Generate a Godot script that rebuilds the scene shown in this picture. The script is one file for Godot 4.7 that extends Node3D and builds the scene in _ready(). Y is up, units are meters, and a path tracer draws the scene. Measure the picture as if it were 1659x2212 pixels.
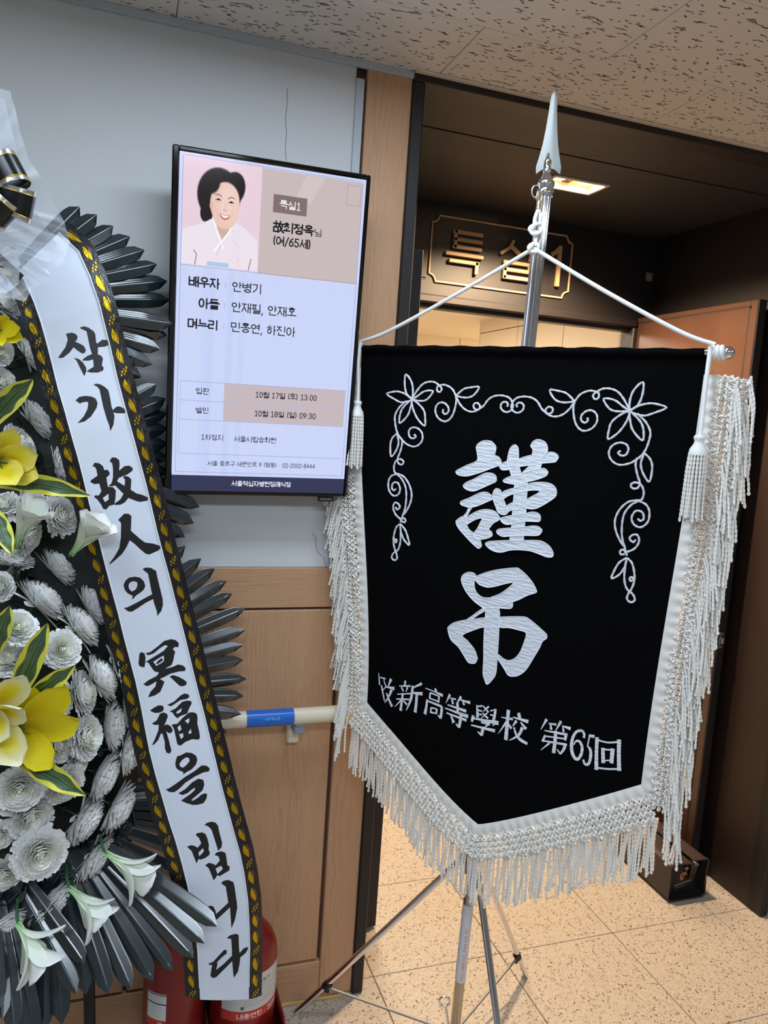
extends Node3D
# A hallway outside a funeral parlour room: a wall screen, a standing flower wreath and a black banner on a tripod before a dark door recess.

var M := {}          # materials
var G := {}          # banner appliques, outlines in metres
var S := {}          # banner small characters, tapered strokes
var vine: Array = []
var rib: Array = []
var ink: Array = []
var mums: Array = []
var lilies: Array = []
var golds: Array = []
var blades: Array = []
var fans: Array = []
var taken := {}
var rng := RandomNumberGenerator.new()


func _ready():
	rng.seed = 7
	var cam := Camera3D.new()
	cam.name = "camera"
	cam.fov = 67.42
	cam.near = 0.05
	cam.far = 60.0
	cam.position = Vector3(0, 1.5645, 1.8221)
	cam.rotation = Vector3(-0.1217, -0.3354, 0.0679)
	add_child(cam)
	cam.current = true
	var env := Environment.new()
	env.background_mode = Environment.BG_COLOR
	env.background_color = Color(0.02, 0.02, 0.022)
	env.tonemap_mode = Environment.TONE_MAPPER_LINEAR
	env.tonemap_exposure = 1.0
	env.sdfgi_enabled = true
	env.ssao_enabled = true
	env.ssil_enabled = true
	var we := WorldEnvironment.new()
	we.name = "environment"
	we.environment = env
	add_child(we)
	# ceiling panels of the hallway (their fittings are built below) and the lights of the room behind the door
	for p in PANELS:
		area_light(Vector3(p[0], 2.338, p[1]), p[2], p[3], p[4], Color(0.87, 0.935, 1.0))
	area_light(Vector3(1.15, 2.225, -2.3), 0.6, 1.2, 5.0, Color(1.0, 0.91, 0.79))
	area_light(Vector3(3.6, 2.225, -3.3), 0.6, 1.2, 4.5, Color(1.0, 0.89, 0.74))
	materials()
	fill_data()
	build_room()
	build_recess()
	build_inner_room()
	build_downlight()
	build_sign()
	build_screen()
	build_handrail()
	build_wreath()
	build_extinguishers()
	build_stand()
	build_banner()
	build_bag()


const PANELS := [[-0.85, 1.0, 1.0, 0.25, 1.2], [0.42, 0.66, 0.7, 0.2, 0.95], [-0.1, 2.35, 1.2, 0.3, 3.2], [1.9, 2.35, 1.2, 0.3, 1.7]]
const PANEL_SPOT := ["over the wreath", "over the wall screen", "behind the viewer", "down the hall on the right"]


func area_light(at: Vector3, sx: float, sz: float, energy: float, col: Color):
	var a := AreaLight3D.new()
	a.name = "panel_light"
	a.area_size = Vector2(sx, sz)
	a.light_energy = energy
	a.light_color = col
	a.area_normalize_energy = true
	a.area_range = 12.0
	a.shadow_enabled = true
	a.position = at
	a.rotation_degrees.x = -90
	add_child(a, true)


# ---------------------------------------------------------------- mesh building
class MB:
	var P := PackedVector3Array()
	var N := PackedVector3Array()
	var T := PackedVector2Array()
	var K := PackedColorArray()
	var I := PackedInt32Array()
	var tint := Color.WHITE
	var colored := false

	func v(p: Vector3, n: Vector3, uv: Vector2 = Vector2.ZERO) -> int:
		P.append(p)
		N.append(n)
		T.append(uv)
		K.append(tint)
		return P.size() - 1

	func t(a: int, b: int, c: int):
		var g := (P[c] - P[a]).cross(P[b] - P[a])
		I.append(a)
		if g.dot(N[a] + N[b] + N[c]) >= 0.0:
			I.append(b)
			I.append(c)
		else:
			I.append(c)
			I.append(b)

	func q(a: int, b: int, c: int, d: int):
		t(a, b, c)
		t(a, c, d)

	func flat4(a: Vector3, b: Vector3, c: Vector3, d: Vector3, n: Vector3, ua := Vector2.ZERO, ub := Vector2.ZERO, uc := Vector2.ZERO, ud := Vector2.ZERO):
		q(v(a, n, ua), v(b, n, ub), v(c, n, uc), v(d, n, ud))

	func box(c: Vector3, s: Vector3, ch := 0.002, X := Transform3D(), swap := false):
		var h := s * 0.5
		ch = minf(ch, minf(h.x, minf(h.y, h.z)) * 0.9)
		for ax in 3:
			var b1 := (ax + 1) % 3
			var b2 := (ax + 2) % 3
			for sg in [-1.0, 1.0]:
				var n := Vector3.ZERO
				n[ax] = sg
				var ids := []
				for cc in [[-1, -1], [1, -1], [1, 1], [-1, 1]]:
					var p := Vector3.ZERO
					p[ax] = sg * h[ax]
					p[b1] = cc[0] * (h[b1] - ch)
					p[b2] = cc[1] * (h[b2] - ch)
					var w := c + p
					var uv := Vector2(w.z, w.y) if ax == 0 else (Vector2(w.x, w.z) if ax == 1 else Vector2(w.x, w.y))
					if swap:
						uv = Vector2(uv.y, uv.x)
					ids.append(v(X * w, X.basis * n, uv))
				q(ids[0], ids[1], ids[2], ids[3])
			if ch <= 0.0:
				continue
			# the four chamfers that run along ax
			for s1 in [-1.0, 1.0]:
				for s2 in [-1.0, 1.0]:
					var n2 := Vector3.ZERO
					n2[b1] = s1
					n2[b2] = s2
					n2 = n2.normalized()
					var k := []
					for e in [[-1, 0], [1, 0], [1, 1], [-1, 1]]:
						var p2 := Vector3.ZERO
						p2[ax] = e[0] * (h[ax] - ch)
						p2[b1] = s1 * (h[b1] - (ch if e[1] == 0 else 0.0))
						p2[b2] = s2 * (h[b2] - (0.0 if e[1] == 0 else ch))
						var w2 := c + p2
						var uv2 := Vector2(w2.x + w2.z, w2.y)
						if swap:
							uv2 = Vector2(uv2.y, uv2.x)
						k.append(v(X * w2, X.basis * n2, uv2))
					q(k[0], k[1], k[2], k[3])
		if ch > 0.0:
			for sx in [-1.0, 1.0]:
				for sy in [-1.0, 1.0]:
					for sz in [-1.0, 1.0]:
						var sv := Vector3(sx, sy, sz)
						var n3 := X.basis * sv.normalized()
						var id := []
						for e3 in 3:
							var p3 := Vector3.ZERO
							for d in 3:
								p3[d] = sv[d] * (h[d] - (0.0 if d == e3 else ch))
							id.append(v(X * (c + p3), n3, Vector2(c.x + p3.x, c.y + p3.y)))
						t(id[0], id[1], id[2])

	func tube(pts: Array, rad, sides := 10, caps := true, closed := false, us := 1.0):
		var n := pts.size()
		var side := Vector3.ZERO
		var along := 0.0
		var first := P.size()
		var tan := Vector3.ZERO
		for i in n:
			var p: Vector3 = pts[i]
			var pa: Vector3 = pts[(i - 1 + n) % n] if (i > 0 or closed) else pts[0]
			var pb: Vector3 = pts[(i + 1) % n] if (i < n - 1 or closed) else pts[n - 1]
			tan = (pb - pa).normalized()
			if i == 0:
				side = tan.cross(Vector3.UP if absf(tan.y) < 0.9 else Vector3.RIGHT).normalized()
			else:
				side = (side - tan * side.dot(tan)).normalized()
				along += (p - (pts[i - 1] as Vector3)).length()
			var up := tan.cross(side)
			var r: float = rad[i] if rad is Array or rad is PackedFloat32Array else rad
			for k in sides + 1:
				var a := TAU * k / sides
				var d := side * cos(a) + up * sin(a)
				v(p + d * r, d, Vector2(float(k) / sides, along * us))
		var rows := n if closed else n - 1
		for i in rows:
			for k in sides:
				var a0 := first + i * (sides + 1) + k
				var b0 := first + ((i + 1) % n) * (sides + 1) + k
				q(a0, a0 + 1, b0 + 1, b0)
		if caps and not closed:
			for e in [0, n - 1]:
				var pe: Vector3 = pts[e]
				var dn := ((pts[0] as Vector3) - (pts[1] as Vector3)).normalized() if e == 0 else ((pts[n - 1] as Vector3) - (pts[n - 2] as Vector3)).normalized()
				var cc := v(pe, dn)
				var ring := []
				for k in sides + 1:
					ring.append(v(P[first + e * (sides + 1) + k], dn))
				for k in sides:
					t(cc, ring[k], ring[k + 1])

	func lathe(prof: Array, sides := 24, X := Transform3D(), sx := 1.0, smooth := 0.7):
		# prof: (radius, height) pairs from one end to the other
		var n := prof.size()
		var sn := []
		for i in n - 1:
			var d: Vector2 = prof[i + 1] - prof[i]
			sn.append(Vector2(d.y, -d.x).normalized())
		for i in n - 1:
			var n0: Vector2 = sn[i]
			var n1: Vector2 = sn[i]
			if i > 0 and sn[i].dot(sn[i - 1]) > smooth:
				n0 = (sn[i] + sn[i - 1]).normalized()
			if i < n - 2 and sn[i].dot(sn[i + 1]) > smooth:
				n1 = (sn[i] + sn[i + 1]).normalized()
			var first := P.size()
			for k in sides + 1:
				var a := TAU * k / sides
				var c := Vector3(cos(a), 0, sin(a) * sx)
				v(X * Vector3(c.x * prof[i].x, prof[i].y, c.z * prof[i].x), (X.basis * Vector3(c.x * n0.x, n0.y, c.z * n0.x)).normalized(), Vector2(float(k) / sides, prof[i].y))
				v(X * Vector3(c.x * prof[i + 1].x, prof[i + 1].y, c.z * prof[i + 1].x), (X.basis * Vector3(c.x * n1.x, n1.y, c.z * n1.x)).normalized(), Vector2(float(k) / sides, prof[i + 1].y))
			for k in sides:
				var a0 := first + k * 2
				q(a0, a0 + 2, a0 + 3, a0 + 1)

	func grid(pts: Array, nu: int, nv: int, us := 1.0, vs := 1.0, flip := false):
		# pts row by row: nv+1 rows of nu+1 points
		var first := P.size()
		for j in nv + 1:
			for i in nu + 1:
				var a: Vector3 = pts[j * (nu + 1) + mini(i + 1, nu)] - pts[j * (nu + 1) + maxi(i - 1, 0)]
				var b: Vector3 = pts[mini(j + 1, nv) * (nu + 1) + i] - pts[maxi(j - 1, 0) * (nu + 1) + i]
				var nn := a.cross(b)
				nn = nn.normalized() if nn.length() > 1e-12 else Vector3.UP
				v(pts[j * (nu + 1) + i], -nn if flip else nn, Vector2(us * i / nu, vs * j / nv))
		for j in nv:
			for i in nu:
				var k := first + j * (nu + 1) + i
				q(k, k + 1, k + nu + 2, k + nu + 1)

	func rope(pts: Array, r: float, pitch: float, step: float, sides := 6, bulge := 0.0):
		# two-ply twisted cord; bulge widens its last end into a knot
		var curve := []
		var total := 0.0
		for i in pts.size() - 1:
			total += ((pts[i + 1] as Vector3) - (pts[i] as Vector3)).length()
		var n := maxi(3, int(total / step))
		var seg := 0
		var run := 0.0
		for i in n + 1:
			var s := total * i / n
			while seg < pts.size() - 2 and run + ((pts[seg + 1] as Vector3) - (pts[seg] as Vector3)).length() < s:
				run += ((pts[seg + 1] as Vector3) - (pts[seg] as Vector3)).length()
				seg += 1
			var L := ((pts[seg + 1] as Vector3) - (pts[seg] as Vector3)).length()
			curve.append((pts[seg] as Vector3).lerp(pts[seg + 1], clampf((s - run) / maxf(L, 1e-6), 0, 1)))
		var first := P.size()
		var side := Vector3.ZERO
		for i in n + 1:
			var tan: Vector3 = ((curve[mini(i + 1, n)] as Vector3) - (curve[maxi(i - 1, 0)] as Vector3)).normalized()
			if i == 0:
				side = tan.cross(Vector3(0.3, 0.2, 1)).normalized()
			else:
				side = (side - tan * side.dot(tan)).normalized()
			var up := tan.cross(side)
			var ph := TAU * (total * i / n) / pitch * 0.5
			var rr := r
			if bulge > 0.0:
				var e := (total - total * i / n) / (r * 3.0)
				if e < 1.0:
					rr = r * (1.0 + bulge * sin(e * PI)) * (0.25 if i == n else 1.0)
			for k in sides:
				var a := TAU * k / sides
				var w := cos(2.0 * (a - ph))
				var d := side * cos(a) + up * sin(a)
				var tg := up * cos(a) - side * sin(a)
				v(curve[i] + d * rr * (1.0 + 0.22 * w), (d + tg * 0.55 * sin(2.0 * (a - ph))).normalized(), Vector2(float(k) / sides, float(i)))
		for i in n:
			for k in sides:
				var a0 := first + i * sides + k
				var a1 := first + i * sides + (k + 1) % sides
				q(a0, a1, a1 + sides, a0 + sides)

	func mesh() -> ArrayMesh:
		var m := ArrayMesh.new()
		add_to(m)
		return m

	func add_to(m: ArrayMesh):
		var arr := []
		arr.resize(Mesh.ARRAY_MAX)
		arr[Mesh.ARRAY_VERTEX] = P
		arr[Mesh.ARRAY_NORMAL] = N
		arr[Mesh.ARRAY_TEX_UV] = T
		if colored:
			arr[Mesh.ARRAY_COLOR] = K
		arr[Mesh.ARRAY_INDEX] = I
		m.add_surface_from_arrays(Mesh.PRIMITIVE_TRIANGLES, arr)


func numbered(called: String) -> String:
	if not taken.has(called):
		taken[called] = 0
		return called
	taken[called] += 1
	return "%s_%03d" % [called, taken[called]]


func put(called: String, mb: MB, mat: Material, parent: Node = self) -> MeshInstance3D:
	return put_mesh(called, mb.mesh(), mat, parent)


func put_mesh(called: String, mesh: Mesh, mat: Material, parent: Node = self) -> MeshInstance3D:
	var o := MeshInstance3D.new()
	o.mesh = mesh
	if mat:
		o.material_override = mat
	if parent == self:
		o.name = numbered(called)
	else:
		var k := 0
		o.name = called
		if parent.has_meta("n_" + called):
			k = parent.get_meta("n_" + called) + 1
			o.name = "%s_%03d" % [called, k]
		parent.set_meta("n_" + called, k)
	parent.add_child(o, true)
	return o


func thing(called: String, label: String, category: String, at := Vector3.ZERO, group := "") -> Node3D:
	var o := Node3D.new()
	o.name = numbered(called)
	o.position = at
	add_child(o)
	return tag(o, label, category, group)


func tag(o: Node3D, label: String, category: String, group := "") -> Node3D:
	o.set_meta("label", label)
	o.set_meta("category", category)
	if group:
		o.set_meta("group", group)
	return o


func structure(called: String) -> Node3D:
	var o := Node3D.new()
	o.name = called
	o.set_meta("kind", "structure")
	add_child(o)
	return o


func bx(c: Vector3, s: Vector3, ch := 0.002, swap := false) -> MB:
	var mb := MB.new()
	mb.box(c, s, ch, Transform3D(), swap)
	return mb


func span(x0: float, x1: float, y0: float, y1: float, z0: float, z1: float, ch := 0.002, swap := false) -> MB:
	return bx(Vector3((x0 + x1) / 2, (y0 + y1) / 2, (z0 + z1) / 2), Vector3(absf(x1 - x0), absf(y1 - y0), absf(z1 - z0)), ch, swap)


func bez(a: Vector3, b: Vector3, c: Vector3, n: int) -> Array:
	var r := []
	for i in n + 1:
		var t := float(i) / n
		r.append(a * (1 - t) * (1 - t) + b * 2 * t * (1 - t) + c * t * t)
	return r


func spline(pts: Array, per: int) -> Array:
	# Catmull-Rom through the points (Vector3 or Vector2)
	var r := []
	var n := pts.size()
	for i in n - 1:
		var p0 = pts[maxi(i - 1, 0)]
		var p1 = pts[i]
		var p2 = pts[i + 1]
		var p3 = pts[mini(i + 2, n - 1)]
		for k in per:
			var t := float(k) / per
			r.append(0.5 * (2.0 * p1 + (p2 - p0) * t + (2.0 * p0 - 5.0 * p1 + 4.0 * p2 - p3) * t * t + (3.0 * p1 - p0 - 3.0 * p2 + p3) * t * t * t))
	r.append(pts[n - 1])
	return r


func frame(origin: Vector3, yaxis: Vector3, toward: Vector3) -> Transform3D:
	# y along yaxis, z as near to toward as it goes
	var y := yaxis.normalized()
	var z := (toward - y * toward.dot(y)).normalized()
	return Transform3D(Basis(y.cross(z), y, z), origin)


# ---------------------------------------------------------------- drawing into images
class Can:
	var w: int
	var h: int
	var D := PackedByteArray()

	func _init(width: int, height: int, c: Color):
		w = width
		h = height
		var im := Image.create_empty(w, h, false, Image.FORMAT_RGB8)
		im.fill(c)
		D = im.get_data()

	func dot(x: int, y: int, c: Color, a: float):
		if x < 0 or y < 0 or x >= w or y >= h or a <= 0.0:
			return
		a = minf(a, 1.0) * c.a
		var k := (y * w + x) * 3
		D[k] = int(lerpf(D[k], c.r * 255.0, a) + 0.5)
		D[k + 1] = int(lerpf(D[k + 1], c.g * 255.0, a) + 0.5)
		D[k + 2] = int(lerpf(D[k + 2], c.b * 255.0, a) + 0.5)

	func line(a: Vector2, b: Vector2, w0: float, w1: float, c: Color):
		var m := maxf(w0, w1) * 0.5 + 1.0
		var d := b - a
		var L := maxf(d.length_squared(), 1e-6)
		for y in range(int(minf(a.y, b.y) - m), int(maxf(a.y, b.y) + m) + 2):
			for x in range(int(minf(a.x, b.x) - m), int(maxf(a.x, b.x) + m) + 2):
				var p := Vector2(x + 0.5, y + 0.5)
				var t := clampf((p - a).dot(d) / L, 0, 1)
				dot(x, y, c, lerpf(w0, w1, t) * 0.5 + 0.5 - (p - a - d * t).length())

	func path(pts: Array, width: float, c: Color):
		for i in pts.size() - 1:
			line(pts[i], pts[i + 1], width, width, c)

	func rect(x0: float, y0: float, x1: float, y1: float, c: Color):
		for y in range(maxi(0, int(y0)), mini(h, int(y1) + 1)):
			for x in range(maxi(0, int(x0)), mini(w, int(x1) + 1)):
				dot(x, y, c, clampf(minf(x + 1 - x0, x1 - x), 0, 1) * clampf(minf(y + 1 - y0, y1 - y), 0, 1))

	func poly(pts: Array, c: Color, soft := 0.0):
		var lo := Vector2(1e9, 1e9)
		var hi := Vector2(-1e9, -1e9)
		for p in pts:
			lo = lo.min(p)
			hi = hi.max(p)
		var n := pts.size()
		var x0 := maxi(0, int(lo.x) - 1)
		var x1 := mini(w - 1, int(hi.x) + 1)
		if x1 < x0:
			return
		var cov := PackedFloat32Array()
		for y in range(maxi(0, int(lo.y)), mini(h - 1, int(hi.y)) + 1):
			cov.resize(0)
			cov.resize(x1 - x0 + 2)
			for sub in 4:
				var yy := y + (sub + 0.5) / 4.0
				var xs := []
				for i in n:
					var a: Vector2 = pts[i]
					var b: Vector2 = pts[(i + 1) % n]
					if (a.y <= yy) != (b.y <= yy):
						xs.append(a.x + (b.x - a.x) * (yy - a.y) / (b.y - a.y))
				xs.sort()
				for i in range(0, xs.size() - 1, 2):
					var l := maxf(xs[i], x0)
					var r := minf(xs[i + 1], x1 + 1)
					for x in range(int(l), mini(int(r), x1) + 1):
						cov[x - x0] += 0.25 * clampf(minf(x + 1, r) - maxf(x, l), 0, 1)
			for x in range(x0, x1 + 1):
				dot(x, y, c, cov[x - x0])

	func blob(c: Vector2, r: Vector2, col: Color, edge := 0.08, turn := 0.0):
		# soft-edged ellipse; edge as a share of its radius
		var m := maxf(r.x, r.y) * (1.0 + edge) + 1.0
		for y in range(int(c.y - m), int(c.y + m) + 1):
			for x in range(int(c.x - m), int(c.x + m) + 1):
				var p := (Vector2(x + 0.5, y + 0.5) - c).rotated(-turn)
				dot(x, y, col, clampf((1.0 + edge - Vector2(p.x / r.x, p.y / r.y).length()) / maxf(edge * 2.0, 0.01), 0, 1))

	func texture() -> ImageTexture:
		return ImageTexture.create_from_image(Image.create_from_data(w, h, false, Image.FORMAT_RGB8, D))


# ---------------------------------------------------------------- lettering: Hangul put together from its strokes
func ring(cx: float, cy: float, rx: float, ry: float, a0 := 0.0, a1 := TAU, n := 18) -> Array:
	var r := []
	for i in n + 1:
		var a := lerpf(a0, a1, float(i) / n)
		r.append(Vector2(cx + rx * cos(a), cy + ry * sin(a)))
	return r


func strokes(list: Array) -> Array:
	# flat number lists to point lists
	var r := []
	for l in list:
		var s := []
		for i in range(0, l.size(), 2):
			s.append(Vector2(l[i], l[i + 1]))
		r.append(s)
	return r


func consonant(k: String, slanted: bool) -> Array:
	match k:
		"ㄱ": return strokes([[0, 0, 1, 0, 0.93, 0.4, 0.7, 0.72, 0.1, 1]] if slanted else [[0, 0, 1, 0, 1, 1]])
		"ㄴ": return strokes([[0, 0, 0, 1, 1, 1]])
		"ㄷ": return strokes([[1, 0, 0, 0, 0, 1, 1, 1]])
		"ㄹ": return strokes([[0, 0, 1, 0, 1, 0.5, 0, 0.5, 0, 1, 1, 1]])
		"ㅁ": return strokes([[0, 0, 1, 0, 1, 1, 0, 1, 0, 0]])
		"ㅂ": return strokes([[0, 0, 0, 1, 1, 1, 1, 0], [0, 0.45, 1, 0.45]])
		"ㅅ": return strokes([[0.5, 0, 0.45, 0.4, 0, 1], [0.47, 0.38, 1, 1]])
		"ㅇ": return [ring(0.5, 0.5, 0.48, 0.5)]
		"ㅈ": return strokes([[0.02, 0, 0.98, 0], [0.5, 0, 0.45, 0.45, 0, 1], [0.48, 0.42, 1, 1]])
		"ㅊ": return strokes([[0.32, 0, 0.68, 0], [0.02, 0.25, 0.98, 0.25], [0.5, 0.25, 0.45, 0.58, 0, 1], [0.48, 0.56, 1, 1]])
		"ㅋ": return strokes([[0, 0, 1, 0, 0.93, 0.4, 0.7, 0.72, 0.1, 1], [0, 0.45, 0.9, 0.42]])
		"ㅌ": return strokes([[1, 0, 0, 0, 0, 1, 1, 1], [0, 0.5, 0.95, 0.5]])
		"ㅍ": return strokes([[0, 0, 1, 0], [0, 1, 1, 1], [0.28, 0, 0.28, 1], [0.72, 0, 0.72, 1]])
		"ㅎ": return strokes([[0.3, 0, 0.7, 0], [0, 0.22, 1, 0.22]]) + [ring(0.5, 0.7, 0.38, 0.3)]
	return []


const LEAD := "ㄱㄲㄴㄷㄸㄹㅁㅂㅃㅅㅆㅇㅈㅉㅊㅋㅌㅍㅎ"
const VOWEL := "ㅏㅐㅑㅒㅓㅔㅕㅖㅗㅘㅙㅚㅛㅜㅝㅞㅟㅠㅡㅢㅣ"
const TAIL := " ㄱㄲㄳㄴㄵㄶㄷㄹㄺㄻㄼㄽㄾㄿㅀㅁㅂㅄㅅㅆㅇㅈㅊㅋㅌㅍㅎ"
const MIXED := {"ㅘ": "ㅗㅏ", "ㅙ": "ㅗㅐ", "ㅚ": "ㅗㅣ", "ㅝ": "ㅜㅓ", "ㅞ": "ㅜㅔ", "ㅟ": "ㅜㅣ", "ㅢ": "ㅡㅣ"}


func into(list: Array, x0: float, y0: float, x1: float, y1: float) -> Array:
	var r := []
	for s in list:
		var o := []
		for p in s:
			o.append(Vector2(0.02 + 0.9 * lerpf(x0, x1, p.x), 0.05 + 0.9 * lerpf(y0, y1, p.y)))
		r.append(o)
	return r


func vowel(k: String, x0: float, y0: float, x1: float, y1: float) -> Array:
	var r := []
	for s in vowel_in(k, x0, y0, x1, y1):
		var o := []
		for p in s:
			o.append(Vector2(0.02 + 0.9 * p.x, 0.05 + 0.9 * p.y))
		r.append(o)
	return r


func vowel_in(k: String, x0: float, y0: float, x1: float, y1: float) -> Array:
	var m := (y0 + y1) * 0.5
	var c := (x0 + x1) * 0.5
	match k:
		"ㅏ": return strokes([[c, y0, c, y1], [c, m, x1, m]])
		"ㅑ": return strokes([[c, y0, c, y1], [c, m - 0.1, x1, m - 0.1], [c, m + 0.1, x1, m + 0.1]])
		"ㅓ": return strokes([[x1 - 0.05, y0, x1 - 0.05, y1], [x0 - 0.04, m, x1 - 0.05, m]])
		"ㅕ": return strokes([[x1 - 0.05, y0, x1 - 0.05, y1], [x0 - 0.04, m - 0.1, x1 - 0.05, m - 0.1], [x0 - 0.04, m + 0.1, x1 - 0.05, m + 0.1]])
		"ㅣ": return strokes([[x1 - 0.05, y0, x1 - 0.05, y1]])
		"ㅐ": return strokes([[x0 + 0.03, y0 + 0.02, x0 + 0.03, y1 - 0.02], [x1, y0, x1, y1], [x0 + 0.03, m, x1, m]])
		"ㅔ": return strokes([[x0 + 0.09, y0 + 0.02, x0 + 0.09, y1 - 0.02], [x1, y0, x1, y1], [x0 - 0.09, m, x0 + 0.09, m]])
		"ㅖ": return strokes([[x0 + 0.09, y0 + 0.02, x0 + 0.09, y1 - 0.02], [x1, y0, x1, y1], [x0 - 0.09, m - 0.1, x0 + 0.09, m - 0.1], [x0 - 0.09, m + 0.1, x0 + 0.09, m + 0.1]])
		"ㅗ": return strokes([[x0, y1, x1, y1], [c, y0, c, y1]])
		"ㅛ": return strokes([[x0, y1, x1, y1], [c - 0.13, y0, c - 0.13, y1], [c + 0.13, y0, c + 0.13, y1]])
		"ㅜ": return strokes([[x0, y0, x1, y0], [c, y0, c, y1]])
		"ㅠ": return strokes([[x0, y0, x1, y0], [c - 0.13, y0, c - 0.13, y1], [c + 0.13, y0, c + 0.13, y1]])
		"ㅡ": return strokes([[x0, m, x1, m]])
	return []


func glyph(ch: String) -> Array:
	# [advance, strokes] in a unit box, y down
	var u := ch.unicode_at(0)
	if u >= 0xAC00 and u <= 0xD7A3:
		var k := u - 0xAC00
		var ld := LEAD[k / 588]
		var vw := VOWEL[(k % 588) / 28]
		var tl := TAIL[k % 28]
		var has := tl != " "
		var r := []
		if MIXED.has(vw):
			var hv: String = MIXED[vw][0]
			var vv: String = MIXED[vw][1]
			r += into(consonant(ld, true), 0.1, 0.08, 0.52, 0.32 if has else 0.46)
			r += vowel(hv, 0.02, 0.38 if has else 0.6, 0.62, 0.5 if has else 0.78)
			r += vowel(vv, 0.7, 0.04, 0.94, 0.6 if has else 0.97)
			if has:
				r += into(consonant(tl, false), 0.2, 0.68, 0.88, 0.95)
		elif vw in "ㅗㅛㅜㅠㅡ":
			var low := vw in "ㅜㅠ"
			r += into(consonant(ld, false), 0.2, 0.04, 0.8, 0.29 if has else 0.44)
			if has:
				r += vowel(vw, 0.02, 0.44 if low else 0.34, 0.98, 0.56 if low else 0.48)
				r += into(consonant(tl, false), 0.2, 0.66, 0.82, 0.94)
			else:
				r += vowel(vw, 0.02, 0.62 if low else 0.52, 0.98, 0.96 if low else 0.8)
		else:
			r += into(consonant(ld, true), 0.06, 0.1, 0.52, 0.5 if has else 0.84)
			r += vowel(vw, 0.66, 0.03, 0.92, 0.58 if has else 0.97)
			if has:
				r += into(consonant(tl, false), 0.24, 0.68, 0.88, 0.94)
		return [1.0, r]
	match ch:
		"故": return [1.0, strokes([[0.04, 0.24, 0.5, 0.24], [0.27, 0.05, 0.27, 0.52], [0.08, 0.54, 0.46, 0.54, 0.46, 0.92, 0.08, 0.92, 0.08, 0.54], [0.66, 0.04, 0.6, 0.28, 0.5, 0.45], [0.58, 0.25, 0.97, 0.25], [0.86, 0.26, 0.78, 0.6, 0.66, 0.8, 0.48, 0.96], [0.6, 0.36, 0.7, 0.66, 0.84, 0.86, 0.98, 0.96]])]
		"0": return [0.56, [ring(0.27, 0.5, 0.2, 0.38)]]
		"1": return [0.56, strokes([[0.12, 0.25, 0.3, 0.12, 0.3, 0.88], [0.1, 0.88, 0.46, 0.88]])]
		"2": return [0.56, [ring(0.26, 0.33, 0.18, 0.21, -PI * 0.95, 0.5, 10) + [Vector2(0.08, 0.88), Vector2(0.48, 0.88)]]]
		"3": return [0.56, [ring(0.25, 0.31, 0.17, 0.19, -PI * 0.9, PI * 0.5, 12), ring(0.25, 0.69, 0.2, 0.19, -PI * 0.5, PI * 0.9, 12)]]
		"4": return [0.56, strokes([[0.36, 0.88, 0.36, 0.12, 0.05, 0.65, 0.5, 0.65]])]
		"5": return [0.56, [[Vector2(0.44, 0.13), Vector2(0.14, 0.13), Vector2(0.11, 0.46)] + ring(0.25, 0.65, 0.2, 0.23, -PI * 0.7, PI * 0.85, 12)]]
		"6": return [0.56, [ring(0.28, 0.66, 0.19, 0.22), strokes([[0.42, 0.14, 0.2, 0.3, 0.09, 0.66]])[0]]]
		"7": return [0.56, strokes([[0.06, 0.13, 0.48, 0.13, 0.22, 0.88]])]
		"8": return [0.56, [ring(0.27, 0.31, 0.17, 0.19), ring(0.27, 0.69, 0.2, 0.19)]]
		"9": return [0.56, [ring(0.26, 0.34, 0.19, 0.22), strokes([[0.45, 0.34, 0.36, 0.68, 0.14, 0.87]])[0]]]
		"(": return [0.34, [ring(0.42, 0.5, 0.26, 0.55, PI * 0.72, PI * 1.28, 10)]]
		")": return [0.34, [ring(-0.1, 0.5, 0.26, 0.55, -PI * 0.28, PI * 0.28, 10)]]
		"/": return [0.4, strokes([[0.36, 0.08, 0.04, 0.98]])]
		":": return [0.28, strokes([[0.13, 0.42, 0.14, 0.44], [0.13, 0.84, 0.14, 0.86]])]
		",": return [0.28, strokes([[0.13, 0.86, 0.06, 1.04]])]
		"-": return [0.34, strokes([[0.04, 0.58, 0.3, 0.58]])]
		"·": return [0.4, strokes([[0.19, 0.52, 0.21, 0.54]])]
		"→": return [1.0, strokes([[0.05, 0.5, 0.95, 0.5], [0.7, 0.3, 0.95, 0.5, 0.7, 0.7]])]
		"←": return [1.0, strokes([[0.05, 0.5, 0.95, 0.5], [0.3, 0.3, 0.05, 0.5, 0.3, 0.7]])]
	return [0.3, []]


func write_fit(c: Can, text: String, x: float, cy: float, wide: float, weight: float, col: Color):
	# lettering of that width, centred on cy
	var total := 0.0
	for ch in text:
		total += glyph(ch)[0] * (0.93 if glyph(ch)[0] == 1.0 else 1.0)
	var size := wide / (total - 0.03)
	write(c, text, x, cy - size * 0.5, size, size * weight, col, 0.93)


func write(c: Can, text: String, x: float, y: float, size: float, weight: float, col: Color, track := 0.94, wide := 0.0):
	# wide > 0: squeezed or spread to that width
	var total := 0.0
	for ch in text:
		total += glyph(ch)[0] * (track if glyph(ch)[0] == 1.0 else 1.0)
	var k := wide / (total * size) if wide > 0.0 else 1.0
	for ch in text:
		var g: Array = glyph(ch)
		for s in g[1]:
			for i in s.size() - 1:
				c.line(Vector2(x + s[i].x * size * k, y + s[i].y * size), Vector2(x + s[i + 1].x * size * k, y + s[i + 1].y * size), weight, weight, col)
		x += g[0] * (track if g[0] == 1.0 else 1.0) * size * k


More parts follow.
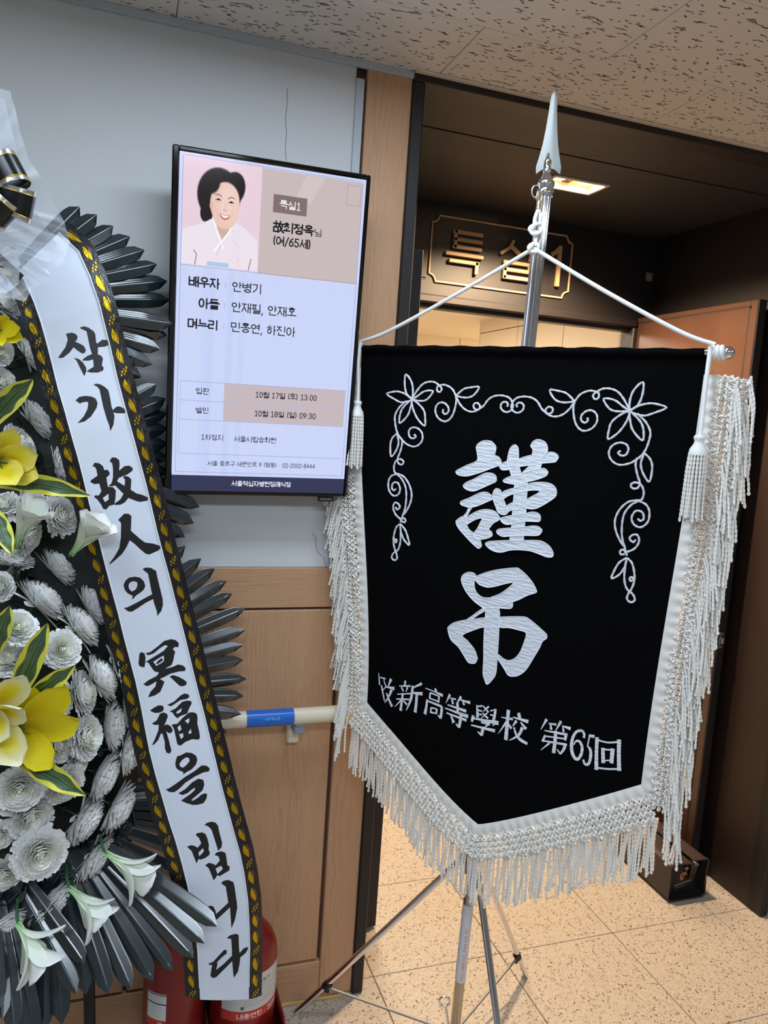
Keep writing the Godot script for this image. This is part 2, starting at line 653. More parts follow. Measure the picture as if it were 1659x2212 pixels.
# ---------------------------------------------------------------- materials
func std(col: Color, rough := 0.7, metal := 0.0, tex: Texture2D = null) -> StandardMaterial3D:
	var m := StandardMaterial3D.new()
	m.albedo_color = col
	m.roughness = rough
	m.metallic = metal
	if tex:
		m.albedo_texture = tex
	return m


func rgb(r: float, g: float, b: float) -> Color:
	return Color(r / 255.0, g / 255.0, b / 255.0)


func bumpy(m: StandardMaterial3D, freq: float, amount: float, scale := 4.0, seed_ := 3, octaves := 4):
	# fine relief on triplanar coordinates
	var t := NoiseTexture2D.new()
	t.width = 256
	t.height = 256
	t.seamless = true
	var n := FastNoiseLite.new()
	n.seed = seed_
	n.frequency = freq
	n.fractal_octaves = octaves
	t.noise = n
	m.uv1_triplanar = true
	m.uv1_scale = Vector3(scale, scale, scale)
	m.heightmap_enabled = true
	m.heightmap_texture = t
	m.heightmap_scale = amount


func wood_image(seed_: int, light: Color, dark: Color, w: int, h: int, ringsize: float, contrast: float) -> ImageTexture:
	# grain runs along v
	var a := FastNoiseLite.new()
	a.seed = seed_
	a.frequency = 0.006
	var b := FastNoiseLite.new()
	b.seed = seed_ + 5
	b.frequency = 0.05
	var d := PackedByteArray()
	d.resize(w * h * 3)
	for y in h:
		for x in w:
			var fy := absf(y - h * 0.5) * 0.22
			var warp := a.get_noise_2d(x * 0.8, fy * 1.1) * 34.0 + a.get_noise_2d(x * 5.0 + 900, fy * 0.8) * 5.0
			var r := (x + warp + fy * fy * 0.0025) / ringsize
			var s := r - floorf(r)
			var line := pow(s, 3.0) * 0.45 * (0.5 + a.get_noise_2d(x * 1.6, fy * 0.5 + 77)) + 0.42 * b.get_noise_2d(x * 9.0, fy * 0.9) + 0.14 * b.get_noise_2d(x * 40.0, fy * 3.0)
			var t := clampf(line * contrast + 0.3 * a.get_noise_2d(x * 0.7 + 300, fy * 0.3), 0, 1)
			var k := (y * w + x) * 3
			d[k] = int(255 * lerpf(light.r, dark.r, t))
			d[k + 1] = int(255 * lerpf(light.g, dark.g, t))
			d[k + 2] = int(255 * lerpf(light.b, dark.b, t))
	return ImageTexture.create_from_image(Image.create_from_data(w, h, false, Image.FORMAT_RGB8, d))


func ceiling_image() -> ImageTexture:
	var c := Can.new(1024, 512, rgb(214, 208, 200))
	for i in 330:
		var p := Vector2(rng.randf_range(8, 1016), rng.randf_range(8, 504))
		var dk := Color(rgb(62, 56, 50), rng.randf_range(0.75, 1.0))
		if i < 80:
			var L := rng.randf_range(16, 54)
			var q := p
			var n := int(L / 7)
			for k in n:
				var e := q + Vector2(7, rng.randf_range(-4.5, 4.5))
				var w := rng.randf_range(3.4, 6.6) * (0.6 + 0.6 * sin(PI * (k + 0.5) / n))
				c.line(q, e, w, rng.randf_range(2.4, 5.0), dk)
				q = e
			if rng.randf() < 0.4:
				c.line(p + Vector2(L * 0.4, 0), p + Vector2(L * 0.4 + 10, rng.randf_range(-12, 12)), 3.4, 2.0, dk)
		else:
			var a := rng.randf_range(-0.5, 0.5)
			c.line(p, p + Vector2(cos(a), sin(a)) * rng.randf_range(3, 13), rng.randf_range(4.6, 7.0), rng.randf_range(4.0, 6.0), dk)
	return c.texture()


func terrazzo_image() -> ImageTexture:
	var c := Can.new(900, 900, rgb(182, 172, 158))
	var tones := [rgb(152, 134, 110), rgb(122, 98, 74), rgb(198, 190, 178), rgb(92, 70, 50), rgb(56, 46, 38), rgb(168, 152, 132), rgb(108, 88, 68)]
	for i in 4200:
		var p := Vector2(rng.randf_range(0, 900), rng.randf_range(0, 900))
		var a := rng.randf_range(0, PI)
		var big := rng.randf() < 0.16
		var L := rng.randf_range(4, 12) if not big else rng.randf_range(8, 20)
		var col: Color = tones[[0, 0, 1, 1, 1, 2, 2, 2, 5, 5, 6, 6, 3, 3, 4][rng.randi() % 15]]
		var d := Vector2(cos(a), sin(a)) * L
		var w := rng.randf_range(1.6, 4.2) if not big else rng.randf_range(5, 10)
		c.line(p, p + d * 0.5, w * 0.6, w, Color(col, 0.9))
		c.line(p + d * 0.5, p + d.rotated(rng.randf_range(-0.5, 0.5)), w, w * 0.4, Color(col, 0.9))
	return c.texture()


func materials():
	M.plaster = std(rgb(205, 207, 208), 0.85)
	bumpy(M.plaster, 0.03, 0.09, 1.6)
	var oak := wood_image(11, rgb(192, 150, 114), rgb(142, 101, 70), 512, 768, 13.0, 0.85)
	M.oak = std(Color.WHITE, 0.55, 0.0, oak)
	M.oak.uv1_scale = Vector3(2.1, 1.0, 1)
	M.oak_dark = std(rgb(84, 56, 40), 0.7)
	var wenge := wood_image(23, rgb(26, 22, 22), rgb(17, 14, 14), 256, 512, 9.0, 0.9)
	M.wenge = std(Color.WHITE, 0.5, 0.0, wenge)
	M.wenge.uv1_scale = Vector3(3.0, 1.0, 1)
	M.soffit = std(rgb(40, 39, 41), 0.55)
	bumpy(M.soffit, 0.05, 0.05, 3.0)
	M.groove = std(rgb(20, 15, 13), 0.8)
	var cherry := wood_image(31, rgb(66, 43, 32), rgb(46, 29, 22), 256, 512, 7.0, 0.6)
	M.cherry = std(Color.WHITE, 0.33, 0.0, cherry)
	M.cherry.uv1_scale = Vector3(2.4, 1.0, 1)
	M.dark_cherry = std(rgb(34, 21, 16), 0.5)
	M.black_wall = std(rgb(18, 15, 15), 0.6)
	M.ceil = std(Color.WHITE, 0.9, 0.0, ceiling_image())
	M.ceil_back = std(rgb(190, 184, 176), 0.9)
	M.floor = std(Color.WHITE, 0.42, 0.0, terrazzo_image())
	M.grout = std(rgb(96, 78, 60), 0.9)
	M.trim_white = std(rgb(178, 186, 194), 0.5)
	M.caulk = std(rgb(190, 160, 96), 0.6)
	M.cream = std(rgb(232, 222, 206), 0.8)
	M.cream_dark = std(rgb(120, 98, 70), 0.8)
	M.inner_ceiling = std(rgb(236, 224, 204), 0.9)
	bumpy(M.inner_ceiling, 0.06, 0.1, 2.0, 9)
	M.chrome = std(rgb(225, 226, 228), 0.09, 1.0)
	M.steel = std(rgb(178, 172, 156), 0.24, 1.0)
	M.alu = std(rgb(140, 142, 140), 0.5, 0.6)
	M.black = std(rgb(9, 9, 10), 0.35)
	M.gloss_black = std(rgb(7, 7, 9), 0.08)
	M.gold = std(rgb(186, 150, 108), 0.55, 0.1)
	M.white_frame = std(rgb(214, 200, 184), 0.5)
	M.reflector = std(rgb(240, 224, 190), 0.35)
	M.white_plastic = std(rgb(215, 216, 214), 0.4)
	M.bulb = std(rgb(255, 240, 210), 0.4)
	M.bulb.emission_enabled = true
	M.bulb.emission = rgb(255, 216, 150)
	M.bulb.emission_energy_multiplier = 4.0
	M.panel = std(rgb(240, 244, 250), 0.5)
	M.panel.emission_enabled = true
	M.panel.emission = rgb(225, 238, 255)
	M.panel.emission_energy_multiplier = 1.6
	M.rail = std(rgb(226, 214, 188), 0.32)
	M.rail_cap = std(rgb(226, 210, 184), 0.4)
	M.velvet = std(rgb(7, 7, 8), 0.95)
	M.velvet.metallic_specular = 0.15
	var satin := std(rgb(222, 226, 234), 0.36)
	satin.rim_enabled = true
	satin.rim = 0.3
	var sn := NoiseTexture2D.new()
	sn.width = 256
	sn.height = 256
	sn.seamless = true
	sn.noise = FastNoiseLite.new()
	sn.noise.seed = 4
	sn.noise.frequency = 0.022
	sn.noise.fractal_octaves = 4
	satin.uv1_scale = Vector3(5, 22, 1)
	satin.heightmap_enabled = true
	satin.heightmap_texture = sn
	satin.heightmap_scale = 0.16
	M.satin = satin
	M.thread = std(rgb(212, 214, 220), 0.42)
	M.piping = std(rgb(238, 240, 244), 0.4)
	M.fringe = std(rgb(238, 234, 226), 0.5)
	M.fringe.rim_enabled = true
	M.fringe.rim = 0.3
	M.fringe.backlight_enabled = true
	M.fringe.backlight = Color(0.12, 0.11, 0.1)
	M.tape = std(rgb(232, 228, 222), 0.6)
	bumpy(M.tape, 0.08, 0.05, 18.0)
	M.cord = std(rgb(236, 236, 234), 0.5)
	M.petal = std(Color.WHITE, 0.6)
	M.petal.vertex_color_use_as_albedo = true
	M.petal.backlight_enabled = true
	M.petal.backlight = Color(0.5, 0.5, 0.48)
	M.leafgreen = std(rgb(34, 52, 34), 0.55)
	M.stemgreen = std(rgb(60, 110, 70), 0.5)
	M.palm = std(rgb(32, 44, 48), 0.2)
	M.palm.metallic_specular = 0.7
	M.moss = std(rgb(20, 28, 22), 0.8)
	M.gauze = std(Color(0.90, 0.92, 0.95, 0.34), 0.8)
	M.gauze.transparency = BaseMaterial3D.TRANSPARENCY_ALPHA
	M.silver = std(rgb(196, 192, 186), 0.25, 0.8)
	M.gold_thread = std(rgb(206, 170, 60), 0.3, 0.8)
	M.satin_black = std(rgb(10, 10, 11), 0.28)
	M.red = std(rgb(126, 27, 23), 0.3)
	M.red_stand = std(rgb(122, 28, 23), 0.45)
	M.rubber = std(rgb(18, 18, 18), 0.6)
	M.leather = std(rgb(54, 40, 36), 0.5)
	bumpy(M.leather, 0.15, 0.03, 30.0)
	M.brass = std(rgb(206, 180, 140), 0.3, 0.8)


# ---------------------------------------------------------------- the room
func tile_mesh(sx: float, sy: float, sz: float, top: bool, flip: int, u0 := 0.0, u1 := 1.0, v0 := 0.0, v1 := 1.0) -> MB:
	# a slab with small bevelled edges, textured face up (floor) or down (ceiling)
	var mb := MB.new()
	var c := 0.0012
	var y := sy * 0.5 * (1.0 if top else -1.0)
	var n := Vector3(0, 1 if top else -1, 0)
	var f := func(a: float, b: float) -> Vector2:
		var uv := Vector2(lerpf(u0, u1, a), lerpf(v0, v1, b))
		if flip & 1:
			uv.x = 1.0 - uv.x
		if flip & 2:
			uv.y = 1.0 - uv.y
		return uv if not (flip & 4) else Vector2(uv.y, uv.x)
	var hx := sx / 2
	var hz := sz / 2
	mb.flat4(Vector3(-hx + c, y, -hz + c), Vector3(hx - c, y, -hz + c), Vector3(hx - c, y, hz - c), Vector3(-hx + c, y, hz - c), n, f.call(0, 0), f.call(1, 0), f.call(1, 1), f.call(0, 1))
	var yo := y - n.y * c
	var ring_ := [Vector3(-hx, yo, -hz), Vector3(hx, yo, -hz), Vector3(hx, yo, hz), Vector3(-hx, yo, hz)]
	var rin := [Vector3(-hx + c, y, -hz + c), Vector3(hx - c, y, -hz + c), Vector3(hx - c, y, hz - c), Vector3(-hx + c, y, hz - c)]
	var out := [Vector3(0, 0, -1), Vector3(1, 0, 0), Vector3(0, 0, 1), Vector3(-1, 0, 0)]
	var uvc := [f.call(0, 0), f.call(1, 0), f.call(1, 1), f.call(0, 1)]
	for i in 4:
		var j := (i + 1) % 4
		mb.flat4(ring_[i], ring_[j], rin[j], rin[i], (out[i] + n).normalized(), uvc[i], uvc[j], uvc[j], uvc[i])
		mb.flat4(ring_[i], ring_[j], ring_[j] - n * (sy - c), ring_[i] - n * (sy - c), out[i], uvc[i], uvc[j], uvc[j], uvc[i])
	mb.flat4(ring_[0] - n * (sy - c), ring_[1] - n * (sy - c), ring_[2] - n * (sy - c), ring_[3] - n * (sy - c), -n)
	return mb


func build_room():
	# floor: a slab and the terrazzo tiles that the hall and the doorway show
	var fl := structure("floor")
	put("slab", span(-2.7, 4.6, -0.15, -0.004, -4.3, 4.5, 0.0), M.grout, fl)
	var pitch := 0.3984
	var variants := []
	for k in 8:
		variants.append(tile_mesh(pitch - 0.0022, 0.012, pitch - 0.0022, true, k).mesh())
	for i in range(-8, 10):
		for j in range(-9, 11):
			var far := i < -1 or i > 5 or j > 2 or j < -7
			var o := put_mesh("floor_tile", variants[rng.randi() % 8], M.floor, fl)
			o.position = Vector3(0.7118 + (i + 0.5) * pitch, -0.006, -0.0402 + (j + 0.5) * pitch)
			if far:
				o.set_meta("kind", "stuff")
	# ceiling
	var ce := structure("ceiling")
	put("slab", span(-2.7, 4.2, 2.389, 2.52, -0.05, 4.5, 0.0), M.ceil_back, ce)
	for row in 3:
		var z0: float = [0.0, 0.2674, 0.5674][row]
		var z1: float = [0.2674, 0.5674, 0.8674][row]
		var off: float = [0.6902, 0.9902, 0.6902][row]
		for k in range(-4, 6):
			var x0 := off + 0.6 * k
			var mb := tile_mesh(0.5985, 0.012, z1 - z0 - 0.0015, false, rng.randi() % 4, 0, 1, 0.0, (z1 - z0) / 0.3)
			var o := put("ceiling_tile", mb, M.ceil, ce)
			o.position = Vector3(x0 + 0.3, 2.383, (z0 + z1) / 2)
	put("slab", span(-2.7, 4.2, 2.377, 2.389, 0.8684, 4.5, 0.0), M.ceil_back, ce)
	# the wall with the screen
	var wa := structure("wall_north")
	put("plaster", span(-2.7, 0.495, 1.187, 2.389, -0.12, 0.0, 0.0), M.plaster, wa)
	put("core", span(-2.7, 0.632, 0.0, 2.389, -0.16, -0.012, 0.0), M.oak_dark, wa)
	put("edge_strip", span(0.495, 0.5145, 1.187, 2.338, -0.02, 0.007, 0.001), M.trim_white, wa)
	put("stile", span(0.521, 0.632, 1.188, 2.364, -0.05, 0.006), M.oak, wa)
	put("stile", span(0.540, 0.632, 0.006, 1.0835, -0.05, 0.004), M.oak, wa)
	put("top_rail", span(-2.7, 0.632, 1.0848, 1.186, -0.05, 0.005, 0.002, true), M.oak, wa)
	put("bottom_rail", span(-2.7, 0.539, 0.006, 0.1115, -0.05, 0.004, 0.002, true), M.oak, wa)
	for k in 6:
		var x1 := 0.530 - k * 0.492
		put("panel_board", bx(Vector3(x1 - 0.241, 0.5985, -0.022), Vector3(0.482, 0.961, 0.05), 0.003), M.oak, wa)
	put("crack", crack_mesh(), M.groove, wa)
	var tr := structure("trim_1")
	put("ceiling_angle", span(-2.7, 0.640, 2.3615, 2.377, 0.0, 0.011, 0.001), M.trim_white, tr)
	put("ceiling_angle", span(0.632, 3.0, 2.3735, 2.377, 0.012, 0.03, 0.001), M.white_frame, tr)
	var ca := structure("trim_2")
	var cm := MB.new()
	var cp := []
	for i in 60:
		cp.append(Vector3(-1.0 + i * 0.0275, 0.002 + 0.0015 * sin(i * 1.7), 0.006 + 0.002 * sin(i * 0.9)))
	cm.tube(cp, 0.006, 6)
	put("caulk", cm, M.caulk, ca)
	# wall to the right of the recess, and the hall's other walls
	var wr := structure("wall_east")
	put("plaster", span(2.10, 4.2, 1.187, 2.389, -0.12, 0.0, 0.0), M.plaster, wr)
	put("panel_board", span(2.10, 4.2, 0.0, 1.186, -0.12, 0.005), M.oak, wr)
	put("plaster", span(4.05, 4.2, 0.0, 2.389, 0.0, 4.5, 0.0), M.plaster, wr)
	var ws := structure("wall_south")
	put("plaster", span(-2.7, 4.2, 0.0, 2.389, 4.3, 4.5, 0.0), M.plaster, ws)
	var wl := structure("wall_west")
	put("plaster", span(-2.8, -2.6, 0.0, 2.389, -0.1, 4.5, 0.0), M.plaster, wl)
	for i in PANELS.size():
		var p: Array = PANELS[i]
		var lamp := thing("ceiling_panel_light", "flat white ceiling light panel " + PANEL_SPOT[i], "ceiling light", Vector3(p[0], 0, p[1]), "hallway ceiling panels")
		put("housing", span(-p[2] / 2 - 0.01, p[2] / 2 + 0.01, 2.346, 2.3768, -p[3] / 2 - 0.01, p[3] / 2 + 0.01), M.white_plastic, lamp)
		put("diffuser", span(-p[2] / 2, p[2] / 2, 2.342, 2.347, -p[3] / 2, p[3] / 2, 0.001), M.panel, lamp)


func crack_mesh() -> MB:
	var mb := MB.new()
	var a := [[0.336, 2.285], [0.3375, 2.25], [0.3355, 2.22], [0.339, 2.19], [0.3385, 2.16], [0.342, 2.13]]
	var b := [[0.452, 1.272], [0.462, 1.258], [0.463, 1.240], [0.470, 1.222], [0.482, 1.214], [0.488, 1.200], [0.492, 1.188]]
	for l in [a, b]:
		var p := []
		for q in l:
			p.append(Vector3(q[0], q[1], 0.0))
		mb.tube(spline(p, 3), 0.0005, 5)
	return mb


func build_recess():
	# the dark frame, the lined recess behind it and the double doors folded back into it
	var fr := structure("trim_3")
	put("jamb", span(0.632, 0.663, 0.0, 2.358, -0.16, 0.012, 0.003), M.wenge, fr)
	put("header", span(0.632, 2.1, 2.358, 2.3768, -0.05, 0.012, 0.002, true), M.wenge, fr)
	put("jamb", span(2.051, 2.082, 0.0, 2.358, -0.05, 0.012, 0.003), M.wenge, fr)
	var so := structure("ceiling_recess")
	put("soffit_board", span(0.64, 2.1, 2.36, 2.376, -0.245, -0.0, 0.002, true), M.soffit, so)
	var rb := MB.new()
	rb.box(Vector3(1.355, 2.368, -0.336), Vector3(1.43, 0.016, 0.166), 0.0)
	rb.box(Vector3(1.355, 2.368, -0.735), Vector3(1.43, 0.016, 0.41), 0.0)
	rb.box(Vector3(0.96, 2.368, -0.4745), Vector3(0.64, 0.016, 0.111), 0.0)
	rb.box(Vector3(1.77, 2.368, -0.4745), Vector3(0.60, 0.016, 0.111), 0.0)
	put("soffit_board", rb, M.soffit, so)
	put("backing", span(0.6, 2.1, 2.48, 2.52, -1.0, 0.0, 0.0), M.groove, so)
	put("backing", span(0.64, 2.1, 2.3745, 2.38, -0.256, -0.242, 0.0), M.groove, so)
	var wl := structure("wall_recess_left")
	put("lining", span(0.57, 0.66, 0.0, 2.52, -0.96, -0.01, 0.001), M.wenge, wl)
	var wr := structure("wall_recess_right")
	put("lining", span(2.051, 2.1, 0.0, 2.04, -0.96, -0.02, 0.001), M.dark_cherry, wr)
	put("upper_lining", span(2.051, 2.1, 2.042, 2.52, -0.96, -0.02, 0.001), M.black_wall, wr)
	var wb := structure("wall_recess_back")
	put("transom_panel", span(0.655, 2.055, 2.012, 2.52, -0.96, -0.9, 0.001, true), M.wenge, wb)
	put("side_panel", span(0.655, 0.772, 0.0, 2.014, -0.96, -0.9, 0.001), M.wenge, wb)
	put("side_panel", span(1.985, 2.055, 0.0, 2.014, -0.96, -0.9, 0.001), M.wenge, wb)
	var df := structure("trim_4")
	put("door_head", span(0.772, 1.985, 1.998, 2.03, -0.97, -0.886, 0.006, true), M.wenge, df)
	put("door_stop", span(0.79, 1.97, 1.984, 2.0, -0.965, -0.91, 0.003, true), M.wenge, df)
	put("door_jamb", span(0.768, 0.79, 0.0, 1.998, -0.97, -0.886, 0.004), M.wenge, df)
	put("door_jamb", span(1.965, 1.988, 0.0, 1.998, -0.97, -0.886, 0.004), M.wenge, df)
	# left leaf, seen on its edge
	var d1 := structure("door_1")
	put("leaf", span(0.746, 0.781, 0.008, 2.032, -0.88, -0.233, 0.002), M.wenge, d1)
	var hp := MB.new()
	hp.tube([Vector3(0.781, 1.958, -0.25), Vector3(0.796, 1.958, -0.25)], 0.006, 12)
	put("catch_pin", hp, M.chrome, d1)
	# right leaf, its inner face lit by the downlight
	var d2 := structure("door_2")
	put("leaf", span(1.983, 2.013, 0.008, 2.036, -0.885, -0.25, 0.002), M.cherry, d2)
	put("edge_band", span(1.9825, 2.0135, 0.008, 2.0365, -0.252, -0.2485, 0.001), M.wenge, d2)
	put("face_panel", span(1.9795, 1.99, 0.035, 2.012, -0.86, -0.286, 0.002), M.cherry, d2)
	put("face_border", span(1.9795, 1.99, 0.008, 2.036, -0.281, -0.252, 0.002), M.cherry, d2)
	put("face_border", span(1.9795, 1.99, 2.017, 2.036, -0.885, -0.281, 0.002), M.cherry, d2)
	put("face_groove", span(1.9815, 1.985, 0.03, 2.0165, -0.288, -0.279, 0.0), M.groove, d2)
	put("face_groove", span(1.9815, 1.985, 2.0105, 2.0185, -0.86, -0.281, 0.0), M.groove, d2)
	var lt := put("latch_plate", span(1.9885, 2.0075, 0.845, 0.905, -0.25, -0.2468, 0.001), M.steel, d2)
	put("latch_bolt", span(1.992, 2.004, 0.864, 0.885, -0.2475, -0.238, 0.002), M.chrome, lt)
	for s in [0.852, 0.898]:
		var sc := MB.new()
		sc.tube([Vector3(1.998, s, -0.248), Vector3(1.998, s, -0.2458)], 0.0035, 10)
		put("screw", sc, M.chrome, lt)
	var hd := MB.new()
	hd.lathe([Vector2(0, 0.006), Vector2(0.021, 0.006), Vector2(0.026, 0.002), Vector2(0.026, -0.004)], 28, Transform3D(Basis(Vector3(0, 0, 1), PI / 2), Vector3(1.9775, 0.873, -0.322)))
	var rose := put("handle_rose", hd, M.brass, d2)
	for s in [-1.0, 1.0]:
		var rs := MB.new()
		rs.tube([Vector3(1.974, 0.873 + s * 0.015, -0.322), Vector3(1.9705, 0.873 + s * 0.015, -0.322)], 0.0025, 8)
		put("screw", rs, M.groove, rose)
	var lv := MB.new()
	lv.tube(spline([Vector3(1.974, 0.873, -0.322), Vector3(1.945, 0.873, -0.322), Vector3(1.93, 0.873, -0.333), Vector3(1.928, 0.873, -0.36), Vector3(1.928, 0.872, -0.44)], 6), 0.0095, 14)
	put("lever", lv, M.brass, d2)
	var lv2 := MB.new()
	lv2.tube([Vector3(2.012, 0.873, -0.322), Vector3(2.035, 0.873, -0.322)], 0.01, 14)
	lv2.lathe([Vector2(0, 0.004), Vector2(0.024, 0.003), Vector2(0.025, 0.0)], 24, Transform3D(Basis(Vector3(0, 0, 1), -PI / 2), Vector3(2.013, 0.873, -0.322)))
	put("lever", lv2, M.steel, d2)
	for y in [0.25, 1.0, 1.8]:
		var hg := MB.new()
		hg.tube([Vector3(1.978, y - 0.05, -0.888), Vector3(1.978, y + 0.05, -0.888)], 0.007, 10)
		put("hinge", hg, M.steel, d2)
	var sp := thing("wall_plate", "small pale blank plate high on the dark recess wall, right of the gold sign", "wall plate", Vector3(2.022, 2.207, -0.9))
	put("plate", bx(Vector3(0, 0, 0.003), Vector3(0.03, 0.034, 0.006), 0.002), std(rgb(120, 112, 104), 0.5), sp)
	put("cover", bx(Vector3(0, 0, 0.007), Vector3(0.014, 0.02, 0.003), 0.001), std(rgb(138, 130, 122), 0.4), sp)


func build_inner_room():
	var w1 := structure("wall_inner_right")
	put("backing", span(2.306, 2.40, 0.0, 2.3, -3.04, -0.97, 0.0), M.cream_dark, w1)
	for k in 4:
		var z1 := -0.975 if k == 0 else -1.4435 - (k - 1) * 0.532
		var z0 := -1.4385 - k * 0.532
		z1 = -0.975 if k == 0 else z1 - 0.001
		put("wall_panel", span(2.3, 2.32, 0.0, 2.1765, maxf(z0, -3.04), z1, 0.001), M.cream, w1)
		put("wall_panel", span(2.3, 2.32, 2.182, 2.3, maxf(z0, -3.04), z1, 0.001), M.cream, w1)
	put("wall_panel", span(2.3, 2.42, 0.0, 2.3, -3.05, -3.04, 0.001), M.cream, w1)
	put("return_wall", span(2.0, 2.42, 0.0, 2.4, -1.03, -0.965, 0.0), M.cream, w1)
	var w2 := structure("wall_inner_back")
	put("backing", span(-0.4, 4.6, 0.0, 2.3, -4.3, -4.206, 0.0), M.cream_dark, w2)
	for k in 6:
		put("wall_panel", bx(Vector3(2.669 - 2.5 + k * 0.8 + 0.1 - 0.4, 1.15, -4.203), Vector3(0.794, 2.3, 0.01), 0.001), M.cream, w2)
	var w3 := structure("wall_inner_left")
	put("lining", span(-0.5, -0.4, 0.0, 2.4, -4.3, -0.16, 0.0), M.cream, w3)
	put("lining", span(-0.5, 0.66, 0.0, 2.4, -0.99, -0.95, 0.0), M.cream, w3)
	var w4 := structure("wall_inner_end")
	put("lining", span(4.5, 4.6, 0.0, 2.4, -4.3, -0.9, 0.0), M.cream, w4)
	put("lining", span(2.38, 4.6, 0.0, 2.4, -3.0, -2.95, 0.0), M.cream, w4)
	var c := structure("ceiling_inner")
	put("lining", span(-0.5, 4.6, 2.262, 2.45, -4.3, -0.97, 0.0), M.inner_ceiling, c)
	for at in [Vector3(1.15, 2.255, -2.3), Vector3(3.6, 2.255, -3.3)]:
		var l := thing("room_ceiling_light", "flat ceiling light panel in the room beyond the door, " + ("nearer the doorway" if at.x < 2 else "farther from the doorway"), "ceiling light", at, "ceiling lights of the inner room")
		put("housing", bx(Vector3(0, 0, 0), Vector3(0.62, 0.014, 1.22), 0.003), M.white_plastic, l)
		put("diffuser", bx(Vector3(0, -0.009, 0), Vector3(0.6, 0.006, 1.2), 0.001), M.panel, l)


func build_downlight():
	var t := thing("ceiling_downlight", "recessed twin spotlight with pale frame glowing warm in the dark recess ceiling", "downlight", Vector3(1.375, 2.36, -0.4745))
	var f := MB.new()
	for s in [-1.0, 1.0]:
		f.box(Vector3(0, -0.002, s * 0.0545), Vector3(0.206, 0.005, 0.012), 0.001)
		f.box(Vector3(s * 0.097, -0.002, 0), Vector3(0.012, 0.005, 0.097), 0.001)
	put("trim_frame", f, M.white_frame, t)
	var b := MB.new()
	for s in [-1.0, 1.0]:
		b.box(Vector3(0, 0.05, s * 0.0525), Vector3(0.19, 0.1, 0.004), 0.0)
		b.box(Vector3(s * 0.0935, 0.05, 0), Vector3(0.004, 0.1, 0.105), 0.0)
	b.box(Vector3(0, 0.102, 0), Vector3(0.19, 0.004, 0.109), 0.0)
	put("can", b, M.reflector, t)
	put("divider", bx(Vector3(0, 0.05, 0), Vector3(0.03, 0.06, 0.1), 0.002), M.rubber, t)
	for s in [-1.0, 1.0]:
		var bl := MB.new()
		bl.lathe([Vector2(0, -0.005), Vector2(0.022, -0.003), Vector2(0.03, 0.004), Vector2(0.028, 0.014), Vector2(0.016, 0.034), Vector2(0.0, 0.036)], 20, Transform3D(Basis(), Vector3(s * 0.052, 0.014, 0)))
		put("bulb", bl, M.bulb, t)
		var sp := SpotLight3D.new()
		sp.name = "downlight_beam"
		sp.position = Vector3(1.375 + s * 0.052, 2.376, -0.4745)
		sp.rotation_degrees.x = -90
		sp.spot_angle = 72.0
		sp.spot_angle_attenuation = 0.5
		sp.spot_range = 9.0
		sp.spot_attenuation = 2.0
		sp.light_energy = SPOT
		sp.light_color = Color(1.0, 0.86, 0.70)
		sp.light_size = 0.02
		sp.shadow_enabled = true
		add_child(sp, true)


const SPOT := 3.0


func build_sign():
	var t := thing("door_sign", "gold raised Korean lettering in a thin notched gold frame over the doorway", "sign", Vector3(1.355, 2.196, -0.9))
	var pts := []
	var hw := 0.296
	var hh := 0.118
	var r := 0.026
	for c in [[1, 1, 3], [-1, 1, 4], [-1, -1, 5], [1, -1, 6]]:
		# a concave quarter circle round each corner
		for k in 7:
			var a: float = PI * 0.5 * (c[2] - 3) + PI * 1.5 - PI * 0.5 * k / 6.0
			pts.append(Vector3(c[0] * hw + cos(a) * r, c[1] * hh + sin(a) * r, 0.003))
	var fm := MB.new()
	fm.tube(pts, 0.0042, 6, false, true)
	put("frame", fm, M.gold, t)
	for l in [["특", -0.236, 0.146, 0.0155, 0.075], ["실", -0.02, 0.14, 0.0155, 0.073], ["1", 0.205, 0.034, 0.019, 0.074]]:
		var mb := MB.new()
		var list := strokes([[0.98, 0.04, 0.98, 0.98], [0.0, 0.24, 0.5, 0.16, 0.9, 0.05]])
		if l[0] == "특":
			list = strokes([[0.2, 0.05, 0.93, 0.05], [0.22, 0.05, 0.22, 0.41], [0.22, 0.23, 0.93, 0.23], [0.2, 0.41, 0.93, 0.41], [0.02, 0.59, 0.99, 0.59], [0.13, 0.76, 0.88, 0.76], [0.86, 0.76, 0.86, 0.98]])
		elif l[0] == "실":
			list = strokes([[0.4, 0.03, 0.3, 0.22, 0.03, 0.4], [0.34, 0.18, 0.68, 0.4], [0.95, 0.03, 0.95, 0.47], [0.18, 0.59, 0.97, 0.59], [0.95, 0.59, 0.95, 0.77], [0.2, 0.77, 0.97, 0.77], [0.2, 0.77, 0.2, 0.96], [0.2, 0.96, 0.99, 0.96]])
		for s in list:
			for i in s.size() - 1:
				var a := Vector2(l[1] + s[i].x * l[2], l[4] - s[i].y * 0.148)
				var b := Vector2(l[1] + s[i + 1].x * l[2], l[4] - s[i + 1].y * 0.148)
				var d := b - a
				var ext := 0.0 if absf(d.x) > 0.004 and absf(d.y) > 0.004 else 0.8
				mb.box(Vector3.ZERO, Vector3(d.length() + l[3] * ext, l[3] * 0.86, 0.014), 0.0015, Transform3D(Basis(Vector3(0, 0, 1), d.angle()), Vector3((a.x + b.x) / 2, (a.y + b.y) / 2, 0.010 + 0.0004 * i)))
		put("raised_letter", mb, M.gold, t)


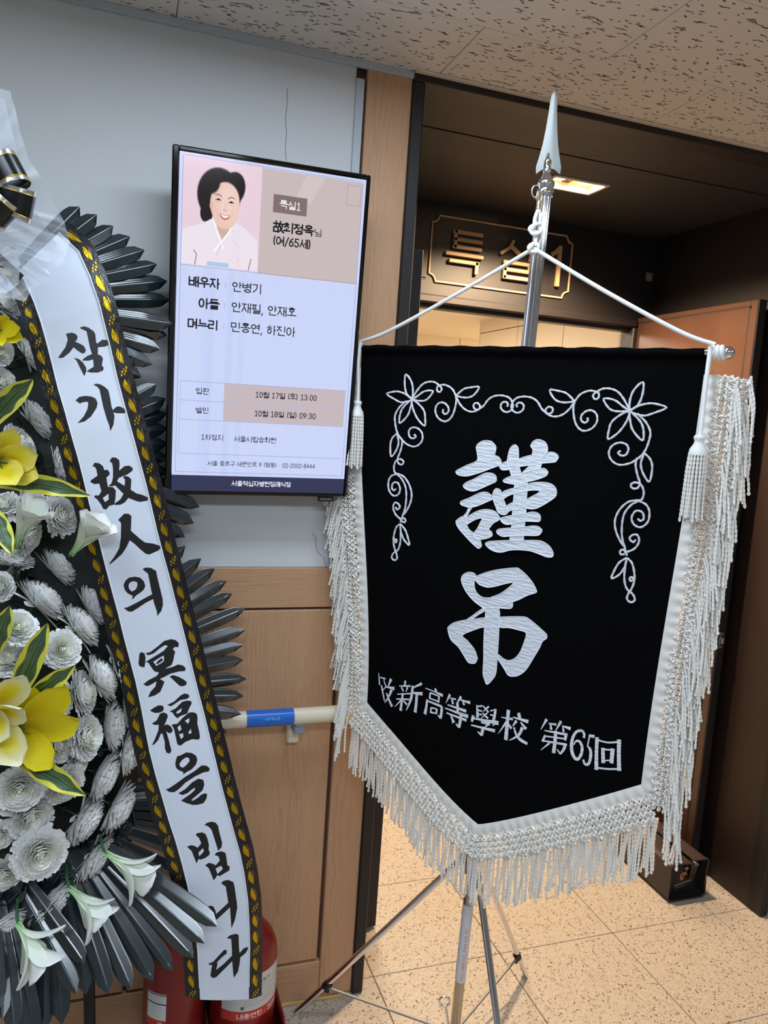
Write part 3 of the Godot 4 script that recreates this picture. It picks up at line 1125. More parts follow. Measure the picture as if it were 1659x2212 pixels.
# ---------------------------------------------------------------- the wall screen
func screen_image() -> ImageTexture:
	var W := 727
	var H := 1296
	var k := 1800.0     # pixels a metre; the screen's middle is at (364, 648) with 1.5 mm shift
	var X := func(mm: float) -> float: return 364.0 + mm * 0.001 * k - 4.0
	var Y := func(mm: float) -> float: return 648.0 - mm * 0.001 * k - 2.0
	var c := Can.new(W, H, rgb(206, 216, 252))
	# the columns of the panel's own unevenness
	for i in 30:
		c.rect(i * 24.5, 0, i * 24.5 + 25, H, Color(rgb(188, 206, 252) if i in [4, 5, 8, 10] else rgb(212, 222, 255), 0.12 + 0.1 * (i % 3)))
	c.rect(X.call(-192.3), Y.call(353), X.call(-28.2), Y.call(136), rgb(238, 212, 226))
	for i in 60:
		c.blob(Vector2(X.call(-110), Y.call(250)), Vector2(150 - i, 200 - i), Color(rgb(246, 226, 238), 0.03), 0.2)
	c.rect(X.call(-28.2), Y.call(351), X.call(197.4), Y.call(132), rgb(205, 190, 190))
	portrait(c, X, Y)
	var ink_ := rgb(18, 18, 24)
	c.poly([Vector2(X.call(67), Y.call(349)), Vector2(X.call(110), Y.call(349)), Vector2(X.call(80), Y.call(290)), Vector2(X.call(48), Y.call(300))], Color(rgb(224, 212, 214), 0.45))
	c.rect(X.call(-1.3), Y.call(301.5), X.call(73), Y.call(264.2), rgb(132, 114, 112))
	write_fit(c, "특실1", X.call(12.5), Y.call(282.5), 47.0 * 1.8, 0.095, rgb(250, 250, 255))
	write_fit(c, "故최정옥", X.call(0.5), Y.call(235.3), 90.0 * 1.8, 0.13, ink_)
	write_fit(c, "님", X.call(93), Y.call(233.5), 17.0 * 1.8, 0.075, ink_)
	write_fit(c, "(여/65세)", X.call(0.7), Y.call(206), 87.0 * 1.8, 0.115, ink_)
	for e in [[161.9, 343.1, 193, 343.1], [193, 343.1, 193, 301], [193, 301, 162, 301], [162, 301, 161.9, 343.1]]:
		c.line(Vector2(X.call(e[0]), Y.call(e[1])), Vector2(X.call(e[2]), Y.call(e[3])), 1.4, 1.4, Color(rgb(150, 136, 136), 0.8))
	write_fit(c, "배우자", X.call(-174.9), Y.call(100.8), 65.8 * 1.8, 0.125, ink_)
	write_fit(c, "안병기", X.call(-82.8), Y.call(98.9), 65.2 * 1.8, 0.085, ink_)
	write_fit(c, "아들", X.call(-153), Y.call(56.9), 44.2 * 1.8, 0.125, ink_)
	write_fit(c, "안재필, 안재호", X.call(-82.4), Y.call(55.4), 145.0 * 1.8, 0.085, ink_)
	write_fit(c, "며느리", X.call(-174.4), Y.call(12.4), 64.4 * 1.8, 0.125, ink_)
	write_fit(c, "민홍연, 하진아", X.call(-82.2), Y.call(12.3), 145.3 * 1.8, 0.085, ink_)
	for y in [100.0, 56.0, 12.5]:
		c.line(Vector2(X.call(-96.5), Y.call(y + 6)), Vector2(X.call(-96.5), Y.call(y - 6)), 1.3, 1.3, Color(rgb(120, 130, 170), 0.8))
	c.rect(X.call(-90.5), Y.call(-113.5), X.call(191.5), Y.call(-154.5), rgb(203, 187, 192))
	c.rect(X.call(-90.5), Y.call(-156.5), X.call(191.5), Y.call(-197.5), rgb(203, 187, 192))
	var lc := Color(rgb(110, 120, 165), 0.75)
	for y in [-113.0, -155.5, -198.5, -275.5]:
		c.line(Vector2(X.call(-186), Y.call(y)), Vector2(X.call(191.5), Y.call(y)), 1.3, 1.3, lc)
	c.line(Vector2(X.call(-186), Y.call(-113)), Vector2(X.call(-186), Y.call(-275)), 1.3, 1.3, Color(lc, 0.5))
	for e in [[-192.3, 353, -192.3, -318], [197.4, 351, 197.4, -318], [-192.3, -318, 197.4, -318], [-192.3, 353, 197.4, 353], [-192.3, 133.5, 197.4, 133.5]]:
		c.line(Vector2(X.call(e[0]), Y.call(e[1])), Vector2(X.call(e[2]), Y.call(e[3])), 1.4, 1.4, lc)
	write_fit(c, "입관", X.call(-153), Y.call(-133.5), 29.2 * 1.8, 0.08, ink_)
	write_fit(c, "발인", X.call(-151.7), Y.call(-176.5), 28.5 * 1.8, 0.08, ink_)
	write_fit(c, "10월 17일 (토) 13:00", X.call(-20.4), Y.call(-134), 143.6 * 1.8, 0.09, ink_)
	write_fit(c, "10월 18일 (일) 09:30", X.call(-20.8), Y.call(-177), 144.3 * 1.8, 0.09, ink_)
	write_fit(c, "1차장지", X.call(-137.9), Y.call(-237), 49.8 * 1.8, 0.085, rgb(40, 44, 66))
	write_fit(c, "서울시립승화원", X.call(-64.5), Y.call(-237.9), 97.5 * 1.8, 0.085, rgb(40, 44, 66))
	write_fit(c, "서울 종로구 새문안로 9 (평동) · 02-2002-8444", X.call(-122), Y.call(-296.7), 251.8 * 1.8, 0.08, rgb(40, 44, 66))
	c.rect(0, Y.call(-325.5), W, H, rgb(50, 53, 86))
	write_fit(c, "서울적십자병원장례식장", X.call(-65.7), Y.call(-342.5), 139.7 * 1.8, 0.125, rgb(240, 242, 255))
	return c.texture()


func portrait(c: Can, X: Callable, Y: Callable):
	# a head-and-shoulders picture of a smiling woman in a pale hanbok
	var P := func(x: float, y: float) -> Vector2: return Vector2(X.call(x), Y.call(y))
	var dark := rgb(34, 28, 28)
	c.blob(P.call(-117, 283), Vector2(81, 98), dark, 0.04)
	c.blob(P.call(-88, 300), Vector2(44, 62), dark, 0.05, 0.25)
	c.blob(P.call(-141, 248), Vector2(24, 40), dark, 0.06, 0.2)
	c.poly([P.call(-128, 238), P.call(-88, 232), P.call(-87, 206), P.call(-107, 186), P.call(-128, 208)], rgb(216, 178, 166))
	c.poly([P.call(-191, 206), P.call(-150, 222), P.call(-128, 236), P.call(-106, 188), P.call(-82, 234), P.call(-60, 222), P.call(-32, 200), P.call(-28.5, 136.5), P.call(-191.5, 136.5)], rgb(240, 232, 244))
	for i in 6:
		c.blob(P.call(-160 + i * 22, 160), Vector2(26, 60), Color(rgb(248, 226, 232), 0.22), 0.5)
	c.path([P.call(-128, 237), P.call(-118, 208), P.call(-104, 176)], 8.0, rgb(252, 250, 254))
	c.path([P.call(-81, 235), P.call(-96, 206), P.call(-124, 168)], 8.0, rgb(252, 250, 254))
	c.path([P.call(-108, 186), P.call(-118, 160)], 1.5, rgb(190, 176, 190))
	c.path([P.call(-163, 136.5), P.call(-160, 158), P.call(-166, 166)], 3.0, rgb(150, 104, 96))
	c.path([P.call(-49, 136.5), P.call(-44, 160)], 3.0, rgb(150, 104, 96))
	c.rect(X.call(-138), Y.call(146), X.call(-92), Y.call(137), Color(rgb(160, 200, 240), 0.8))
	for i in 40:
		var a := rng.randf_range(0, TAU)
		var q: Vector2 = P.call(-82 + rng.randf_range(-8, 12), 178 + rng.randf_range(-40, 42))
		c.line(q, q + Vector2(cos(a), sin(a)) * 5.0, 2.0, 1.0, Color(rgb(226, 176, 190), 0.6))
	# face
	c.blob(P.call(-104, 268), Vector2(56, 78), rgb(238, 204, 190), 0.04, 0.06)
	c.blob(P.call(-103, 250), Vector2(49, 62), rgb(238, 204, 190), 0.05)
	c.blob(P.call(-132, 260), Vector2(7, 13), rgb(226, 186, 172), 0.1)
	c.blob(P.call(-97, 268), Vector2(40, 60), Color(rgb(250, 224, 212), 0.55), 0.4)
	c.poly([P.call(-136, 268), P.call(-134, 296), P.call(-122, 314), P.call(-92, 316), P.call(-76, 296), P.call(-73, 270), P.call(-70, 300), P.call(-88, 326), P.call(-120, 330), P.call(-142, 308)], dark)
	c.blob(P.call(-128, 300), Vector2(18, 30), dark, 0.2, 0.5)
	for s in [-1.0, 1.0]:
		var ex: float = -104.5 + s * 13.5
		var ey: float = 273.0 - s * 1.2
		c.path([P.call(ex - 6.5, ey + 7.5 - s), P.call(ex, ey + 10.5), P.call(ex + 6.5, ey + 7.5 + s)], 3.0, Color(rgb(96, 70, 62), 0.8))
		c.path([P.call(ex - 5.5, ey - 1.0), P.call(ex, ey + 1.8), P.call(ex + 5.5, ey - 1.0)], 2.6, rgb(50, 34, 32))
		c.blob(P.call(ex, ey - 0.2), Vector2(4.5, 3.2), rgb(40, 28, 28), 0.2)
		c.path([P.call(ex - 6, ey - 4.5), P.call(ex, ey - 6.0), P.call(ex + 6, ey - 4.5)], 1.4, Color(rgb(206, 160, 148), 0.7))
		c.blob(P.call(-104 + s * 18, 256), Vector2(13, 10), Color(rgb(244, 190, 180), 0.35), 0.6)
	c.path([P.call(-104, 270), P.call(-102.5, 258), P.call(-106, 255)], 1.8, Color(rgb(206, 160, 146), 0.8))
	c.path([P.call(-107, 254.5), P.call(-103, 252.8), P.call(-99, 254.5)], 2.2, Color(rgb(184, 130, 118), 0.8))
	c.poly([P.call(-115, 247), P.call(-104, 244.5), P.call(-92, 246), P.call(-96, 237), P.call(-104, 234), P.call(-111, 238)], rgb(208, 110, 112))
	c.poly([P.call(-113, 245.6), P.call(-104, 243.5), P.call(-94, 244.8), P.call(-98, 239.5), P.call(-104, 238), P.call(-109, 240.5)], rgb(250, 246, 244))
	c.path([P.call(-120, 253), P.call(-118, 244), P.call(-113, 238)], 1.5, Color(rgb(206, 156, 144), 0.7))
	c.path([P.call(-88, 252), P.call(-88.5, 244), P.call(-93, 238)], 1.5, Color(rgb(206, 156, 144), 0.7))


func build_screen():
	var t := thing("wall_screen", "upright black-framed screen on the white wall showing a portrait and Korean text", "screen", Vector3(0.2974, 1.7256, 0.115))
	t.basis = Basis(Vector3(0.9999, 0.01415, 0.0011), Vector3(-0.01419, 0.99524, 0.09638), Vector3(0.00026, -0.09639, 0.99534)).orthonormalized().scaled_local(Vector3.ONE * 0.9713)
	var hw := 0.2145
	var hh := 0.3685
	put("housing", bx(Vector3(0, 0, -0.022), Vector3(2 * hw - 0.004, 2 * hh - 0.004, 0.026), 0.004), M.rubber, t)
	var b := MB.new()
	var ix0 := -0.200
	var ix1 := 0.2052
	var iy0 := -0.3595
	var iy1 := 0.3575
	b.box(Vector3((-hw + ix0) / 2, 0, -0.004), Vector3(ix0 + hw, 2 * hh, 0.012), 0.003)
	b.box(Vector3((hw + ix1) / 2, 0, -0.004), Vector3(hw - ix1, 2 * hh, 0.012), 0.003)
	b.box(Vector3((ix0 + ix1) / 2, (hh + iy1) / 2, -0.004), Vector3(ix1 - ix0 + 0.004, hh - iy1, 0.012), 0.003)
	b.box(Vector3((ix0 + ix1) / 2, (-hh + iy0) / 2, -0.004), Vector3(ix1 - ix0 + 0.004, iy0 + hh, 0.012), 0.003)
	put("bezel", b, M.gloss_black, t)
	var s := MB.new()
	s.flat4(Vector3(ix0, iy1, -0.002), Vector3(ix1, iy1, -0.002), Vector3(ix1, iy0, -0.002), Vector3(ix0, iy0, -0.002), Vector3(0, 0, 1), Vector2(0, 0), Vector2(1, 0), Vector2(1, 1), Vector2(0, 1))
	var m := std(rgb(4, 4, 5), 0.12)
	m.emission_enabled = true
	m.emission_texture = screen_image()
	m.emission_operator = BaseMaterial3D.EMISSION_OP_MULTIPLY
	m.emission = Color.WHITE
	m.emission_energy_multiplier = SCREEN
	put("display", s, m, t)
	put("mount", bx(Vector3(0, 0.05, -0.072), Vector3(0.16, 0.2, 0.084), 0.004), M.rubber, t)
	var tg := put("brand_tab", bx(Vector3(0.163, -0.3745, -0.006), Vector3(0.038, 0.012, 0.008), 0.001), M.gloss_black, t)
	var tm := TextMesh.new()
	var f := SystemFont.new()
	f.font_names = PackedStringArray(["Droid Sans"])
	f.font_weight = 700
	tm.font = f
	tm.text = "SAMSUNG"
	tm.font_size = 16
	tm.pixel_size = 0.0004
	tm.depth = 0.0004
	var o := put_mesh("lettering", tm, std(rgb(128, 128, 134), 0.4), tg)
	o.position = Vector3(0.163, -0.3748, -0.0018)
	var l := AreaLight3D.new()
	l.name = "screen_light"
	l.area_size = Vector2(0.4, 0.7)
	l.light_energy = 0.12
	l.light_color = Color(0.8, 0.86, 1.0)
	l.area_range = 8.0
	l.shadow_enabled = true
	l.transform = Transform3D(t.basis.orthonormalized() * Basis(Vector3.UP, PI), t.position + t.basis.z * 0.012)
	add_child(l, true)


const SCREEN := 0.95


func build_handrail():
	var t := thing("handrail", "cream plastic handrail with a blue sleeve along the wooden wall panels", "handrail")
	var b := MB.new()
	b.tube([Vector3(-1.6, 0.832, 0.072), Vector3(0.503, 0.832, 0.072)], 0.0195, 28)
	put("rail", b, M.rail, t)
	var c := MB.new()
	var pr := [Vector2(0.0198, 0.0), Vector2(0.0203, 0.004), Vector2(0.0203, 0.035), Vector2(0.0185, 0.05), Vector2(0.014, 0.0605), Vector2(0.007, 0.0655), Vector2(0, 0.067)]
	c.lathe(pr, 28, Transform3D(Basis(Vector3(0, 0, 1), -PI / 2), Vector3(0.503, 0.832, 0.072)))
	put("end_cap", c, M.rail_cap, t)
	var can := Can.new(512, 256, rgb(22, 104, 200))
	write(can, "→ 3층 특실1호", 165, 100, 22.0, 2.2, rgb(150, 205, 240), 0.94, 190.0)
	var sl := std(Color.WHITE, 0.28, 0.0, can.texture())
	var sm := MB.new()
	for k in 28:
		for e in [[k, k + 1]]:
			var a0: float = TAU * e[0] / 28.0
			var a1: float = TAU * e[1] / 28.0
			var n0 := Vector3(0, sin(a0), cos(a0))
			var n1 := Vector3(0, sin(a1), cos(a1))
			var o := Vector3(0, 0.832, 0.072)
			var x0 := Vector3(0.298, 0, 0)
			var x1 := Vector3(0.412, 0, 0)
			var f0: float = 0.5 - (a0 if a0 < PI else a0 - TAU) / PI * 0.9
			var f1: float = 0.5 - (a1 if a1 <= PI else a1 - TAU) / PI * 0.9
			if absf(f0 - f1) > 0.5:
				f1 = f0
			sm.q(sm.v(o + x0 + n0 * 0.0202, n0, Vector2(0, f0)), sm.v(o + x1 + n0 * 0.0202, n0, Vector2(1, f0)), sm.v(o + x1 + n1 * 0.0202, n1, Vector2(1, f1)), sm.v(o + x0 + n1 * 0.0202, n1, Vector2(0, f1)))
	put("sleeve", sm, sl, t)
	for x in [0.425, -0.5, -1.3]:
		var br := put("bracket", bx(Vector3(x, 0.775, 0.018), Vector3(0.03, 0.062, 0.028), 0.004), M.rail, t)
		var cl := MB.new()
		cl.box(Vector3(x + 0.006, 0.797, 0.05), Vector3(0.026, 0.03, 0.036), 0.003)
		cl.box(Vector3(x + 0.006, 0.811, 0.066), Vector3(0.026, 0.01, 0.024), 0.003)
		put("clip", cl, std(rgb(150, 154, 170), 0.4), br)


# ---------------------------------------------------------------- the wreath
func mum_mesh(seed_: int, loose: float) -> ArrayMesh:
	# unit radius, opening towards +y
	var r := RandomNumberGenerator.new()
	r.seed = seed_
	var mb := MB.new()
	mb.colored = true
	var rows := [[26, 1.0, 0.06, 0.27], [27, 0.99, 0.12, 0.38], [27, 0.95, 0.2, 0.48], [26, 0.88, 0.26, 0.56], [24, 0.79, 0.32, 0.63], [21, 0.68, 0.38, 0.69], [18, 0.56, 0.43, 0.735], [14, 0.43, 0.48, 0.76], [10, 0.3, 0.52, 0.775], [6, 0.17, 0.55, 0.77]]
	for j in rows.size():
		var n: int = rows[j][0]
		for i in n:
			var a := TAU * (i + 0.5 * (j % 2)) / n + r.randf_range(-0.07, 0.07)
			var L: float = rows[j][1] * r.randf_range(0.9, 1.06)
			var droop := 0.0
			if j == 0:
				droop = r.randf_range(-0.1, 0.1) - (0.45 * loose if r.randf() < 0.35 else 0.0)
				L *= 1.0 + (0.16 * loose * r.randf())
			var h0: float = rows[j][2] * 0.3
			var h1: float = rows[j][3] + r.randf_range(-0.04, 0.04) + droop
			var w: float = 0.098 * (0.62 + 0.42 * rows[j][1]) * r.randf_range(0.9, 1.1)
			var dir := Vector3(cos(a), 0, sin(a))
			var side := Vector3(-sin(a), 0, cos(a))
			var pts := []
			var nv := 7
			for v in nv + 1:
				var t := sin(float(v) / nv * PI * 0.5)
				var rad := 0.06 + (L - 0.06) * (1.0 - pow(1.0 - t, 1.35)) if j > 1 else 0.06 + (L - 0.06) * t
				var hh := lerpf(h0, h1, pow(t, 1.5 if j < 2 else 0.9))
				if j > 2:
					rad -= 0.13 * t * t * rows[j][1]
				var ww: float = w * (0.55 + 0.7 * sin(PI * minf(t * 0.62 + 0.1, 1.0))) * (1.0 if v < nv - 1 else (0.93 if v < nv else 0.5))
				for u in 3:
					var e := u - 1.0
					pts.append(dir * rad + side * e * ww + Vector3(0, hh + absf(e) * ww * 0.32, 0))
			var first := mb.P.size()
			mb.grid(pts, 2, nv)
			for v in nv + 1:
				var t := float(v) / nv
				var c := Color(0.86, 0.87, 0.82).lerp(Color(0.93, 0.93, 0.92), minf(t * 1.6, 1))
				if j > 4:
					c = Color(0.84, 0.86, 0.68).lerp(Color(0.92, 0.92, 0.88), minf(t * 1.3, 1))
				for u in 3:
					mb.K[first + v * 3 + u] = c
	return mb.mesh()


func build_mums():
	var kinds := [mum_mesh(3, 0.3), mum_mesh(5, 0.8), mum_mesh(8, 0.1)]
	var scrag := mum_mesh(12, 1.6)
	var ctr := MB.new()
	ctr.lathe([Vector2(0.09, 0.5), Vector2(0.08, 0.66), Vector2(0.05, 0.72), Vector2(0.0, 0.735)], 12)
	var cm := std(rgb(226, 230, 190), 0.7)
	var cal := MB.new()
	cal.lathe([Vector2(0.0, -0.1), Vector2(0.1, -0.07), Vector2(0.2, 0.0), Vector2(0.3, 0.075), Vector2(0.34, 0.105)], 14)
	var cmesh := cal.mesh()
	var st := MB.new()
	st.tube([Vector3(0, -0.08, 0), Vector3(0.02, -0.6, 0.03), Vector3(0.0, -1.5, 0.0)], 0.05, 7)
	var smesh := st.mesh()
	var ctm := ctr.mesh()
	for k in mums.size():
		var d: Array = mums[k]
		var at := Vector3(d[0], d[1], d[2])
		var n := Vector3(d[3], d[4], d[5])
		var t := thing("chrysanthemum", d[7], "flower", at, "white chrysanthemums of the wreath")
		var X := frame(Vector3.ZERO, n, Vector3(sin(k * 2.3), cos(k * 2.3), 0.4))
		t.basis = X.basis.scaled_local(Vector3.ONE * d[6])
		t.position = at - n * d[6] * 0.3
		put_mesh("petals", scrag if k in [9, 35] else kinds[k % 3], M.petal, t)
		put_mesh("center", ctm, cm, t)
		put_mesh("calyx", cmesh, M.leafgreen, t)
		put_mesh("stem", smesh, M.leafgreen, t)


func petal_mesh(b: Vector3, tip: Vector3, axis: Vector3, width: float, c0: Color, c1: Color, c2: Color, flare := 0.6, curl := 0.0, rim := Color(0, 0, 0, 0)) -> MB:
	# one lily petal from the throat b to its tip, cupped round the axis
	var mb := MB.new()
	mb.colored = true
	var L := (tip - b).dot(axis)
	var rad := tip - b - axis * L
	var m := b + axis * L * flare + rad * 0.16
	var mid := bez(b, m, tip, 10)
	var pts := []
	var nv := 10
	var nu := 6
	for v in nv + 1:
		var t := float(v) / nv
		var p: Vector3 = mid[v]
		var tan: Vector3 = ((mid[mini(v + 1, nv)] as Vector3) - (mid[maxi(v - 1, 0)] as Vector3)).normalized()
		var out := p - b - axis * (p - b).dot(axis)
		if out.length() < 0.004:
			out = rad
		out = (out - tan * out.dot(tan)).normalized()
		var side := tan.cross(out).normalized()
		var w := width * lerpf(0.17, 1.0, smoothstep(0.0, 0.74, t)) if t < 0.74 else width * sqrt(maxf(0.0, 1.0 - pow((t - 0.74) / 0.262, 2.2)))
		var cup := lerpf(0.8, 0.12, t)
		for u in nu + 1:
			var e := 2.0 * u / nu - 1.0
			pts.append(p + side * e * w - out * (e * e) * w * cup + out * (curl * t * t * t * width) + out * 0.06 * width * cos(e * 9.0) * t)
	mb.grid(pts, nu, nv)
	for v in nv + 1:
		var t := float(v) / nv
		var c := c0.lerp(c1, clampf(t / 0.3, 0, 1)) if t < 0.3 else c1.lerp(c2, clampf((t - 0.3) / 0.6, 0, 1))
		for u in nu + 1:
			var e := absf(2.0 * u / nu - 1.0)
			mb.K[v * (nu + 1) + u] = c.lerp(Color(rim, 1), rim.a * smoothstep(0.3, 0.9, maxf(e, (t - 0.6) * 2.2)) * t) if rim.a > 0.0 else c
	return mb


func build_lilies():
	var lab := ["white lily pointing up at the ribbon's fourth character, its petal lapping over the white band", "white lily standing upright near the left edge, between two striped leaves", "hanging white lily farthest right, just left of the ribbon's lower part", "middle one of three hanging white lilies, with the greenest base", "hanging white lily at the lower left, with one petal pointing straight down"]
	for k in lilies.size():
		var q := []
		for i in range(0, lilies[k].size(), 3):
			q.append(Vector3(lilies[k][i], lilies[k][i + 1], lilies[k][i + 2]))
		var b: Vector3 = q[0]
		var mean := Vector3.ZERO
		for i in range(1, q.size()):
			mean += q[i] / (q.size() - 1)
		var axis := (mean - b).normalized()
		var t := thing("white_lily", lab[k], "lily", b, "white lilies of the wreath")
		for i in range(1, q.size()):
			var L: float = (q[i] - b).length()
			put("petal", petal_mesh(Vector3.ZERO, q[i] - b, axis, L * 0.235, Color(0.36, 0.64, 0.24), Color(0.80, 0.88, 0.70), Color(0.90, 0.90, 0.88), 0.72, 0.1), M.petal, t)
		var s := MB.new()
		s.tube(bez(axis * 0.006, -axis * 0.008, -axis * 0.012 - Vector3(0, 0, 0.05), 6), 0.0028, 7)
		put("stem", s, M.stemgreen, t)
	var glab := ["large fully open yellow lily with a green throat, right of the pale-edged one", "yellow lily with broad white petal edges at the left edge, behind the open one", "large rounded yellow lily above the long horizontal striped leaf", "small yellow lily with pointed petals, topmost at the left edge under the gauze"]
	for k in golds.size():
		var q := []
		for i in range(0, golds[k].size(), 3):
			q.append(Vector3(golds[k][i], golds[k][i + 1], golds[k][i + 2]))
		var b: Vector3 = q[0]
		var axis := Vector3(0.28, -0.02, 1).normalized()
		var t := thing("yellow_lily", glab[k], "lily", b, "yellow lilies of the wreath")
		for i in range(1, q.size()):
			var L: float = (q[i] - b).length()
			var edge := Color(0.80, 0.68, 0.015)
			put("petal", petal_mesh(-axis * 0.01, q[i] - b, axis, L * (0.24 if k != 3 else 0.18), Color(0.05, 0.30, 0.03), Color(0.72, 0.56, 0.01), edge, 0.35, -0.2, Color(0.88, 0.87, 0.7, 1.0 if k == 1 else (0.25 if k == 2 else 0.0))), M.petal, t)
		var s := MB.new()
		s.tube([Vector3.ZERO, -axis * 0.06], 0.004, 7)
		put("stem", s, M.stemgreen, t)
		var th := MB.new()
		for i in 6:
			var a := TAU * i / 6.0
			var o := axis.cross(Vector3.UP).normalized() * cos(a) + Vector3.UP * sin(a)
			th.tube(bez(Vector3.ZERO, axis * 0.02, axis * 0.032 + o * 0.012, 4), 0.0009, 5)
		put("stamens", th, M.stemgreen, t)


func build_blades():
	var can := Can.new(64, 256, rgb(66, 92, 62))
	for i in 26:
		var x := rng.randf_range(14, 50)
		can.line(Vector2(x, rng.randf_range(0, 120)), Vector2(x + rng.randf_range(-3, 3), rng.randf_range(140, 256)), 2.5, 1.5, Color(rgb(112, 136, 88) if i % 2 else rgb(40, 66, 46), 0.7))
	for y in 256:
		var t := y / 256.0
		var b := 9.0 + 4.0 * sin(y * 0.06) + (8.0 * t * t)
		can.line(Vector2(0, y), Vector2(b, y), 1.6, 1.6, rgb(226, 222, 74))
		can.line(Vector2(64, y), Vector2(64 - b * 0.9, y), 1.6, 1.6, rgb(232, 226, 84))
	var m := std(Color.WHITE, 0.42, 0.0, can.texture())
	m.backlight_enabled = true
	m.backlight = Color(0.15, 0.16, 0.05)
	var lab := ["uppermost yellow-edged striped leaf, slanting up towards the ribbon's second character", "long yellow-edged striped leaf lying level, its tip lapping over the ribbon", "yellow-edged striped leaf drooping at the left edge onto a white bloom", "upright broad yellow-edged striped leaf between two round front-facing blooms", "narrow yellow-edged striped leaf at the left edge, left of a round bloom", "yellow-edged striped leaf slanting right above the open yellow lily's upper petals", "lowest yellow-edged striped leaf, hanging down right from the open yellow lily"]
	for k in blades.size():
		var d: Array = blades[k]
		var a := Vector3(d[0], d[1], d[2])
		var b := Vector3(d[3], d[4], d[5])
		var w: float = d[6]
		var t := thing("striped_leaf", lab[k], "leaf", a, "yellow-edged leaves of the wreath")
		var L := (b - a).length()
		var mid := bez(Vector3.ZERO, (b - a) * 0.5 + Vector3(0, 0.1, 0.12) * L, b - a, 14)
		var side := ((b - a).cross(Vector3(0.2, 0, 1))).normalized()
		var up := side.cross(b - a).normalized()
		var pts := []
		for v in 15:
			var s := v / 14.0
			var ww := w * (0.5 + 0.62 * sin(PI * minf(s * 0.8 + 0.12, 1))) * (1.0 if s < 0.55 else sqrt(maxf(0, 1.0 - pow((s - 0.55) / 0.452, 1.7))))
			for u in 5:
				var e := (u - 2) / 2.0
				pts.append(mid[v] + side * e * ww + up * (absf(e) * ww * 0.35 + 0.0012 * sin(v * 1.3 + e * 2.0)))
		var mb := MB.new()
		mb.grid(pts, 4, 14)
		put("blade", mb, m, t)


func build_palms():
	# one leaflet, y from 0 to 1 with half width 1 on x: two ribbed halves folded along a midrib
	var make := func(ribs: float) -> ArrayMesh:
		var mb := MB.new()
		var pts := []
		var nu := 16
		var nv := 14
		for v in nv + 1:
			var s := float(v) / nv
			var w := (0.62 + 0.42 * sin(PI * s * 0.6)) if s < 0.78 else 1.03 * sqrt(maxf(0.0, 1.0 - pow((s - 0.78) / 0.2205, 2.4)))
			for u in nu + 1:
				var e := 2.0 * u / nu - 1.0
				var zig := (ribs if u % 2 else 0.0) * minf(1.0, 3.4 * (1.0 - s))
				pts.append(Vector3(e * maxf(w, 0.02), s, -absf(e) * w * 0.42 + zig + 0.05 * (1.0 if u == nu / 2 else 0.0)))
		mb.grid(pts, nu, nv)
		return mb.mesh()
	var ribbed: ArrayMesh = make.call(0.2)
	var plain: ArrayMesh = make.call(0.03)
	var lab := ["glossy dark ribbed palm fan at the top right, its tips reaching the screen's left edge", "dark palm fan whose lower tips show just under the screen's lower left corner", "dark palm fan spreading its glossy tips over the top of the wood panelling", "dark palm fan at the bottom right, its lowest tips lapping over the ribbon", "dark palm fan pointing straight down at the bottom left corner"]
	for k in fans.size():
		var q := []
		for i in range(0, fans[k].size(), 3):
			q.append(Vector3(fans[k][i], fans[k][i + 1], fans[k][i + 2]))
		var c: Vector3 = q[0]
		var t := thing("palm_fan", lab[k], "palm leaf", c, "dark plastic palm fans of the wreath")
		for i in range(1, q.size()):
			var d: Vector3 = q[i] - c
			var o := put_mesh("leaflet", ribbed if k < 3 else plain, M.palm, t)
			var s := 0.36
			var X := frame(d * s, d, Vector3(0.12 * sin(i * 1.7 + k), 0.1 * cos(i * 2.1), 1))
			var w := 0.0165 * (1.0 + 0.06 * sin(i * 3.1))
			o.transform = Transform3D(X.basis.scaled_local(Vector3(w, d.length() * (1 - s), w)), X.origin)
		# the pleated web that joins them
		var mb := MB.new()
		var pts := []
		for v in 7:
			var s := lerpf(0.06, 0.40, v / 6.0)
			for i in range(1, q.size()):
				var d: Vector3 = q[i] - c
				pts.append(d * s + Vector3(0, 0, 0.004))
				if i < q.size() - 1:
					pts.append((d + q[i + 1] - c) * 0.5 * s * 0.99 - Vector3(0, 0, 0.004 + 0.004 * (v % 2)))
		mb.grid(pts, (q.size() - 1) * 2 - 2, 6)
		put("web", mb, M.palm, t)
		var rb := MB.new()
		for s in [0.36, 0.40]:
			var p := []
			for i in range(1, q.size()):
				p.append((q[i] - c) * s + Vector3(0, 0, 0.006))
			rb.tube(p, 0.0028, 6)
		put("web_ring", rb, M.palm, t)


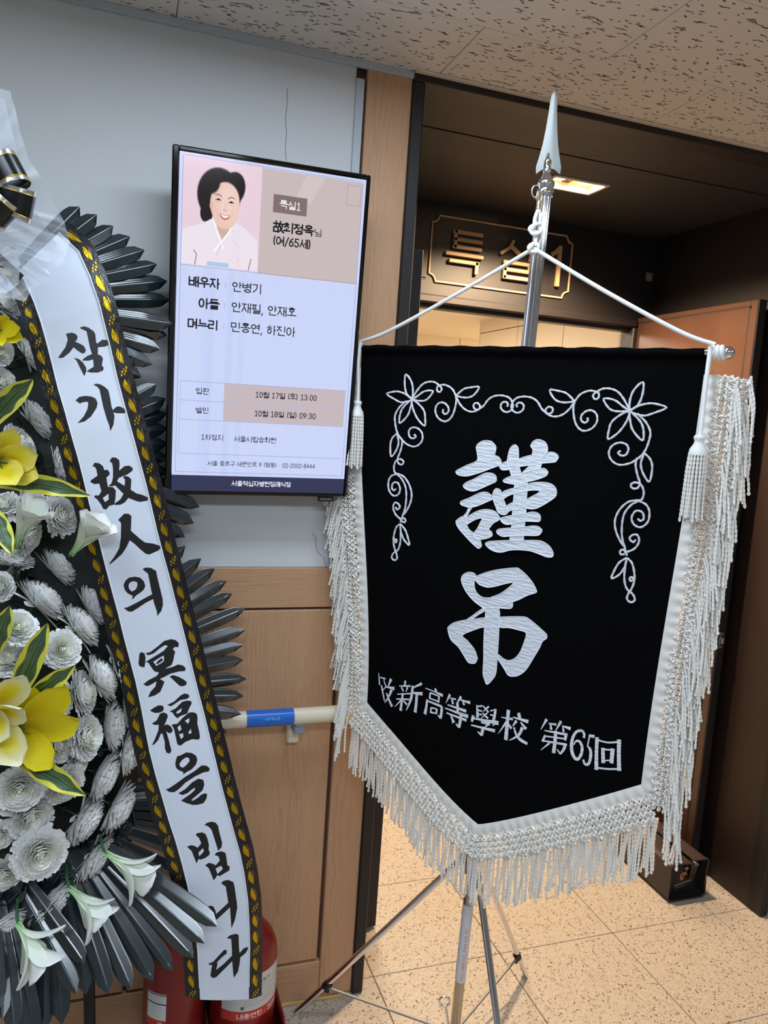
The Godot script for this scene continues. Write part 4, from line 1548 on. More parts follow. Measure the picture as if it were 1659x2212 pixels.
func build_backing():
	# the dark core in which the flowers are stuck, and the greenery between them
	var t := thing("wreath_core", "black round core of the wreath, seen dark between the white flowers", "wreath", Vector3(-0.175, 1.1, 0.24))
	var mb := MB.new()
	mb.lathe([Vector2(0.0, -0.03), Vector2(0.25, -0.03), Vector2(0.265, -0.01), Vector2(0.255, 0.035), Vector2(0.2, 0.08), Vector2(0.1, 0.11), Vector2(0.0, 0.12)], 40, Transform3D(Basis(Vector3.RIGHT, PI / 2 - 0.08).scaled_local(Vector3(0.98, 1.0, 2.4)), Vector3.ZERO))
	put("core", mb, M.moss, t)
	var lg := MB.new()
	for x in [-0.15, 0.12]:
		lg.tube([Vector3(x, -0.2, -0.05), Vector3(x * 1.25, -1.095, -0.02)], 0.012, 8)
	put("easel_leg", lg, M.rubber, t)
	var g := MB.new()
	for d in mums:
		var n := Vector3(d[3], d[4], d[5])
		for i in 8:
			var a: float = TAU * i / 8.0 + d[0] * 40.0
			var X := frame(Vector3.ZERO, n, Vector3(cos(a), sin(a), 0.3))
			var base: Vector3 = Vector3(d[0], d[1], d[2]) - n * d[6] * rng.randf_range(0.65, 1.1)
			var out := (X.basis.x * cos(a) + X.basis.z * sin(a) + n * rng.randf_range(-0.4, 0.35)).normalized()
			var L := rng.randf_range(0.022, 0.042)
			var sd := out.cross(n).normalized()
			var pts := []
			for v in 6:
				var s := v / 5.0
				var w := L * 0.2 * sin(PI * (s * 0.92 + 0.06)) * (1.35 if v % 2 else 0.8)
				for u in 3:
					pts.append(base + out * L * s + sd * (u - 1) * w - n * L * 0.3 * s * s + n * absf(u - 1.0) * w * 0.5)
			g.grid(pts, 2, 5)
	var o := put("greenery", g, M.leafgreen)
	tag(o, "small dark green leaves filling the gaps between the white chrysanthemums", "foliage")
	o.set_meta("kind", "stuff")
	o.set_meta("label", "small dark green leaves filling the gaps between the white chrysanthemums")


func ribbon_point(s: float, k: float) -> Vector3:
	# s across the white band 0..1, k along its rows
	var i := clampi(int(k), 0, rib.size() - 2)
	var f := k - i
	var a: Vector3 = Vector3(rib[i][0], rib[i][1], rib[i][2]).lerp(Vector3(rib[i][3], rib[i][4], rib[i][5]), s)
	var b: Vector3 = Vector3(rib[i + 1][0], rib[i + 1][1], rib[i + 1][2]).lerp(Vector3(rib[i + 1][3], rib[i + 1][4], rib[i + 1][5]), s)
	return a.lerp(b, f)


func border_image(metal: bool) -> ImageTexture:
	# gold leaves and small flowers on black, one repeat
	var c := Can.new(96, 384, rgb(0, 0, 0) if metal else rgb(22, 18, 20))
	var gold_ := rgb(255, 255, 255) if metal else rgb(212, 172, 34)
	for h in 2:
		var y := h * 192.0
		# two leaves a half repeat, then a small flower
		for l in 2:
			var o := y + 8 + l * 74.0
			var leaf := []
			for i in 13:
				var s := i / 12.0
				leaf.append(Vector2(46 + 14 * (s - 0.5) - 20.0 * sin(PI * s) * (1.0 + 0.14 * (i % 2)), o + 62 * s))
			for i in range(12, -1, -1):
				var s := i / 12.0
				leaf.append(Vector2(46 + 14 * (s - 0.5) + 11.0 * sin(PI * s), o + 62 * s))
			c.poly(leaf, gold_)
			c.path([Vector2(58, o + 6), Vector2(64, o + 30), Vector2(57, o + 60)], 2.4, gold_)
		var f := Vector2(48, y + 172)
		for e in [[-13, 0], [13, 0], [0, -11], [0, 12]]:
			var d := Vector2(e[0], e[1])
			var n := Vector2(-d.y, d.x) * 0.45
			c.poly([f + d * 0.3, f + d * 0.8 + n, f + d * 1.4, f + d * 0.8 - n], gold_)
		c.blob(Vector2(66, y + 160), Vector2(5, 7), gold_, 0.1)
		c.blob(Vector2(30, y + 184), Vector2(4, 5), gold_, 0.1)
	return c.texture()


func build_ribbon():
	var t := thing("ribbon_streamer", "long white ribbon with black brush lettering and black and gold borders", "ribbon")
	var n := rib.size() - 1
	var arc := [0.0]
	for i in n:
		arc.append(arc[i] + (ribbon_point(0.5, i + 1) - ribbon_point(0.5, i)).length())
	var total: float = arc[n]
	var W := 256
	var H := 1800
	var cans := [Can.new(W, H, rgb(214, 220, 232)), Can.new(W, H, rgb(214, 220, 232))]
	var pale := rgb(214, 220, 232)
	for g in ink:
		var pts := []
		for i in range(1, g.size(), 2):
			pts.append(Vector2(g[i] * W, g[i + 1] / total * 2.0 * H))
		for h in 2:
			var sh := []
			for p in pts:
				sh.append(p - Vector2(0, h * H))
			cans[h].poly(sh, rgb(14, 13, 17) if g[0] == 1 else pale)
	for h in 2:
		for x in [7.0, 17.0]:
			cans[h].line(Vector2(x, 0), Vector2(x, H), 1.6, 1.6, Color(rgb(176, 186, 208), 0.5))
	var mesh := ArrayMesh.new()
	var nor := []
	var sub := 4
	for h in 2:
		var mb := MB.new()
		var pts := []
		var uv := []
		for j in n * sub + 1:
			var k := float(j) / sub
			var al: float = lerpf(arc[mini(int(k), n - 1)], arc[mini(int(k) + 1, n)], k - int(k) if int(k) < n else 1.0) / total
			if (h == 0 and al <= 0.52) or (h == 1 and al >= 0.48):
				for u in 7:
					pts.append(ribbon_point(u / 6.0, minf(k, n - 0.0001)) + Vector3(0, 0, 0.002 * sin(PI * u / 6.0)))
					uv.append(Vector2(u / 6.0, al * 2.0 - h))
		# clip the halves at the middle by giving the overlap to the upper one only
		var rows := pts.size() / 7
		if h == 1:
			while rows > 1 and uv[7].y < 0.0:
				pts = pts.slice(7)
				uv = uv.slice(7)
				rows -= 1
			var f: float = (0.0 - uv[0].y) / maxf(uv[7].y - uv[0].y, 1e-6)
			for u in 7:
				pts[u] = (pts[u] as Vector3).lerp(pts[7 + u], f)
				uv[u] = Vector2(u / 6.0, 0.0)
		else:
			while rows > 1 and uv[(rows - 2) * 7].y > 1.0:
				pts = pts.slice(0, (rows - 1) * 7)
				uv = uv.slice(0, (rows - 1) * 7)
				rows -= 1
			var f: float = (1.0 - uv[(rows - 2) * 7].y) / maxf(uv[(rows - 1) * 7].y - uv[(rows - 2) * 7].y, 1e-6)
			for u in 7:
				pts[(rows - 1) * 7 + u] = (pts[(rows - 2) * 7 + u] as Vector3).lerp(pts[(rows - 1) * 7 + u], f)
				uv[(rows - 1) * 7 + u] = Vector2(u / 6.0, 1.0)
		mb.grid(pts, 6, rows - 1)
		for i in uv.size():
			mb.T[i] = uv[i]
		mb.add_to(mesh)
		var m := std(Color.WHITE, 0.45, 0.0, cans[h].texture())
		m.texture_repeat = false
		mesh.surface_set_material(h, m)
	put_mesh("white_band", mesh, null, t)
	var bm := std(Color.WHITE, 0.3, 1.0, border_image(false))
	bm.metallic_texture = border_image(true)
	bumpy_uv(bm)
	for e in [0.0, 1.0]:
		var mb := MB.new()
		var pts := []
		var al := []
		for j in n * 3 + 1:
			var k := minf(j / 3.0, n - 0.0001)
			var a := ribbon_point(e, k)
			var out := (ribbon_point(e, k) - ribbon_point(1.0 - e, k)).normalized()
			for u in 4:
				var f := u / 3.0
				pts.append(a + out * 0.0275 * f + Vector3(0, 0, -0.004 * f - 0.006 * f * f + 0.002 * sin(k * 2.2) * f))
				al.append(lerpf(arc[mini(int(k), n - 1)], arc[mini(int(k) + 1, n)], k - int(k)))
		mb.grid(pts, 3, n * 3)
		for i in al.size():
			mb.T[i] = Vector2((i % 4) / 3.0 if e > 0.5 else 1.0 - (i % 4) / 3.0, al[i] / 0.17)
		put("border", mb, bm, t)
	put("hem", hem(), M.piping, t)


func bumpy_uv(m: StandardMaterial3D):
	var t := NoiseTexture2D.new()
	t.width = 256
	t.height = 256
	t.seamless = true
	t.noise = FastNoiseLite.new()
	t.noise.seed = 17
	t.noise.frequency = 0.03
	m.heightmap_enabled = true
	m.heightmap_texture = t
	m.heightmap_scale = 0.12


func hem() -> MB:
	# thin raised edges of the white band
	var mb := MB.new()
	for e in [0.0, 1.0]:
		var p := []
		for j in rib.size() * 2 - 2:
			p.append(ribbon_point(e, j / 2.0) + Vector3(0, 0, 0.0012))
		mb.tube(p, 0.0011, 6)
	return mb


func gauze_sheet(c: Vector3, rim: Array, seed_: int, amp: float) -> MB:
	var nz := FastNoiseLite.new()
	nz.seed = seed_
	nz.frequency = 5.0
	var n := rim.size()
	var per := 6
	var mb := MB.new()
	var pts := []
	var nv := 12
	for v in nv + 1:
		var s := float(v) / nv
		for i in n * per + 1:
			var a: Vector3 = rim[(i / per) % n]
			var b: Vector3 = rim[(i / per + 1) % n]
			var p := c.lerp(a.lerp(b, (i % per) / float(per)), s)
			var fold := absf(nz.get_noise_2d(i * 0.035, s * 0.05 + seed_)) * 2.0 - 0.5
			p += Vector3(0.2, 0.2, 1).normalized() * fold * amp * sin(PI * minf(s * 0.8 + 0.05, 1))
			pts.append(p)
	mb.grid(pts, n * per, nv)
	return mb


func build_bow():
	var t := thing("gauze_wrap", "crumpled translucent white gauze over the top of the ribbon, at the left edge", "gauze")
	var z := 0.45
	var sheets := [
		[Vector3(-0.24, 1.86, 0.43), [Vector3(-0.30, 2.03, z), Vector3(-0.172, 2.02, z), Vector3(-0.158, 1.965, z), Vector3(-0.147, 1.93, z), Vector3(-0.126, 1.897, z), Vector3(-0.096, 1.848, z - 0.02), Vector3(-0.086, 1.815, z - 0.03), Vector3(-0.094, 1.775, z), Vector3(-0.16, 1.715, z), Vector3(-0.30, 1.70, z)], 3, 0.016],
		[Vector3(-0.21, 1.80, 0.46), [Vector3(-0.20, 1.83, 0.50), Vector3(-0.13, 1.84, 0.49), Vector3(-0.10, 1.80, 0.47), Vector3(-0.115, 1.765, 0.48), Vector3(-0.108, 1.742, 0.49), Vector3(-0.135, 1.728, 0.48), Vector3(-0.146, 1.705, 0.48), Vector3(-0.2, 1.712, 0.49), Vector3(-0.28, 1.72, 0.48)], 8, 0.026],
		[Vector3(-0.22, 1.90, 0.44), [Vector3(-0.26, 2.0, 0.46), Vector3(-0.178, 2.005, 0.465), Vector3(-0.165, 1.95, 0.47), Vector3(-0.155, 1.905, 0.47), Vector3(-0.175, 1.885, 0.48), Vector3(-0.26, 1.87, 0.48)], 15, 0.014],
		[Vector3(-0.20, 1.76, 0.47), [Vector3(-0.21, 1.79, 0.51), Vector3(-0.165, 1.79, 0.51), Vector3(-0.15, 1.765, 0.505), Vector3(-0.152, 1.73, 0.5), Vector3(-0.17, 1.712, 0.5), Vector3(-0.24, 1.715, 0.5)], 21, 0.022]]
	for s in sheets:
		put("sheet", gauze_sheet(s[0], s[1], s[2], s[3]), M.gauze, t)
	var b := thing("ribbon_bow", "black ribbon bow loops with silver and gold edges against the white gauze", "bow", Vector3(-0.2, 1.86, 0.5))
	# loops: tip, and the direction of the band's width
	for l in [[Vector3(0.052, 0.035, 0.03), Vector3(0.55, -0.75, 0.3), 0.05], [Vector3(0.068, -0.023, 0.03), Vector3(0.03, 1, 0.1), 0.046], [Vector3(0.036, -0.045, 0.035), Vector3(0.5, 0.8, 0.1), 0.044], [Vector3(-0.06, 0.03, 0.03), Vector3(0.4, 0.8, 0.1), 0.046]]:
		var tip: Vector3 = l[0]
		var wd: Vector3 = (l[1] as Vector3).normalized()
		wd = (wd - tip.normalized() * wd.dot(tip.normalized()) * 0.8).normalized()
		var up := tip.cross(wd).normalized()
		if up.z < 0:
			up = -up
		var path := []
		for i in 25:
			var a := PI * 2.0 * i / 24.0
			path.append(tip * (0.5 - 0.5 * cos(a)) + up * 0.022 * sin(a) * (0.5 - 0.5 * cos(a) + 0.25))
		var band := MB.new()
		var edge := MB.new()
		var pb := []
		var pe := [[], []]
		for i in 25:
			var w: float = l[2] * (0.6 + 0.4 * (0.5 - 0.5 * cos(PI * 2.0 * i / 24.0)))
			for u in 3:
				pb.append(path[i] + wd * w * (u - 1) * 0.34)
			for e in 2:
				var sg := -1.0 if e == 0 else 1.0
				pe[e].append(path[i] + wd * w * sg * 0.34)
				pe[e].append(path[i] + wd * w * sg * 0.42 + up * 0.0008 * sin(i * 2.6))
				pe[e].append(path[i] + wd * w * sg * 0.5 + up * 0.0012 * sin(i * 1.9))
		band.grid(pb, 2, 24)
		for e in 2:
			edge.grid(pe[e], 2, 24)
		var o := put("loop", band, M.satin_black, b)
		put("metallic_edge", edge, M.silver, o)
		var gt := MB.new()
		for sg in [-1.0, 1.0]:
			var gp := []
			for i in 25:
				gp.append(path[i] + wd * l[2] * (0.6 + 0.4 * (0.5 - 0.5 * cos(PI * 2.0 * i / 24.0))) * sg * 0.35)
			gt.tube(gp, 0.0009, 5)
		put("gold_thread", gt, M.gold_thread, o)
	var kn := MB.new()
	kn.lathe([Vector2(0, -0.02), Vector2(0.014, -0.012), Vector2(0.017, 0), Vector2(0.014, 0.012), Vector2(0, 0.02)], 14)
	put("knot", kn, M.satin_black, b)
	# the ribbon's other end slips out under the gauze
	var tl := MB.new()
	var tp := []
	for i in 9:
		var s := i / 8.0
		var c := Vector3(-0.03, -0.06, -0.03).lerp(Vector3(0.045, -0.125, -0.02), s)
		tp.append(c + Vector3(-0.008, -0.010, 0))
		tp.append(c + Vector3(0.008, 0.010, 0.002))
	tl.grid(tp, 1, 8)
	var bm := std(Color.WHITE, 0.3, 1.0, border_image(false))
	bm.metallic_texture = border_image(true)
	put("tail", tl, bm, b)


func build_wreath():
	build_palms()
	build_backing()
	build_blades()
	build_mums()
	build_lilies()
	build_ribbon()
	build_bow()


# ---------------------------------------------------------------- extinguishers
func build_extinguishers():
	for k in 2:
		var x: float = [0.150, 0.313][k]
		var z: float = [0.125, 0.125][k]
		var r: float = [0.070, 0.078][k]
		var t := thing("fire_extinguisher", ["red fire extinguisher left of the ribbon's lower end, behind the hanging palm tips", "red fire extinguisher right of the ribbon's lower end, in a flared red stand"][k], "extinguisher", Vector3(x, 0, z), "fire extinguishers on the floor")
		var top: float = [0.30, 0.272][k]
		var b := MB.new()
		b.lathe([Vector2(0, 0.03), Vector2(r - 0.006, 0.03), Vector2(r, 0.04), Vector2(r, top), Vector2(r * 0.96, top + 0.022), Vector2(r * 0.84, top + 0.045), Vector2(r * 0.62, top + 0.066), Vector2(r * 0.35, top + 0.08), Vector2(0.02, top + 0.086), Vector2(0.02, top + 0.1), Vector2(0, top + 0.1)], 40)
		put("body", b, M.red, t)
		var v := MB.new()
		v.box(Vector3(0, top + 0.112, 0), Vector3(0.034, 0.026, 0.034), 0.004)
		v.box(Vector3(-0.04, top + 0.135, 0.0), Vector3(0.11, 0.012, 0.02), 0.004)
		v.box(Vector3(-0.045, top + 0.112, 0.0), Vector3(0.09, 0.008, 0.018), 0.003)
		put("valve", v, M.rubber, t)
		var h := MB.new()
		h.tube(spline([Vector3(0.02, top + 0.11, 0), Vector3(0.07, top + 0.09, 0.01), Vector3(r + 0.008, top - 0.02, -0.02), Vector3(r + 0.008, 0.12, -0.03)], 8) if k == 0 else spline([Vector3(-0.02, top + 0.11, 0), Vector3(-0.07, top + 0.09, 0.01), Vector3(-r - 0.01, top - 0.02, -0.02), Vector3(-r - 0.01, 0.12, -0.03)], 8), 0.0085, 10)
		put("hose", h, M.rubber, t)
		var s := MB.new()
		var w := r * (1.02 if k == 0 else 1.8)
		var sides := 36 if k == 0 else 4
		var S4 := Transform3D(Basis(Vector3.UP, PI / 4), Vector3(0.006 * k, 0, 0))
		s.lathe([Vector2(w * 0.9, 0.03), Vector2(w * 0.95, 0.0), Vector2(w, 0.0), Vector2(w * 0.99, 0.02), Vector2(w * 0.93, 0.105), Vector2(w * 0.88, 0.108), Vector2(w * 0.85, 0.1), Vector2(w * 0.86, 0.03)] if k == 1 else [Vector2(0, 0), Vector2(w, 0), Vector2(w, 0.04), Vector2(w * 0.96, 0.042)], sides, S4, 1.0, 0.95)
		s.lathe([Vector2(0, 0.0), Vector2(w * 0.95, 0.0), Vector2(w * 0.95, 0.03), Vector2(0, 0.031)], sides, S4)
		put("stand", s, M.red_stand, t)
		# label wrapped round the body
		var can := Can.new(420, 300, rgb(206, 206, 204))
		can.rect(0, 236, 420, 300, rgb(190, 48, 44))
		if k == 1:
			write(can, "분말소화기", 150, 40, 30, 3.0, rgb(40, 40, 44))
			can.rect(150, 88, 210, 148, rgb(24, 24, 26))
			can.path([Vector2(192, 104), Vector2(176, 100), Vector2(168, 116), Vector2(176, 134), Vector2(194, 130)], 6, rgb(230, 230, 230))
			for i in 7:
				can.line(Vector2(224, 86 + i * 18), Vector2(330 - 13 * (i % 3), 86 + i * 18), 2.5, 2.5, rgb(110, 112, 116))
			for i in 3:
				can.line(Vector2(130, 168 + i * 18), Vector2(212, 168 + i * 18), 2.2, 2.2, rgb(120, 122, 126))
			can.blob(Vector2(122, 214), Vector2(10, 12), rgb(30, 110, 70))
			write(can, "내용연한 : 2030", 92, 250, 40, 4.0, rgb(240, 236, 232))
		else:
			can.rect(0, 8, 420, 16, rgb(20, 20, 40))
			can.rect(0, 88, 420, 98, rgb(20, 20, 40))
			for i in 5:
				can.line(Vector2(200, 28 + i * 12), Vector2(360 - 20 * (i % 2), 28 + i * 12), 2, 2, rgb(150, 140, 142))
			for i in 8:
				can.line(Vector2(120, 112 + i * 13), Vector2(330, 112 + i * 13), 2, 2, rgb(160, 164, 164))
			can.rect(230, 200, 280, 216, rgb(204, 196, 90))
			write(can, "06월", 250, 246, 44, 4.0, rgb(236, 200, 200))
		var lm := MB.new()
		var y0: float = [0.16, 0.15][k]
		var y1: float = [0.243, 0.262][k]
		var a0: float = [2.6, 2.4][k]
		var a1: float = [1.88, 0.15][k]
		for i in 20:
			var e0 := lerpf(a0, a1, i / 20.0)
			var e1 := lerpf(a0, a1, (i + 1) / 20.0)
			var n0 := Vector3(cos(e0), 0, sin(e0))
			var n1 := Vector3(cos(e1), 0, sin(e1))
			lm.q(lm.v(n0 * (r + 0.0006) + Vector3(0, y1, 0), n0, Vector2(i / 20.0, 0)), lm.v(n1 * (r + 0.0006) + Vector3(0, y1, 0), n1, Vector2((i + 1) / 20.0, 0)), lm.v(n1 * (r + 0.0006) + Vector3(0, y0, 0), n1, Vector2((i + 1) / 20.0, 1)), lm.v(n0 * (r + 0.0006) + Vector3(0, y0, 0), n0, Vector2(i / 20.0, 1)))
		put("label", lm, std(Color.WHITE, 0.4, 0.0, can.texture()), t)


# ---------------------------------------------------------------- the banner's tripod stand
const POLE_FOOT := Vector3(0.8252, 0.02, 0.2559)
const POLE_TOP := Vector3(0.8152, 2.062, 0.3531)


func on_pole(y: float) -> Vector3:
	return POLE_FOOT.lerp(POLE_TOP, (y - POLE_FOOT.y) / (POLE_TOP.y - POLE_FOOT.y))


func build_stand():
	var t := thing("banner_stand", "chrome tripod stand with a tall pole and a spearhead finial carrying the black banner", "stand")
	var dir := (POLE_TOP - POLE_FOOT).normalized()
	var X := frame(POLE_FOOT, dir, Vector3(0, 0, 1))
	var L := (POLE_TOP - POLE_FOOT).length()
	var lo := MB.new()
	lo.lathe([Vector2(0, 0), Vector2(0.0125, 0.0), Vector2(0.0125, 0.70)], 24, X)
	put("lower_pole", lo, M.steel, t)
	var up := MB.new()
	up.lathe([Vector2(0.0, 0.68), Vector2(0.0132, 0.68), Vector2(0.0132, L), Vector2(0.0, L)], 32, X)
	# shallow flutes of the upper tube
	for i in 10:
		var a := TAU * i / 10.0
		var o := X.basis * Vector3(cos(a) * 0.0126, 0, sin(a) * 0.0126)
		up.tube([X * Vector3(0, 0.69, 0) + o, X * Vector3(0, L - 0.005, 0) + o], 0.0026, 6)
	put("upper_pole", up, M.chrome, t)
	var col := MB.new()
	col.lathe([Vector2(0.0132, L - 0.022), Vector2(0.0175, L - 0.022), Vector2(0.019, L - 0.018), Vector2(0.019, L - 0.010), Vector2(0.0165, L - 0.006), Vector2(0.019, L), Vector2(0.019, L + 0.006), Vector2(0.015, L + 0.010), Vector2(0.011, L + 0.018), Vector2(0.0085, L + 0.022), Vector2(0.0105, L + 0.027), Vector2(0.0085, L + 0.032), Vector2(0.0065, L + 0.04), Vector2(0.0085, L + 0.046), Vector2(0.0065, L + 0.05), Vector2(0.0, L + 0.052)], 28, X)
	var cap := put("collar", col, M.chrome, t)
	var rg := MB.new()
	var rp := []
	for i in 20:
		var a := TAU * i / 20.0
		rp.append(X * Vector3(-0.022 + 0.010 * cos(a), L - 0.016 + 0.012 * sin(a), 0.004))
	rg.tube(rp, 0.0016, 7, false, true)
	put("ring", rg, M.chrome, cap)
	# spearhead: a flat leaf blade, lightly twisted, with a diamond section
	var sp := MB.new()
	var prof := [[0.0, 0.0245], [0.006, 0.0255], [0.02, 0.021], [0.045, 0.0155], [0.075, 0.0115], [0.105, 0.0085], [0.125, 0.0072], [0.138, 0.0058], [0.145, 0.003], [0.1465, 0.0006]]
	var Y := Transform3D(X.basis * Basis(Vector3.UP, -0.42) * Basis(Vector3.FORWARD, -0.03), X * Vector3(0.003, L + 0.034, 0))
	var ptsf := []
	for side in [1.0, -1.0]:
		ptsf = []
		for v in prof.size():
			var w: float = prof[v][1]
			for u in 5:
				var e := (u - 2) / 2.0
				var low := 0.012 * e * e if v == 0 else (0.004 * e * e if v == 1 else 0.0)
				ptsf.append(Y * Vector3(e * w, prof[v][0] - low, side * 0.0032 * (1.0 - absf(e)) * (1.0 - v * 0.07) + side * 0.0004))
		sp.grid(ptsf, 4, prof.size() - 1, 1, 1, side < 0)
	put("spearhead", sp, M.alu, t)
	var sk := MB.new()
	sk.lathe([Vector2(0.0, 0.028), Vector2(0.0085, 0.028), Vector2(0.0085, 0.04), Vector2(0.004, 0.062), Vector2(0.0, 0.066)], 4, Transform3D(X.basis, X * Vector3(0, L, 0)), 0.7)
	put("socket", sk, M.chrome, t)
	# legs, hub, braces
	var hub := on_pole(0.53)
	var hb := MB.new()
	hb.lathe([Vector2(0.0126, -0.03), Vector2(0.02, -0.03), Vector2(0.021, -0.012), Vector2(0.021, 0.018), Vector2(0.017, 0.03), Vector2(0.0126, 0.03)], 24, frame(hub, dir, Vector3(0, 0, 1)))
	put("hub", hb, M.chrome, t)
	var slide := on_pole(0.055)
	var feet := [Vector3(0.472, 0.0, 0.04), Vector3(1.138, 0.0, 0.066), Vector3(0.80, 0.0, 0.66)]
	for k in 3:
		var f: Vector3 = feet[k]
		var d := (f - Vector3(hub.x, 0, hub.z)).normalized()
		var a := hub + d * 0.024
		var mb := MB.new()
		mb.tube([a, f + Vector3(0, 0.004, 0)], 0.0082, 16)
		put("leg", mb, M.chrome, t)
		var lug := MB.new()
		lug.box(Vector3.ZERO, Vector3(0.016, 0.03, 0.03), 0.003, frame(hub + d * 0.016, dir, d))
		put("leg_joint", lug, M.chrome, t)
		var j := a.lerp(f, 0.80)
		var bs := MB.new()
		bs.tube([slide + d * 0.016, j + Vector3(0, -0.008, 0)], 0.0034, 8)
		put("brace", bs, M.alu, t)
		var cl := MB.new()
		cl.lathe([Vector2(0.0083, -0.012), Vector2(0.0105, -0.01), Vector2(0.0105, 0.01), Vector2(0.0083, 0.012)], 16, frame(j, a - f, Vector3(0, 0, 1)))
		cl.box(Vector3.ZERO, Vector3(0.006, 0.02, 0.012), 0.001, frame(j + Vector3(0, -0.012, 0), Vector3.UP, d))
		put("brace_clamp", cl, M.rubber, t)
	var sl := MB.new()
	sl.lathe([Vector2(0.0126, -0.02), Vector2(0.018, -0.02), Vector2(0.018, 0.02), Vector2(0.0126, 0.02)], 24, frame(slide, dir, Vector3(0, 0, 1)))
	put("sliding_collar", sl, M.alu, t)
	# ring bolt beside the pole, and a short chain
	var rb := MB.new()
	var rpos := Vector3(0.769, 0.185, 0.30)
	var rpp := []
	for i in 20:
		var a := TAU * i / 20.0
		rpp.append(rpos + Vector3(0.012 * cos(a), 0.012 * sin(a), 0.004 * cos(a)))
	rb.tube(rpp, 0.0028, 8, false, true)
	rb.tube([rpos + Vector3(0.003, -0.012, 0), slide + Vector3(-0.016, 0.004, 0.004)], 0.0035, 10)
	put("ring_bolt", rb, M.chrome, t)
	var a0 := hub.lerp(feet[2], 0.74) + Vector3(0.01, 0.01, -0.02)
	var a1 := slide + Vector3(0.035, -0.10, 0.11)
	for i in 16:
		var p := a0.lerp(a1, i / 15.0) + Vector3(0, -0.02 * sin(PI * i / 15.0), 0)
		var along := (a1 - a0).normalized()
		var B := frame(p, along, Vector3(1, 0, 0.2) if i % 2 else Vector3(-0.2, 0.3, 1))
		var lp := []
		for q in 12:
			var an := TAU * q / 12.0
			lp.append(B * Vector3(0.0036 * cos(an), 0.0085 * sin(an), 0))
		var ck := MB.new()
		ck.tube(lp, 0.0011, 6, false, true)
		put("chain_link", ck, M.chrome, t)
	# the printed sleeve low on the pole
	var can := Can.new(1024, 256, rgb(206, 210, 216))
	var red_ := rgb(196, 66, 58)
	write(can, "02) 400-4409, 010-8884-1234", 300, 92, 44, 4.0, red_, 0.94, 690.0)
	can.poly([Vector2(70, 190), Vector2(110, 176), Vector2(150, 186), Vector2(112, 196), Vector2(84, 214)], rgb(214, 110, 44))
	for i in 15:
		var x := 300 + i * 46.0
		can.line(Vector2(x, 176), Vector2(x + (14 if i % 3 else 0), 206), 6, 6, rgb(30, 34, 50))
		if i % 2 == 0:
			can.line(Vector2(x, 176), Vector2(x + 20, 176), 5, 5, rgb(30, 34, 50))
	for i in 26:
		can.line(Vector2(60 + i * 36, 22), Vector2(78 + i * 36, 22), 9, 9, Color(rgb(60, 66, 84), 0.8))
	var lb := MB.new()
	var y1 := 0.415
	var y0 := 0.205
	var E := frame(Vector3.ZERO, dir, Vector3(0, 0, 1))
	for i in 24:
		var e0 := PI * 1.15 - PI * 1.3 * i / 24.0
		var e1 := PI * 1.15 - PI * 1.3 * (i + 1) / 24.0
		var n0 := E.basis * Vector3(cos(e0), 0, sin(e0))
		var n1 := E.basis * Vector3(cos(e1), 0, sin(e1))
		var v0 := i / 24.0
		var v1 := (i + 1) / 24.0
		lb.q(lb.v(on_pole(y1) + n0 * 0.0131, n0, Vector2(0, v0)), lb.v(on_pole(y1) + n1 * 0.0131, n1, Vector2(0, v1)), lb.v(on_pole(y0) + n1 * 0.0131, n1, Vector2(1, v1)), lb.v(on_pole(y0) + n0 * 0.0131, n0, Vector2(1, v0)))
	put("printed_label", lb, std(Color.WHITE, 0.35, 0.0, can.texture()), t)


# ---------------------------------------------------------------- the banner
const BL0 := Vector3(0.5312, 1.7283, 0.0609)
const BR0 := Vector3(1.0192, 1.7283, 0.6477)
const BL1 := Vector3(0.5843, 0, 0.1195)
const BR1 := Vector3(1.0016, 0, 0.6260)
const BN := Vector3(-0.7689, 0, 0.6394)
const BW := 0.7632
const BH := 0.853
const BTIP := 1.04


func cloth(x: float, d: float, lift := 0.0) -> Vector3:
	# x from the middle, d down from the bar, both along the cloth
	var a := x / BW + 0.5
	var k := clampf(d / BH, 0, 1)
	k = k * k * (3.0 - 2.0 * k)
	var l := BL0.lerp(Vector3(BL1.x, BL0.y, BL1.z), k)
	var r := BR0.lerp(Vector3(BR1.x, BR0.y, BR1.z), k)
	var p := l.lerp(r, a)
	p += BN * (0.03 * sin(PI * clampf(a, 0, 1)) * k + lift)
	p += BN * 0.0025 * sin(a * 11.0 + d * 3.0) * k
	p.y = BL0.y - d
	if p.z < 0.045:
		p.z = 0.045 - (0.045 - p.z) * 0.3
	return p


func bottom_of(x: float) -> float:
	var f := absf(x) / (BW * 0.5)
	return lerpf(BTIP, BH, pow(f, 1.1))


